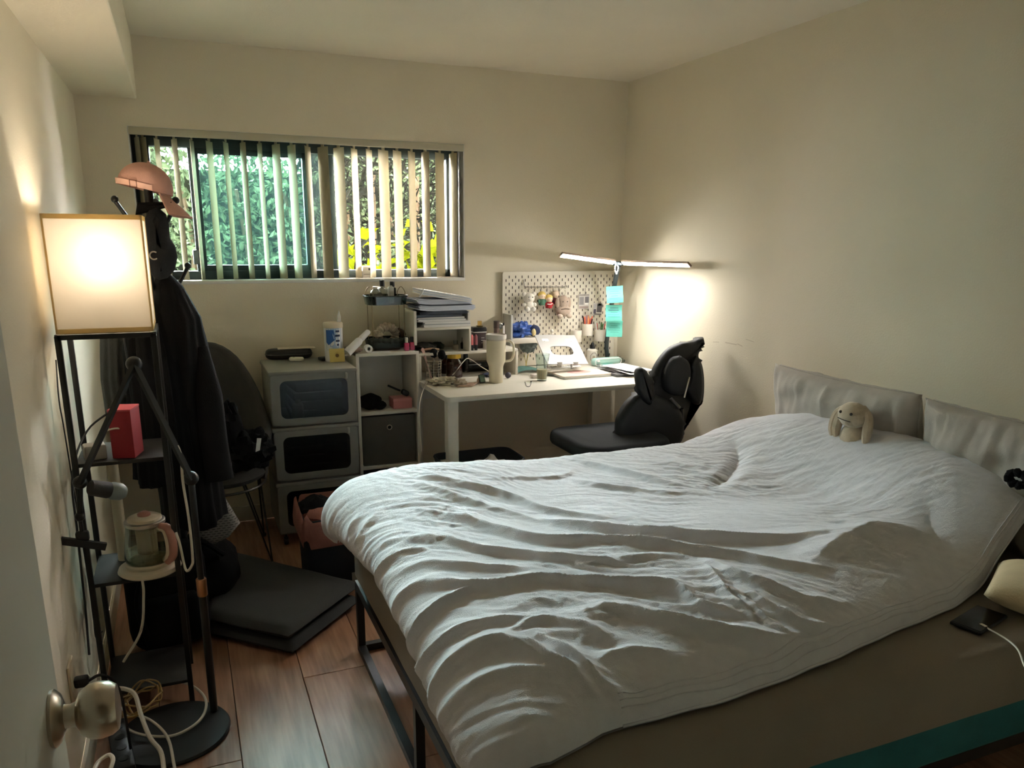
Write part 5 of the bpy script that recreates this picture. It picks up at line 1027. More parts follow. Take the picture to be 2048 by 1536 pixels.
for n_, lb, h_, mi, dx_, rz in stack:
    s_ = thing(n_, lb, 'papers', (xc+dx_, 4.03, zc), 'papers on the organiser'); k_ = max(2, int(h_/0.005)); wd = 0.262 if zc < 1.115 else 0.31
    for j in range(k_):
        hh = h_/k_; sg_ = 0.0
        P_ = []
        for u in np.linspace(-0.5, 0.5, 9): P_.append(u)
        o_x = xc+dx_+R.uniform(-0.006, 0.006); ww = wd*(1+R.uniform(-0.02, 0.02)); rr_ = rz+R.uniform(-0.02, 0.02); Rm = rotm(rz=rr_); Gt = []; 
        for side in (0, 1):
            Gt.append([[np.array([o_x, 4.03, 0]) + Rm @ np.array([u*ww, v*0.19, 0]) + ZA*(zc+j*hh+side*hh*0.93 + (0.05*max(0, (-u-0.25))**1.6*(1 if zc > 1.10 else 0))*(-0.9 if mi == 3 else 1.2)) for u in P_] for v in (-0.5, 0.5)])
        b = MB(); T_, B_ = np.array(Gt[1]), np.array(Gt[0]); b.grid(T_).grid(B_[::-1]); b.grid(np.array([B_[0], T_[0]])).grid(np.array([T_[1], B_[1]])); b.add([B_[0][0], B_[1][0], T_[1][0], T_[0][0]], [(0, 1, 2, 3)]).add([B_[0][-1], T_[0][-1], T_[1][-1], B_[1][-1]], [(0, 1, 2, 3)])
        b.build('sheet_bundle', ppm[mi] if j % 3 != 2 or mi == 3 else ppm[2 if mi == 0 else mi], s_, smooth=False)
    zc += h_+0.001
tm = thing('paper_stack', 'white magazine bundle tilted on top of the paper stack, rolled at one end', 'papers', (xc, 4.03, zc), 'papers on the organiser')
ma_ = np.array([xc-0.115, 4.03, zc+0.054]); mb2 = np.array([xc+0.145, 4.03, zc+0.008])
for j in range(5):
    o1 = ZA*(-0.004-0.006*j); V_ = []
    pr = [ma_+np.array([0.012*(1-abs(t_)), 0, -0.03*(1-t_*1.0)]) for t_ in (0.0, 0.5, 1.0)]
    MB().bar(ma_+o1+np.array([0, 0, 0.0]), mb2+o1*0.9, 0.20, 0.005).build('sheet_bundle', ppm[0] if j % 2 == 0 else ppm[1], tm, smooth=False)
MB().tube(smooth_path([ma_+np.array([0.004, -0.1, 0.0]), ma_+np.array([-0.004, -0.1, -0.02]), ma_+np.array([-0.02, -0.1, -0.04])], 4), 0.004, 6).build('rolled_end', ppm[0], tm)
# ------------------------------------------------------------------ bottles on the organiser's lower shelf
zq = zl
AMB = glassy('amber_glass', (150, 92, 48), 0.4, 0.05, 0.25, (150, 84, 40)); BRN = mat('brown_content', (112, 66, 42), 0.4, var=0.1)
def ox(px, Y=4.0): return at(px, 690, Y=Y)[0]
bottle('cosmetic_jar', 'cream bottle with faceted clear cap on the organiser shelf', 'cosmetic', ox(911, 4.02), 4.02, zq, [(0, 0), (0.017, 0), (0.018, 0.006), (0.018, 0.022), (0.012, 0.028), (0, 0.028)], mat('cream_gloss', (170, 160, 140), 0.2), [(0.012, 0.028), (0.014, 0.031), (0.014, 0.05), (0, 0.05)], PG, 8)
bottle('serum_bottle', 'dark dropper bottle on the organiser shelf by the divider', 'cosmetic', ox(926, 4.04), 4.04, zq, [(0, 0), (0.013, 0), (0.014, 0.03), (0.008, 0.036), (0.008, 0.04), (0, 0.04)], mat('dark_brown_glass', (44, 34, 32), 0.2), [(0.007, 0.04), (0.006, 0.062), (0, 0.066)], mat('grey_dropper', (110, 104, 98), 0.4))
for k, (px, h_, lb, m_) in enumerate(((944, 0.085, 'coral pink lip gloss tube standing by the organiser divider', mat('coral_gloss', (206, 112, 112), 0.3)), (952, 0.084, 'dusky rose lip gloss tube standing on the organiser shelf', mat('rose_gloss', (150, 84, 92), 0.3)))):
    bottle('lip_gloss', lb, 'lip gloss', ox(px, 3.955), 3.955, zq, [(0, 0), (0.0085, 0), (0.0085, 0.03), (0, 0.03)], BC, [(0.008, 0.03), (0.008, h_-0.01), (0.004, h_), (0, h_)], m_)
b = thing('black_palette', 'black square cosmetic box with black lid on the organiser shelf', 'cosmetic', (ox(957, 4.03), 4.03, zq)); xq = ox(956, 4.03)
MB().span(xq-0.03, xq+0.042, 4.01, 4.06, zq, zq+0.088, 0.003).build('carton', mat('maroon_black', (58, 44, 46), 0.4), b); MB().span(xq-0.037, xq+0.045, 4.005, 4.065, zq+0.092, zq+0.118, 0.006).build('lid', BC, b); MB().span(xq-0.032, xq+0.044, 4.008, 4.06, zq+0.088, zq+0.092, 0.001).build('white_band', PAPERW, b)
for k in range(3): MB().span(xq+0.012, xq+0.03, 4.0085, 4.0095, zq+0.03+0.014*k, zq+0.032+0.014*k).build('print_line', PAPERW, b, smooth=False)
bottle('gold_cap_bottle', 'perfume bottle with shiny gold cap on top of the black cosmetic box', 'perfume', xq+0.012, 4.035, zq+0.118, [(0, 0), (0.018, 0), (0.02, 0.006), (0, 0.008)], mat('gold_dark', (120, 100, 60), 0.3, metal=0.8), [(0.012, 0.008), (0.012, 0.032), (0, 0.032)], mat('gold', (214, 180, 110), 0.22, metal=1.0))
bottle('small_bottle', 'small pale grey bottle at the end of the organiser shelf', 'cosmetic', ox(970, 4.0), 4.0, zq, [(0, 0), (0.013, 0), (0.013, 0.045), (0, 0.045)], mat('pale_grey_bottle', (168, 160, 150), 0.4))
bottle('silver_lipstick', 'silver and black lipstick tube beside the tumbler on the organiser shelf', 'lipstick', ox(977, 3.96), 3.96, zq, [(0, 0), (0.0095, 0), (0.0095, 0.035), (0, 0.035)], mat('pale_metal', (196, 190, 180), 0.3, metal=0.4), [(0.0102, 0.035), (0.0102, 0.041), (0.0095, 0.041), (0.0095, 0.072), (0, 0.072)], mat('silver_tip', (214, 208, 198), 0.3))
# clutter at the shelf's open end: dark pouch and glasses
b = thing('makeup_pouch', 'dark crumpled makeup pouch at the open end of the organiser shelf', 'pouch', (ox(868), 4.0, zq)); MB().ball((1.195, 4.03, zq+0.022), (0.06, 0.07, 0.024), 22, 12, None, 0.3, 3).build('pouch', mat('dark_olive_cloth', (58, 54, 46), 0.9, var=0.3, vscale=30), b); MB().tube(smooth_path([(1.15, 3.965, zq+0.012), (1.2, 3.955, zq+0.02), (1.25, 3.965, zq+0.012)], 5), 0.006, 6).build('zip_edge', mat('tan_edge', (170, 140, 110), 0.7), b)
b = thing('green_brush_roll', 'dark green cloth bundle on the organiser shelf behind the pouch', 'cloth', (1.28, 4.06, zq)); MB().ball((1.275, 4.06, zq+0.020), (0.035, 0.05, 0.021), 18, 10, None, 0.3, 8).build('cloth', mat('forest_cloth', (48, 58, 44), 0.9, var=0.3, vscale=40), b)
# ------------------------------------------------------------------ desk surface, window end
def dp(px, py, dz=0.0):
    q_ = at(px, py, Z=ZD+dz)
    if q_[1] > 4.08: q_ = at(px, py, Y=4.08); q_[2] = ZD+dz
    return q_
q = dp(872, 762); wx2, wy2 = q[0], q[1]+0.04
wb_ = thing('wire_pen_cup', 'silver wire cup full of brushes on the desk', 'wire cup', (wx2, wy2, ZD)); SIL = mat('silver_wire', (186, 178, 162), 0.3, metal=0.9)
g = MB()
for k in range(10): a = 2*math.pi*k/10; g.rod((wx2+0.040*math.cos(a), wy2+0.040*math.sin(a), ZD), (wx2+0.043*math.cos(a), wy2+0.043*math.sin(a), ZD+0.105), 0.0016, 5)
g.build('upright_wires', SIL, wb_)
for j in range(8): MB().tube([(wx2+(0.040+0.0004*j)*math.cos(a), wy2+(0.040+0.0004*j)*math.sin(a), ZD+0.003+j*0.0145) for a in np.linspace(0, 2*math.pi, 28, endpoint=False)], 0.0014, 5, True).build('hoop', SIL, wb_)
MB().lathe([(0, 0), (0.039, 0), (0.039, 0.003), (0, 0.003)], (wx2, wy2, ZD), 24).build('base', SIL, wb_)
for k, (dx_, dy_, tilt, h_, lb, m_, hm_) in enumerate(((-0.012, 0.0, -0.28, 0.17, 'pale pink spatula handle sticking up from the wire cup', mat('pale_rose', (196, 160, 148), 0.5), None), (0.0, 0.015, 0.05, 0.15, 'black fluffy makeup brush in the middle of the wire cup', BLACKP, BLACKC), (0.016, -0.006, 0.22, 0.145, 'second black makeup brush leaning to the jar side of the wire cup', BLACKP, BLACKC))):
    b = thing('makeup_brush', lb, 'brush', (wx2+dx_, wy2+dy_, ZD+0.004)); d_ = np.array([math.sin(tilt), 0, math.cos(tilt)]); p0 = np.array([wx2+dx_, wy2+dy_, ZD+0.006])
    MB().tube([p0, p0+d_*h_*0.8], 0.005, 8).build('handle', m_, b)
    if hm_: MB().ball(p0+d_*h_*0.9, (0.022, 0.022, 0.026), 18, 12, None, 0.1, k).build('bristles', hm_, b); MB().lathe([(0.007, 0), (0.009, 0.02), (0, 0.02)], p0+d_*h_*0.62, 12).build('ferrule', CHROME, b)
    else: MB().slab(rrect(0.014, 0.06, 0.006), p0+d_*h_*0.85, rotm(ry=tilt) @ XA, rotm(ry=tilt) @ ZA, 0.004).build('blade', m_, b)
q = dp(914, 757); jx, jy = q[0], q[1]+0.045
b = bottle('supplement_jar', 'brown jar with yellow lid standing on the desk under the organiser shelf', 'jar', jx, jy, ZD, [(0, 0), (0.042, 0), (0.045, 0.006), (0.045, 0.085), (0.040, 0.10), (0.036, 0.104), (0.036, 0.108), (0, 0.108)], AMB, [(0.037, 0.106), (0.038, 0.108), (0.038, 0.131), (0.035, 0.133), (0, 0.133)], mat('yellow_lid', (222, 178, 54), 0.4), 24, ([(0, 0.004), (0.041, 0.004), (0.041, 0.075), (0, 0.075)], BRN))
q = dp(893, 745); bottle('amber_bottle', 'small amber bottle with black lid between the wire cup and the brown jar', 'bottle', q[0]+0.005, q[1]+0.03, ZD, [(0, 0), (0.024, 0), (0.026, 0.005), (0.026, 0.065), (0.013, 0.08), (0.013, 0.085), (0, 0.085)], AMB, [(0.015, 0.083), (0.015, 0.105), (0, 0.105)], BC, 20, ([(0, 0.003), (0.022, 0.003), (0.022, 0.05), (0, 0.05)], BRN))
q = dp(936, 745); bottle('dark_dropper', 'dark bottle with tall black top beside the brown jar', 'bottle', q[0], q[1]+0.04, ZD, [(0, 0), (0.022, 0), (0.022, 0.07), (0.012, 0.08), (0, 0.08)], mat('dark_glass', (34, 28, 26), 0.2), [(0.014, 0.08), (0.013, 0.115), (0, 0.115)], BC)
b = thing('black_cosmetic_box', 'black glossy box with white lines at the back of the desk', 'box', (1.47, 4.06, ZD)); q = dp(958, 742); MB().span(q[0]-0.055, q[0]+0.075, q[1]+0.02, q[1]+0.08, ZD, ZD+0.055, 0.004).build('box', mat('gloss_black', (22, 23, 25), 0.2), b); MB().span(q[0]-0.055, q[0]+0.02, q[1]+0.0185, q[1]+0.0198, ZD+0.040, ZD+0.043).build('white_line', PAPERW, b, smooth=False)
# white cable draped over the dark bottle
q0 = at(935, 717, Y=3.86); cbl = thing('desk_cable', 'thin white cable peaking over the bottles on the desk', 'cable', (q0[0], 3.86, ZD))
MB().tube(smooth_path([dp(846, 800, 0.0)+np.array([-0.012, 0, -0.25]), dp(842, 790)+np.array([-0.01, 0.0, -0.06]), dp(852, 768, 0.004)+np.array([0, 0, 0.0]), dp(866, 757, 0.004), dp(900, 752, 0.006), at(912, 742, Y=3.80), at(927, 723, Y=3.86), at(935, 717, Y=3.87), at(945, 721, Y=3.87), at(962, 733, Y=3.84), at(983, 747, Y=3.80), dp(970, 752, 0.003), dp(915, 757, 0.003)], 7), 0.0022, 6).build('wire', WIRE, cbl)
# tumbler with handle
q = dp(997, 767); tx, ty = q[0], q[1]+0.037
IV = mat('ivory_powder_coat', (222, 212, 186), 0.55, var=0.02, bump=0.1, bscale=500)
tu = thing('tumbler', 'tall ivory insulated tumbler with handle and straw lid on the desk', 'tumbler', (tx, ty, ZD))
MB().lathe([(0, 0), (0.034, 0), (0.037, 0.004), (0.038, 0.085), (0.042, 0.098), (0.049, 0.112), (0.050, 0.118), (0.051, 0.225), (0.0, 0.225)], (tx, ty, ZD), 36).build('body', IV, tu)
MB().lathe([(0.050, 0.225), (0.050, 0.231)], (tx, ty, ZD), 36).build('steel_band', CHROME, tu)
MB().lathe([(0.0, 0.231), (0.053, 0.231), (0.054, 0.236), (0.054, 0.252), (0.050, 0.255), (0.048, 0.249), (0.0, 0.249)], (tx, ty, ZD), 36).build('lid', mat('milky_plastic', (206, 202, 192), 0.3), tu)
hdx = np.array([0.95, -0.3, 0]); c0 = np.array([tx, ty, ZD])
MB().tube(smooth_path([c0+hdx*0.048+ZA*0.218, c0+hdx*0.075+ZA*0.218, c0+hdx*0.092+ZA*0.195, c0+hdx*0.092+ZA*0.145, c0+hdx*0.078+ZA*0.118, c0+hdx*0.046+ZA*0.112], 6), 0.0068, 10).build('handle', IV, tu)
# behind the tumbler: pens and tall items in a holder
b = thing('brown_bottle_pair', 'brown lidded cosmetic bottle standing behind the tumbler lid', 'cosmetic', (tx-0.01, ty+0.2, zl)); qb = at(993, 655, Y=4.05); MB().lathe([(0, 0), (0.016, 0), (0.016, 0.12), (0, 0.12)], (qb[0], 4.05, zl), 16).build('body', mat('taupe_gloss', (116, 96, 88), 0.3), b); MB().lathe([(0.017, 0.105), (0.017, 0.145), (0, 0.145)], (qb[0], 4.05, zl), 16).build('cap', mat('dark_taupe', (84, 70, 66), 0.3), b)
b = thing('white_eyeliner', 'white slim pencil with black tip standing behind the tumbler', 'pencil', (tx+0.05, 4.03, zl)); qb = at(1007, 655, Y=4.03); MB().rod((qb[0], 4.03, zl), (qb[0], 4.03, zl+0.12), 0.006, 10).build('barrel', PAPERW, b); MB().rod((qb[0], 4.03, zl+0.12), (qb[0], 4.03, zl+0.135), 0.0055, 10).build('tip', BC, b)
b = thing('makeup_mirror', 'small round metal mirror on a stem behind the tumbler', 'mirror', (tx, 4.03, zl)); qb = at(1000, 658, Y=4.04); MB().tube([(qb[0]+0.017*math.cos(a), 4.04, zl+0.115+0.017*math.sin(a)) for a in np.linspace(0, 2*math.pi, 20, endpoint=False)], 0.0025, 6, True).rod((qb[0], 4.04, zl), (qb[0], 4.04, zl+0.098), 0.002).build('frame', CHROME, b); MB().lathe([(0, 0), (0.016, 0), (0.016, 0.002), (0, 0.002)], (qb[0], 4.041, zl+0.115), 18, rotm(rx=math.pi/2)).build('mirror_disc', mat('mirror', (200, 200, 200), 0.05, metal=1.0), b)
# crumpled tissues, pouch and watch
b = thing('crumpled_tissue', 'crumpled cream plastic gloves heaped at the desk corner', 'gloves', dp(890, 770)); q = dp(888, 769)
MB().ball((q[0], q[1]+0.01, ZD+0.016), (0.075, 0.05, 0.02), 40, 20, None, 0.6, 5, 3.4).build('film', mat('cream_film', (210, 202, 180), 0.5, var=0.08, vscale=40), b); MB().ball((q[0]+0.05, q[1]+0.045, ZD+0.012), (0.04, 0.022, 0.012), 24, 14, None, 0.5, 8, 3).build('finger_fold', MATS['cream_film'], b)
b = thing('pink_pouch', 'flat pinkish brown paper pouch at the front of the desk', 'pouch', dp(935, 775)); q = dp(935, 772)
MB().slab([(-0.065, -0.035), (0.01, -0.045), (0.075, 0.035), (0.0, 0.045), (-0.03, 0.01)], (q[0], q[1]+0.01, ZD+0.005), XA, YA, 0.008, 0.003).build('pouch', mat('rose_kraft', (190, 160, 140), 0.8, var=0.08), b); MB().ball((q[0]-0.035, q[1]+0.01, ZD+0.018), (0.035, 0.022, 0.018), 26, 14, None, 0.55, 2, 3).build('crumpled_top', mat('grey_kraft', (186, 172, 152), 0.8), b)
b = thing('smart_watch', 'black square smart watch with pale green face standing on the desk', 'watch', dp(965, 768)); q = dp(965, 767); c_ = np.array([q[0], q[1]+0.01, ZD+0.024]); Rw = rotm(rx=-0.35, rz=0.25)
MB().box(c_, (0.038, 0.010, 0.044), Rw, 0.006, 3).build('case', BC, b); MB().box(c_+Rw @ np.array([0, -0.0052, 0]), (0.032, 0.002, 0.038), Rw, 0.001).build('screen', mat('watch_screen', (110, 134, 120), 0.15), b)
MB().tube(smooth_path([c_+Rw @ np.array([0, 0, 0.02]), c_+np.array([0.0, 0.02, 0.012]), c_+np.array([-0.01, 0.03, -0.012]), c_+np.array([-0.01, 0.012, -0.021])], 6), 0.007, 6).build('strap', mat('blush_strap', (202, 176, 162), 0.6), b)
b = thing('blue_cloth', 'navy eyeglass cloth beside the tumbler base', 'cloth', dp(980, 755)); q = dp(979, 754); MB().ball((q[0]+0.005, q[1]+0.02, ZD+0.010), (0.04, 0.03, 0.011), 22, 12, None, 0.4, 3).build('cloth', mat('navy_cloth', (58, 66, 90), 0.9), b)
b = thing('plum_dark_lid', 'small dark lens cap beside the tumbler handle', 'cap', dp(1016, 757)); q = dp(1016, 757); MB().lathe([(0, 0), (0.016, 0), (0.016, 0.012), (0.013, 0.014), (0, 0.014)], (q[0], q[1]+0.005, ZD+0.0165), 18, rotm(rx=1.2)).build('disc', mat('dark_plum', (44, 38, 54), 0.4), b)
# masks, tubes, tweezers between tumbler and glass
MSK = mat('teal_mask', (128, 176, 170), 0.85, var=0.1); 
b = thing('face_mask', 'pleated teal face mask lying on the desk behind the drinking glass', 'face mask', dp(1050, 745)); q = dp(1052, 744)
Gm = [[(q[0]-0.08+0.16*k/10, q[1]-0.03+0.085*j/8, ZD+0.004+0.010*abs(math.sin(j*1.3))+0.014*math.sin(math.pi*k/10)) for k in range(11)] for j in range(9)]
MB().grid(np.array(Gm)).grid((np.array(Gm)-ZA*0.003)[::-1]).build('pleats', MSK, b, angle=60); MB().tube([(q[0]-0.075+0.04*math.cos(a)-0.01, q[1]+0.0+0.03*math.sin(a), ZD+0.0035) for a in np.linspace(0, 2*math.pi, 26, endpoint=False)], 0.0016, 5, True).build('ear_loop', WIRE, b); MB().tube([(q[0]+0.075+0.03*math.cos(a), q[1]+0.01+0.03*math.sin(a), ZD+0.0035) for a in np.linspace(0, 2*math.pi, 26, endpoint=False)], 0.0016, 5, True).build('ear_loop', WIRE, b)
b = thing('cream_tube', 'white crumpled cream tube standing behind the face mask', 'tube', dp(1033, 737)); q = dp(1033, 737); MB().slab([(-0.017, 0), (0.017, 0), (0.024, 0.075), (-0.020, 0.078)], (q[0], q[1]+0.04, ZD), XA, ZA, 0.02, 0.006).build('tube_body', PAPERW, b); MB().tube(smooth_path([(q[0]-0.005, q[1]+0.04, ZD+0.075), (q[0]-0.018, q[1]+0.04, ZD+0.10), (q[0]-0.012, q[1]+0.04, ZD+0.12)], 4), 0.004, 6).build('nozzle', PAPERW, b)
b = thing('yellow_tweezers', 'pale yellow tweezers standing upright behind the drinking glass', 'tweezers', dp(1055, 730)); q = dp(1055, 728); MB().bar((q[0]-0.012, q[1]+0.02, ZD+0.085), (q[0]-0.001, q[1]+0.02, ZD+0.03), 0.008, 0.002).bar((q[0]+0.012, q[1]+0.02, ZD+0.085), (q[0]+0.001, q[1]+0.02, ZD+0.03), 0.008, 0.002).build('arm', mat('pale_yellow_metal', (222, 206, 128), 0.4), b); MB().bar((q[0], q[1]+0.02, ZD+0.001), (q[0], q[1]+0.02, ZD+0.032), 0.010, 0.004).build('grip', MATS['pale_yellow_metal'], b)
b = thing('grey_net_sponge', 'grey-teal net bath puff hanging behind the tweezers', 'puff', dp(1056, 720)); q = at(1057, 690, Y=4.12); MB().ball((q[0], 4.12, q[2]), (0.05, 0.035, 0.045), 26, 18, None, 0.3, 6, 5).build('netting', mat('grey_teal_net', (124, 134, 134), 0.9, var=0.2, vscale=70, bump=0.6, bscale=200), b); MB().tube(smooth_path([(q[0], 4.12, q[2]+0.04), (q[0]+0.01, 4.15, q[2]+0.08), (q[0], 4.165, q[2]+0.09)], 4), 0.0018, 5).build('hanging_loop', WIRE, b)
b = thing('teal_bottle_cap', 'dark teal jar half hidden behind the tumbler', 'jar', dp(1025, 742)); q = dp(1024, 742); MB().lathe([(0, 0), (0.02, 0), (0.022, 0.03), (0.018, 0.045), (0, 0.045)], (q[0]+0.002, q[1]+0.07, ZD), 18).build('body', mat('dark_teal', (74, 104, 92), 0.4), b); MB().lathe([(0.019, 0.045), (0.019, 0.055), (0, 0.055)], (q[0]+0.002, q[1]+0.07, ZD), 18).build('lid', mat('dark_teal_lid', (58, 84, 76), 0.4), b)
# earbud case, ring, card
b = thing('earbud_case', 'small white earbud case on the desk in front of the mask', 'earbud case', dp(1070, 756)); q = dp(1070, 756); MB().slab(rrect(0.05, 0.038, 0.017, 6), (q[0]+0.0, q[1], ZD+0.013), XA, YA, 0.021, 0.0095, 4).build('shell', mat('gloss_white', (214, 204, 196), 0.2), b, angle=60); MB().tube([(q[0]+x_*0.98, q[1]+y_*0.98, ZD+0.016) for x_, y_ in rrect(0.0515, 0.0395, 0.017, 6)], 0.0006, 4, True).build('lid_seam', GREYP, b)
b = thing('hair_tie', 'thin grey elastic loop at the front edge of the desk', 'hair tie', dp(1055, 768)); MB().tube(smooth_path([dp(1050, 764, 0.002), dp(1053, 772, 0.002), dp(1060, 772, 0.002), dp(1063, 763, 0.002)], 6), 0.0018, 6).build('elastic', mat('grey_elastic', (96, 92, 88), 0.6), b); MB().ball(dp(1062, 763, 0.004), 0.004, 8, 6).build('knot', BC, b)
# drinking glass
q = dp(1088, 763); gx, gy = q[0], q[1]+0.028
b = thing('drinking_glass', 'faceted clear glass half full of milky tea on the desk', 'glass', (gx, gy, ZD))
MB().lathe([(0, 0), (0.026, 0), (0.027, 0.004), (0.031, 0.075), (0.040, 0.145), (0.0385, 0.145), (0.0295, 0.075), (0.0255, 0.010), (0, 0.010)], (gx, gy, ZD), 12).build('glass_wall', GLASS, b, angle=15); MB().lathe([(0, 0.0105), (0.0252, 0.0105), (0.0283, 0.062), (0, 0.062)], (gx, gy, ZD), 24).build('milky_tea', mat('milky_tea', (178, 160, 122), 0.3), b)
# laptop closed with pink decorated cover
q1, q2, q3, q4 = dp(1103, 757, 0.015), dp(1128, 765, 0.015), dp(1222, 752, 0.015), dp(1190, 735, 0.015)
lc = (dp(1110, 742)+dp(1222, 752))/2; la = np.array([lc[0], lc[1], 0])
b = thing('closed_laptop', 'closed pale laptop with a pink decorated cover on the desk', 'laptop', (lc[0], lc[1], ZD)); Rl = rotm(rz=0.03); lx_, ly_ = 0.305, 0.205; ctr_ = np.array([dp(1163, 752)[0], dp(1163, 752)[1]+0.03, 0])
MB().slab(rrect(lx_, ly_, 0.012, 5), ctr_+ZA*(ZD+0.006), Rl @ XA, Rl @ YA, 0.010, 0.003).build('base', mat('pale_aluminium', (196, 196, 190), 0.4, metal=0.3), b); lid_ = MB().slab(rrect(lx_, ly_, 0.012, 5), ctr_+ZA*(ZD+0.0145), Rl @ XA, Rl @ YA, 0.007, 0.002).build('lid', mat('cream_cover', (222, 210, 194), 0.5, var=0.03), b)
MB().slab(circle(0.06, 28, (0.0, 0.0), 1.2, 0.75), ctr_+ZA*(ZD+0.0183), Rl @ XA, Rl @ YA, 0.0006).build('pink_motif', mat('pink_print', (222, 168, 160), 0.6, var=0.12, vscale=40), lid_, smooth=False)
# laptop stand: tilted plate with an oval hole
b = thing('laptop_stand', 'tilted silver-white laptop stand plate with an oval cut-out', 'laptop stand', dp(1130, 738)); SV = mat('silver_white_plate', (176, 173, 168), 0.4, metal=0.2)
bl, brr, tr_, tl_ = at(1095, 729, Y=3.80), at(1180, 728, Y=3.80), at(1148, 671, Y=3.99), at(1066, 670, Y=3.99)
o_ = (bl+brr+tr_+tl_)/4; U_ = (brr-bl+tr_-tl_); U_ /= np.linalg.norm(U_); Vv = (tl_+tr_-bl-brr); Vv -= U_*(Vv @ U_); Vv /= np.linalg.norm(Vv); wU = 0.255; hV = 0.235
n_ = 48; outer = []; inner = []
for k in range(n_):
    a = 2*math.pi*k/n_; c2, s2 = math.cos(a), math.sin(a); m_ = max(abs(c2)/1.0, abs(s2)/1.0); outer.append((wU/2*c2/m_*(0.995), hV/2*s2/m_)); r_ = (abs(c2)**4+abs(s2)**4)**-0.25; inner.append((0.068*c2*r_, 0.036*s2*r_-0.01))
MB().ring(outer, inner, o_, U_, Vv, 0.005).build('plate', SV, b, angle=30)
for u_ in (-0.05, 0.05): MB().box(o_-Vv*(hV/2-0.004)+U_*u_, (0.03, 0.01, 0.02), None, 0.003).build('stop', SV, b)
for u_ in (-0.085, 0.085):
    MB().bar(o_+Vv*0.07+U_*u_, np.array([o_[0]+u_, o_[1]+0.03, ZD+0.012]), 0.012, 0.006).build('support_leg', SV, b)
MB().slab(rrect(0.22, 0.20, 0.02), (o_[0], o_[1], ZD+0.005), XA, YA, 0.006, 0.002).build('base_frame', glassy('acrylic', (220, 224, 222), 0.4), b)
MB().slab(rrect(0.04, 0.02, 0.004), o_+Vv*0.075+U_*0.075, U_, Vv, 0.0056).build('pad', mat('pale_pad', (230, 228, 222), 0.6), b); MB().slab(rrect(0.04, 0.02, 0.004), o_+Vv*0.075-U_*0.075, U_, Vv, 0.0056).build('pad', MATS['pale_pad'], b); MB().slab(rrect(0.045, 0.014, 0.004), o_-Vv*0.07+U_*0.075, U_, Vv, 0.0056).build('pad', mat('grey_pad', (176, 166, 160), 0.6), b)
kq = dp(1132, 737); kb2 = thing('white_keyboard', 'white keyboard tucked under the laptop stand', 'keyboard', (kq[0], kq[1], ZD)); MB().box((kq[0]-0.02, kq[1]-0.005, ZD+0.014), (0.20, 0.07, 0.010), rotm(rz=0.04), 0.003).build('case', PAPERW, kb2)
kk = MB()
for i_ in range(12): MB().box((kq[0]-0.108+i_*0.016, kq[1]-0.028+i_*0.0006, ZD+0.0215), (0.0135, 0.0135, 0.006), None, 0.002).build('key', mat('key_white', (228, 222, 212), 0.5), kb2)
# bottle with octagon mark, small vial, phone, papers
q = dp(1186, 728); b = thing('black_cap_bottle', 'white squat bottle with octagon outline label and black cap', 'bottle', (q[0]+0.01, q[1]+0.05, ZD)); xx, yy = q[0]+0.014, q[1]+0.04
MB().lathe([(0, 0), (0.031, 0), (0.033, 0.005), (0.033, 0.085), (0.022, 0.095), (0, 0.095)], (xx, yy, ZD), 28).build('body', mat('milk_white', (212, 206, 194), 0.3), b); MB().lathe([(0.017, 0.094), (0.017, 0.10), (0.012, 0.118), (0.006, 0.132), (0, 0.132)], (xx, yy, ZD), 18).build('cap', BC, b)
MB().tube([(xx-0.005+0.024*math.cos(a), yy-0.0335+0.008*(math.cos(a)*0.8)**2, ZD+0.045+0.03*math.sin(a)) for a in [math.pi/8+k*math.pi/4 for k in range(8)]], 0.0014, 4, True).build('octagon_mark', mat('ink_brown', (70, 56, 46), 0.6), b); MB().ball((xx-0.005, yy-0.0325, ZD+0.045), (0.009, 0.0015, 0.011), 12, 8).build('label_motif', mat('tan_motif', (172, 156, 130), 0.6), b)
q = dp(1199, 738); b = bottle('glass_vial', 'tiny clear vial in front of the octagon bottle', 'vial', q[0], q[1]+0.015, ZD, [(0, 0), (0.009, 0), (0.009, 0.04), (0, 0.04)], PG, [(0.009, 0.04), (0.009, 0.05), (0, 0.05)], PAPERW, 14)
q = dp(1248, 752); b = thing('dark_tablet', 'dark grey phone in a case lying near the desk edge', 'phone', (q[0], q[1], ZD)); MB().box((q[0], q[1]+0.01, ZD+0.008), (0.135, 0.07, 0.013), rotm(rz=0.08), 0.004).build('case', mat('slate_case', (84, 82, 84), 0.5), b); MB().box((q[0], q[1]+0.01, ZD+0.0149), (0.128, 0.063, 0.001), rotm(rz=0.08)).build('screen', mat('grey_screen', (120, 118, 118), 0.15), b)
q = dp(1222, 741); b = thing('grey_notebook', 'thin pale grey notebook beside the phone', 'notebook', (q[0], q[1], ZD)); MB().box((q[0]+0.005, q[1]+0.01, ZD+0.004), (0.12, 0.09, 0.006), rotm(rz=-0.3), 0.001).build('cover', mat('pale_grey_card', (190, 182, 172), 0.6), b); MB().box((q[0]+0.005, q[1]+0.01, ZD+0.0076), (0.08, 0.06, 0.0006), rotm(rz=-0.3)).build('label', PAPERW, b, smooth=False)
R = random.Random(4); pq = dp(1275, 738)
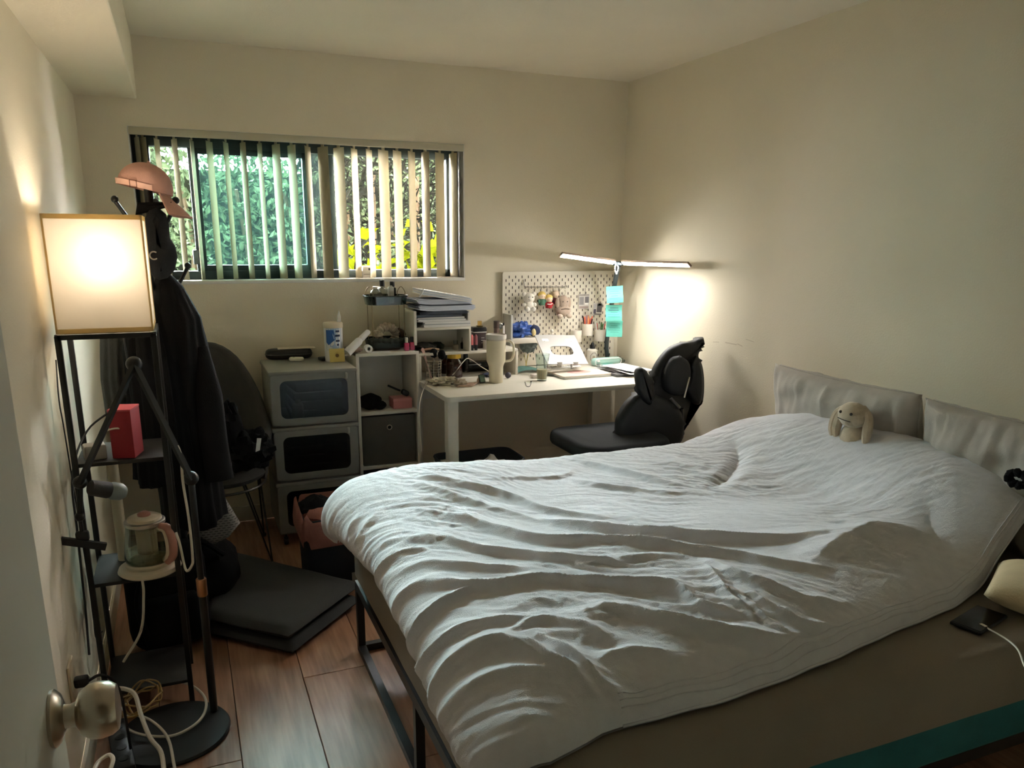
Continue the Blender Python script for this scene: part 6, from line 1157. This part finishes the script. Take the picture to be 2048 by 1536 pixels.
for k, lb in enumerate(('lowest loose white sheet in the pile at the end of the desk', 'second loose white sheet in the pile, turned sideways', 'third loose white sheet in the pile, sticking out toward the camera', 'topmost loose white sheet of the pile at the end of the desk')):
    b = thing('loose_sheet', lb, 'paper', (2.26, 3.76, ZD), 'loose sheets at the end of the desk'); Gp = []; a = (-0.25, 0.3, -0.05, 0.15)[k]; cx2, cy2 = (2.31, 2.28, 2.325, 2.32)[k], (3.80, 3.84, 3.76, 3.82)[k]; Rm = rotm(rz=a)
    for i in range(9):
        Gp.append([np.array([cx2, cy2, ZD+0.003+0.006*k+0.004*mnoise.noise(Vector((i*0.5, j*0.5, k)))+0.012*(max(0, 3-j)/3)**2*(k > 0)]) + Rm @ np.array([-0.105+0.21*j/8, -0.14+0.28*i/8, 0]) for j in range(9)])
    Gp = np.array(Gp); MB().grid(Gp).grid((Gp-ZA*0.0008)[::-1]).build('sheet', PAPERW, b, angle=80)
b = thing('mint_pouch', 'mint green zip pouch at the back corner of the desk', 'pouch', dp(1270, 716)); q = dp(1262, 722); MB().slab(rrect(0.20, 0.045, 0.02, 6), (2.33, 4.05, ZD+0.026), rotm(rz=0.1) @ XA, rotm(rz=0.1) @ ZA, 0.05, 0.02, 4).build('pouch', mat('mint_fabric', (170, 206, 196), 0.7), b, angle=60); MB().tube([np.array([2.33, 4.05, ZD+0.026]) + rotm(rz=0.1) @ np.array([x_, -0.026, y_]) for x_, y_ in rrect(0.19, 0.038, 0.018, 6)], 0.0022, 5, True).build('piping', PAPERW, b)
b = thing('plastic_bag', 'crumpled clear plastic packet beside the loose sheets', 'packet', dp(1232, 727)); q = dp(1236, 727); MB().ball((q[0]-0.01, q[1]-0.0, ZD+0.020), (0.045, 0.04, 0.022), 26, 16, None, 0.45, 4, 3).build('film', glassy('clear_film', (220, 232, 228), 0.9, 0.15, 0.25, (210, 226, 220)), b)
b = thing('teal_note_pad', 'teal sticky note pad lying at the foot of the desk lamp', 'sticky note', dp(1212, 721)); q = dp(1212, 722); MB().box((q[0]-0.02, min(q[1], 4.1)-0.03, ZD+0.005), (0.075, 0.075, 0.010), rotm(rz=0.1)).build('pad', TEAL, b, smooth=False)
# ------------------------------------------------------------------ desk lamp with two light bars and sticky notes
lb_ = thing('desk_lamp', 'black desk lamp pole with two lit white light bars spread in a V', 'desk lamp', (2.385, 4.13, ZD))
hp = at(1237, 527, Y=3.92); pb0 = np.array([2.385, 4.125, ZD+0.02]); pm = at(1214, 700, Y=4.08)
MB().tube(smooth_path([pb0, at(1213, 690, Y=4.08), at(1219, 640, Y=4.05), at(1229, 570, Y=3.99), hp-ZA*0.01], 6), 0.0135, 4).build('pole', mat('slate_metal', (58, 68, 72), 0.45, metal=0.3), lb_, angle=30)
MB().box(pb0-np.array([0, 0, 0.012]), (0.05, 0.06, 0.016), None, 0.004).box(pb0-np.array([0, 0, 0.06]), (0.045, 0.05, 0.012), None, 0.003).build('clamp', BLACKM, lb_)
eL, eR = at(1122, 511, Y=3.76), at(1378, 531, X=2.40)
LED = emitter('white_led', (1.0, 0.97, 0.93), 38.0); HOU = mat('lamp_housing', (150, 130, 112), 0.4)
MB().box(hp, (0.06, 0.05, 0.022), None, 0.006).build('hinge', MATS['slate_metal'], lb_)
for e_ in (eL, eR):
    d_ = (e_-hp); L_ = np.linalg.norm(d_); d_ /= L_; a_ = hp+d_*0.035
    sd = np.cross(d_, ZA); sd /= np.linalg.norm(sd); upv = np.cross(sd, d_)
    tl_a = math.radians(38)*(1 if sd @ (np.array([1.9, 3.3, 1.0])-(a_+e_)/2) > 0 else -1); sd, upv = sd*math.cos(tl_a)+upv*math.sin(tl_a), upv*math.cos(tl_a)-sd*math.sin(tl_a)
    h = MB(); V_ = [p_+sd*i*0.016+upv*j for p_ in (a_, e_) for i, j in ((-1, 0.0), (1, 0.0), (1, 0.012), (-1, 0.012))]; h.add(V_, [(3, 2, 1, 0), (4, 5, 6, 7)]+[(k, (k+1) % 4, 4+(k+1) % 4, 4+k) for k in range(4)]); ho = h.build('light_bar', HOU, lb_, smooth=False)
    h = MB(); V_ = [p_+sd*i*0.011+upv*j for p_ in (a_+d_*0.005, e_-d_*0.006) for i, j in ((-1, -0.002), (1, -0.002), (1, 0.0), (-1, 0.0))]; h.add(V_, [(3, 2, 1, 0), (4, 5, 6, 7)]+[(k, (k+1) % 4, 4+(k+1) % 4, 4+k) for k in range(4)]); h.build('led_strip', LED, ho, smooth=False)
tc_ = thing('bead_charm', 'white beaded charm loop hanging from the desk lamp hinge', 'charm', hp)
for k in range(12): a = k/12*2*math.pi; MB().ball(at(1233, 537, Y=3.90)+np.array([0.010*math.cos(a), 0, 0.022*math.sin(a)]), 0.0045, 8, 6).build('bead', mat('bead_white', (236, 228, 212), 0.3), tc_)
MB().ball(at(1233, 547, Y=3.90), 0.006, 8, 6).build('bead', MATS['bead_white'], tc_)
for k, (px, py, Y_, rz, lb) in enumerate(((1228, 589, 3.985, -0.06, 'highest of the three teal sticky notes on the desk lamp pole'), (1226, 626, 4.005, 0.0, 'middle teal sticky note on the desk lamp pole, with dark handwriting'), (1227, 657, 4.03, 0.02, 'lowest of the three teal sticky notes on the desk lamp pole'))):
    q = at(px, py, Y=Y_); b = thing('sticky_note', lb, 'sticky note', q, 'teal sticky notes on the lamp pole'); Rn = rotm(rz=-0.35, ry=0.0) @ rotm(ry=rz, rx=-0.06); G = np.array([[q + Rn @ np.array([-0.048+0.096*j/6, -0.028-0.006*math.sin(i*1.1), -0.048+0.096*i/6]) for j in range(7)] for i in range(7)])
    MB().grid(G).grid((G+np.array([0, 0.0006, 0]))[::-1]).build('note', TEAL, b, angle=80)
    for j in range(5): MB().box(q + Rn @ np.array([-0.004*(j % 2), -0.0365, 0.03-0.0125*j]), ((0.07, 0.05, 0.062, 0.04, 0.066)[(j+k) % 5], 0.0006, 0.0018 if not (k == 1 and j < 2) else 0.003), Rn).build('handwriting', mat('ink_teal', (62, 130, 122), 0.8) if not (k == 1 and j < 2) else INK, b, smooth=False)
# ------------------------------------------------------------------ pegboard and what hangs on it
PX0, PX1, PZ0, PZ1, PY = 1.702, 2.452, 0.765, 1.314, 4.172
pg = thing('pegboard', 'white slotted pegboard on the wall behind the desk', 'pegboard', ((PX0+PX1)/2, PY, PZ0))
MB().slab(rrect(PX1-PX0, PZ1-PZ0, 0.012, 4), ((PX0+PX1)/2, PY+0.003, (PZ0+PZ1)/2), XA, ZA, 0.006, 0.001, 1).build('board', mat('peg_white', (224, 216, 198), 0.5), pg, angle=30)
sl = MB(); r_ = 0
z_ = PZ1-0.03
while z_ > PZ0+0.02:
    x_ = PX0+0.022+(0.02 if r_ % 2 == 0 else 0)
    while x_ < PX1-0.015:
        sl.add([(x_-0.0027, PY-0.0003, z_-0.0075), (x_+0.0027, PY-0.0003, z_-0.0075), (x_+0.0027, PY-0.0003, z_+0.0075), (x_-0.0027, PY-0.0003, z_+0.0075)], [(0, 1, 2, 3)]); x_ += 0.04
    z_ -= 0.02; r_ += 1
o = sl.build('slots', mat('slot_dark', (52, 46, 40), 0.9), pg, smooth=False); o['kind'] = 'stuff'
b = MB()
for x_ in (PX0+0.05, PX1-0.05):
    b.span(x_-0.01, x_+0.01, PY+0.006, YF-0.001, PZ1-0.06, PZ1-0.03); b.span(x_-0.01, x_+0.01, PY+0.006, YF-0.001, PZ0+0.03, PZ0+0.06)
b.build('wall_spacer', WHITE, pg, smooth=False)
PY_ = PY-0.04
# hook rail
hk = thing('hook_rail', 'thin metal rail with hooks across the pegboard', 'hook rail', at(1090, 575, Y=PY_)); ra_, rb2 = at(1049, 574, Y=PY-0.02), at(1134, 574, Y=PY-0.02); RM = mat('grey_wire', (150, 144, 134), 0.35, metal=0.7)
MB().rod(ra_, rb2, 0.003, 8).rod(ra_, ra_+ZA*0.04+YA*0.018, 0.0025, 6).rod(rb2, rb2+ZA*0.01+YA*0.018, 0.0025, 6).build('rail', RM, hk)
for k in range(7): p_ = ra_+(rb2-ra_)*(0.08+k*0.14); MB().tube(smooth_path([p_+ZA*0.006, p_+np.array([0, -0.010, 0.0]), p_+np.array([0, -0.012, -0.012]), p_+np.array([0, -0.022, -0.006])], 4), 0.0016, 6).build('hook', RM, hk)
WPL = mat('white_plush', (232, 226, 214), 0.95, var=0.05, bump=0.6, bscale=250, sheen=0.4); GPL = mat('taupe_plush', (172, 152, 134), 0.95, var=0.12, vscale=30, bump=0.6, bscale=220, sheen=0.4)
c_ = at(1058, 596, Y=PY_-0.01); t_ = thing('plush_bear', 'white plush bear keychain hanging on the pegboard rail', 'plush toy', c_)
MB().ball(c_, (0.034, 0.028, 0.030), 18, 12).build('head', WPL, t_); MB().ball(c_+[0, -0.024, -0.006], (0.014, 0.010, 0.010), 12, 8).build('muzzle', WPL, t_); MB().ball(c_+[0, 0, -0.042], (0.030, 0.025, 0.030), 16, 10).build('body', WPL, t_)
for s_ in (-1, 1):
    MB().ball(c_+[s_*0.031, 0, 0.022], (0.014, 0.008, 0.014), 12, 8).build('ear', WPL, t_); MB().ball(c_+[s_*0.032, -0.006, -0.038], (0.014, 0.011, 0.011), 12, 8).build('arm', WPL, t_); MB().ball(c_+[s_*0.019, -0.02, -0.062], (0.015, 0.018, 0.015), 12, 8).build('leg', WPL, t_); MB().ball(c_+[s_*0.012, -0.026, 0.006], 0.0035, 8, 6).build('eye', BC, t_)
MB().tube(smooth_path([c_+ZA*0.028, c_+ZA*0.045+XA*0.004, c_+ZA*0.062], 4), 0.0014, 5).build('cord', WIRE, t_)
HAIR = mat('yellow_felt', (226, 196, 110), 0.9, bump=0.4, bscale=200); SKIN = mat('pale_felt', (232, 206, 180), 0.9)
for px, py, lb, m_ in ((1084, 592, 'little yellow-haired doll charm in green on the pegboard rail', mat('green_felt', (78, 118, 96), 0.9)), (1098, 598, 'little yellow-haired doll charm in red on the pegboard rail', mat('red_felt', (170, 40, 44), 0.9)), (1112, 590, 'little pale doll charm in dark clothes half behind the grey plush', mat('dark_red_felt', (96, 40, 50), 0.9))):
    c_ = at(px, py, Y=PY_-(0.008 if px != 1112 else -0.01)); t_ = thing('doll_charm', lb, 'doll', c_, 'doll charms on the rail')
    MB().ball(c_, (0.022, 0.019, 0.021), 16, 10).build('head', SKIN, t_); MB().ball(c_+[0, 0.003, 0.007], (0.024, 0.020, 0.020), 16, 10, None, 0.12, 2, 4).build('hair', HAIR if px != 1112 else SKIN, t_)
    MB().lathe([(0.0, 0), (0.019, 0), (0.020, 0.012), (0.016, 0.032), (0.008, 0.038), (0, 0.038)], c_-ZA*0.052, 16).build('dress', m_, t_)
    for s_ in (-1, 1): MB().ball(c_+[s_*0.020, -0.004, -0.030], (0.007, 0.007, 0.012), 8, 6).build('arm', m_, t_); MB().ball(c_+[s_*0.008, -0.019, -0.004], 0.002, 6, 5).build('eye', BC, t_)
    if px == 1098: MB().tube([c_+[-0.016, -0.013, -0.028], c_+[0.0, -0.021, -0.03], c_+[0.016, -0.013, -0.026]], 0.003, 6).build('scarf', WPL, t_)
    MB().tube([c_+ZA*0.018, c_+ZA*0.05], 0.0012, 5).build('cord', WIRE, t_)
c_ = at(1126, 604, Y=PY_-0.012); t_ = thing('plush_elephant', 'taupe plush animal keychain hanging at the end of the pegboard rail', 'plush toy', c_)
MB().ball(c_, (0.036, 0.03, 0.042), 20, 14, None, 0.12, 3).build('head', GPL, t_); MB().ball(c_-ZA*0.052, (0.048, 0.036, 0.036), 20, 14, None, 0.14, 5).build('body', GPL, t_)
for s_ in (-1, 1): MB().ball(c_+[s_*0.036, -0.004, -0.006], (0.016, 0.010, 0.034), 14, 10).build('ear', GPL, t_); MB().ball(c_+[s_*0.030, -0.026, -0.080], (0.017, 0.018, 0.014), 12, 8).build('foot', mat('pale_taupe', (196, 178, 160), 0.95), t_); MB().ball(c_+[s_*0.014, -0.029, 0.004], 0.0032, 8, 6).build('eye', BC, t_)
MB().tube([c_+np.array([0.020*math.cos(a), 0.004, 0.056+0.020*math.sin(a)]) for a in np.linspace(0, 2*math.pi, 20, endpoint=False)], 0.004, 6, True).build('key_ring', mat('pearl_beads', (224, 216, 200), 0.3), t_)
MB().tube([c_+[-0.026, -0.03, -0.04], c_+[0.0, -0.036, -0.036], c_+[0.028, -0.03, -0.04]], 0.003, 6).build('arm_seam', mat('dark_taupe_line', (96, 82, 70), 0.9), t_)
# photo strips
for px, py, w_, h_, lb, cols in ((1168, 603, 0.072, 0.088, 'grey and white photo card clipped to the pegboard', [(-0.017, 0.004, 0.030, 0.046, (150, 146, 144)), (0.019, 0.010, 0.026, 0.036, (120, 116, 118)), (0.018, -0.014, 0.022, 0.010, (240, 236, 230)), (0.0, -0.034, 0.062, 0.012, (168, 150, 140)), (0.0, 0.038, 0.066, 0.010, (170, 160, 152))]), (1195, 618, 0.062, 0.074, 'dark photo card beside the lamp pole on the pegboard', [(-0.018, 0.016, 0.016, 0.024, (186, 182, 186)), (-0.018, -0.014, 0.016, 0.026, (88, 84, 100)), (0.012, 0.006, 0.034, 0.050, (84, 80, 86)), (0.012, 0.028, 0.024, 0.014, (44, 42, 48)), (0.004, -0.031, 0.05, 0.008, (120, 112, 110))])):
    q = at(px, py, Y=PY-0.006); b = thing('photo_card', lb, 'photo', q, 'photo cards on the pegboard'); Rn = rotm(ry=0.06 if px > 1180 else 0.0)
    MB().box(q, (w_, 0.0012, h_), Rn).build('card', mat('photo_paper', (206, 200, 192), 0.5), b, smooth=False)
    for k, (dx_, dz_, ww, hh, cc_) in enumerate(cols): MB().box(q + Rn @ np.array([dx_, -0.0009, dz_]), (ww, 0.0006, hh), Rn).build('picture_area', mat('photo_%d_%d' % (px, k), cc_, 0.5), b, smooth=False)
    MB().bar(q+np.array([0.004, -0.003, h_/2-0.008]), q+np.array([0.004, -0.003, h_/2+0.035]), 0.004, 0.002).build('clip', RM, b)
# cups with pens
CUPM = mat('cup_white', (226, 218, 204), 0.45)
def peg_cup(px, py, lb):
    q = at(px, py, Y=PY-0.04); b = thing('peg_cup', lb, 'pen cup', q-ZA*0.034, 'cups on the pegboard')
    MB().lathe([(0, 0), (0.032, 0), (0.034, 0.003), (0.034, 0.070), (0.032, 0.070), (0.032, 0.006), (0, 0.006)], q-ZA*0.035, 24).build('cup', CUPM, b); MB().box(q+np.array([0, 0.036, 0.02]), (0.012, 0.012, 0.02)).build('hook', CUPM, b); return q
q1 = peg_cup(1175, 659, 'white pen cup on the pegboard holding red-orange pens'); q2 = peg_cup(1200, 670, 'white pen cup lowest on the pegboard beside the lamp pole'); q3 = peg_cup(1152, 672, 'white pen cup half hidden behind the laptop stand')
R = random.Random(3)
for cup, cols in ((q1, [((232, 110, 84), 'coral', 6), ((240, 160, 110), 'peach', 3), ((60, 40, 44), 'dark', 2), ((196, 150, 160), 'mauve', 2)]), (q2, [((220, 70, 60), 'red', 2), ((80, 120, 70), 'green', 2), ((230, 228, 222), 'white', 2), ((40, 50, 40), 'black', 1)])):
    i_ = 0
    for cc_, cn, n_ in cols:
        for k in range(n_):
            a = i_*2.4; r_ = 0.012+0.012*R.random(); p0 = cup+np.array([r_*math.cos(a)*0.6, r_*math.sin(a)*0.6, -0.028]); tl = np.array([math.cos(a)*0.25*R.random(), math.sin(a)*0.2, 1.0]); tl /= np.linalg.norm(tl); L_ = 0.085+0.03*R.random()
            where = 'the red-orange pen cup' if cup is q1 else 'the lowest pen cup'
            b = thing('pen', '%s %s standing in %s on the pegboard' % (cn, ('pen', 'marker')[k % 2], where), 'pen', p0, 'pens in %s' % where); MB().rod(p0, p0+tl*L_*0.8, 0.004, 7).build('barrel', mat('pen_'+cn, cc_, 0.4), b); MB().tube([p0+tl*L_*0.8, p0+tl*L_*0.97, p0+tl*L_], [0.0045, 0.0042, 0.002], 7).build('pen_cap', MATS['pen_'+cn], b); i_ += 1
# white shelf box with blue scrunchie at the board's window end
b = thing('peg_shelf', 'white pegboard shelf with a tall grey end panel', 'shelf', at(1040, 678, Y=PY-0.06)); sa_ = at(1026, 677, Y=PY-0.10); s0x = at(1004, 620, Y=PY-0.02)[0]
MB().span(sa_[0]-0.01, sa_[0]+0.19, PY-0.115, PY-0.002, sa_[2]-0.030, sa_[2]+0.0, 0.003).build('shelf_tray', CUPM, b, angle=30); MB().span(sa_[0]-0.02, sa_[0]-0.008, PY-0.115, PY-0.002, sa_[2]-0.05, sa_[2]+0.135, 0.002).build('end_panel', mat('grey_white_panel', (196, 196, 190), 0.5), b, angle=30)
c_ = np.array([sa_[0]+0.06, PY-0.06, sa_[2]+0.002]); t_ = thing('blue_scarf', 'crumpled royal blue satin scarf on the pegboard shelf', 'scarf', c_)
MB().ball(c_+[0.0, 0.0, 0.042], (0.068, 0.045, 0.045), 34, 22, None, 0.55, 3, 3.0).build('cloth', mat('royal_blue_satin', (48, 84, 158), 0.4, var=0.3, vscale=25), t_)
c2_2 = c_+np.array([0.085, -0.012, 0.034]); t_ = thing('navy_plush', 'navy round plush with a cream patch on the pegboard shelf', 'plush toy', c2_2-ZA*0.03); MB().ball(c2_2, (0.036, 0.03, 0.034), 18, 12).build('body', mat('navy_plush', (40, 48, 76), 0.9), t_); MB().ball(c2_2+[-0.012, -0.022, -0.006], (0.014, 0.012, 0.022), 12, 8).build('cream_patch', mat('butter_plush', (226, 206, 150), 0.9), t_)
t_ = thing('white_figurine', 'tiny white figurine standing on the pegboard shelf end', 'figurine', at(1104, 668, Y=PY-0.04)); q = at(1104, 662, Y=PY-0.04); MB().ball(q, (0.010, 0.010, 0.011), 12, 8).build('head', WPL, t_); MB().lathe([(0, 0), (0.008, 0), (0.007, 0.016), (0, 0.018)], q-ZA*0.026, 12).build('body', WPL, t_)
t_ = thing('peg_ledge', 'thin white wire ledge on the pegboard above the laptop stand', 'ledge', at(1090, 672, Y=PY-0.03)); MB().span(at(1076, 672, Y=PY-0.03)[0], at(1112, 672, Y=PY-0.03)[0], PY-0.06, PY-0.001, q[2]-0.032, q[2]-0.026, 0.001).build('ledge_plate', CUPM, t_); MB().rod((at(1076, 672, Y=PY-0.06)[0], PY-0.06, q[2]-0.02), (at(1112, 672, Y=PY-0.06)[0], PY-0.06, q[2]-0.02), 0.0016).build('guard_wire', RM, t_)
# ================================================================== under the desk
b = thing('waste_basket', 'dark navy open basket with white paper under the desk', 'basket', (1.36, 3.42, 0)); bx_, by_ = at(965, 930, Y=3.35)[0], 3.40; zt_ = at(960, 903, Y=3.5)[2]
g = [[(bx_+x_*s_, by_+y_*s_, z_) for x_, y_ in rrect(0.40, 0.26, 0.05, 6)] for z_, s_ in ((0.002, 0.8), (0.01, 0.82), (zt_, 1.0), (zt_, 0.97), (0.02, 0.8))]
MB().grid(np.array(g), closed_u=True).add(g[0], [tuple(range(len(g[0])))]).build('bin', NAVY, b, angle=50); MB().tube(g[2], 0.006, 6, True).build('rim', NAVY, b)
b = thing('waste_paper', 'crumpled white paper in the dark basket under the desk', 'paper', (bx_+0.08, by_, 0.3)); MB().ball((bx_+0.06, by_-0.03, zt_-0.075), (0.11, 0.08, 0.07), 26, 16, None, 0.45, 4, 2.6).build('paper', mat('grey_white_paper', (190, 186, 178), 0.8), b)
b = thing('white_carton', 'small pale carton standing beside the desk leg and the basket', 'carton', (1.17, 3.45, 0)); qx = at(903, 932, Y=3.45); MB().span(qx[0]-0.075, qx[0]-0.005, 3.42, 3.50, 0.0, qx[2]+0.02, 0.003).build('carton', mat('pale_card', (178, 172, 158), 0.8), b); MB().span(qx[0]-0.076, qx[0]-0.004, 3.418, 3.502, qx[2]-0.01, qx[2]+0.022, 0.002).build('lid', MATS['pale_card'], b)
# ================================================================== black ergonomic chair
CY_ = 3.20
ch = thing('desk_chair', 'black winged ergonomic desk chair between the desk and the bed', 'desk chair', (1.98, CY_, 0))
SHELL = mat('chair_black', (24, 27, 30), 0.5, var=0.08, vscale=10, bump=0.15, bscale=300)
def zpx(zx, zy, Y): return at(1040+zx*0.18555, 650+zy*0.18555, Y=Y)
def chair_slab(name, pts, Y, t_, bev, smoothn=4, curve=None, m_=SHELL):
    W_ = [zpx(a, b_, Y) for a, b_ in pts]; W_ = smooth_path(W_+[W_[0]], smoothn)[:-1]; o_ = sum(W_)/len(W_)
    pl = [((w_-o_)[0], (w_-o_)[2]) for w_ in W_]
    area = sum(pl[i][0]*pl[(i+1) % len(pl)][1]-pl[(i+1) % len(pl)][0]*pl[i][1] for i in range(len(pl)))
    if area < 0: pl = pl[::-1]
    return MB().slab(pl, o_, XA, ZA, t_, bev, 4, curve).build(name, m_, ch, angle=70)
chair_slab('upper_wing', [(1962, 128), (1962, 190), (1925, 270), (1905, 330), (1945, 420), (1966, 560), (1962, 760), (1932, 862), (1880, 850), (1850, 830), (1800, 1000), (1755, 1110), (1725, 1200), (1400, 1300), (1330, 1000), (1360, 700), (1410, 555), (1460, 430), (1560, 290), (1680, 205), (1850, 170)], CY_+0.03, 0.07, 0.03)
chair_slab('lumbar_pad', [(1720, 325), (1640, 350), (1580, 430), (1545, 560), (1560, 700), (1680, 760), (1790, 700), (1830, 540), (1810, 400)], CY_-0.02, 0.06, 0.028, 4, None, mat('chair_pad', (34, 36, 39), 0.6, var=0.08, bump=0.2, bscale=400))
chair_slab('inner_wing', [(1900, 330), (1950, 480), (1955, 720), (1925, 850), (1850, 830), (1790, 700), (1830, 560), (1850, 420)], CY_-0.025, 0.045, 0.02)
chair_slab('side_wing', [(1300, 450), (1355, 490), (1400, 580), (1440, 700), (1400, 860), (1300, 800), (1262, 690), (1238, 540), (1255, 475)], CY_-0.05, 0.06, 0.028)
chair_slab('lower_wing', [(1275, 720), (1420, 740), (1560, 800), (1700, 900), (1745, 1050), (1720, 1250), (1500, 1420), (1120, 1440), (1055, 1330), (1035, 1180), (1040, 1040), (1080, 930), (1160, 810)], CY_-0.02, 0.08, 0.035)
MB().tube(smooth_path([zpx(1825, 560, CY_-0.06), zpx(1800, 660, CY_-0.06), zpx(1770, 780, CY_-0.055)], 5), 0.005, 6).build('chrome_strip', CHROME, ch)
MB().tube(smooth_path([zpx(1625, 790, CY_-0.06), zpx(1680, 850, CY_-0.07), zpx(1720, 890, CY_-0.06)], 5), 0.008, 8).build('adjust_lever', mat('grey_lever', (84, 84, 82), 0.4), ch)
MB().tube(smooth_path([zpx(1740, 900, CY_-0.01), zpx(1745, 1060, CY_-0.01), zpx(1725, 1190, CY_-0.01)], 5), 0.012, 8).build('spine_tube', BLACKM, ch)
s0 = at(1130, 890, Y=CY_); sx0 = s0[0]; sz = s0[2]
MB().slab(rrect(0.50, 0.48, 0.12, 8), (sx0+0.24, CY_, sz-0.01), XA, YA, 0.075, 0.03, 4, lambda u, v: 0.015*math.cos(v*5)).build('seat', mat('seat_fabric', (34, 37, 40), 0.9, var=0.1, bump=0.3, bscale=400), ch, angle=70)
cx_ = sx0+0.26
MB().rod((cx_, CY_, 0.09), (cx_, CY_, sz-0.05), 0.028, 16).build('gas_lift', BLACKM, ch); MB().box((cx_, CY_, sz-0.065), (0.22, 0.16, 0.05), None, 0.012).build('mechanism', BLACKM, ch); MB().tube(smooth_path([(cx_+0.05, CY_, sz-0.07), (cx_+0.25, CY_, sz-0.06), zpx(1500, 1380, CY_), zpx(1450, 1200, CY_+0.02)], 5), 0.02, 8).build('back_bracket', BLACKM, ch)
for k in range(5):
    a = k*2*math.pi/5+0.3; d_ = np.array([math.cos(a), math.sin(a), 0]); e_ = np.array([cx_, CY_, 0.062])+d_*0.27
    MB().tube([np.array([cx_, CY_, 0.10])+d_*0.02, e_], [0.024, 0.015], 8).build('base_arm', BLACKM, ch); MB().lathe([(0, -0.02), (0.026, -0.02), (0.028, 0), (0.026, 0.02), (0, 0.02)], e_-ZA*0.034, 16, rotm(rz=a) @ rotm(rx=math.pi/2)).build('caster', BLACKP, ch)
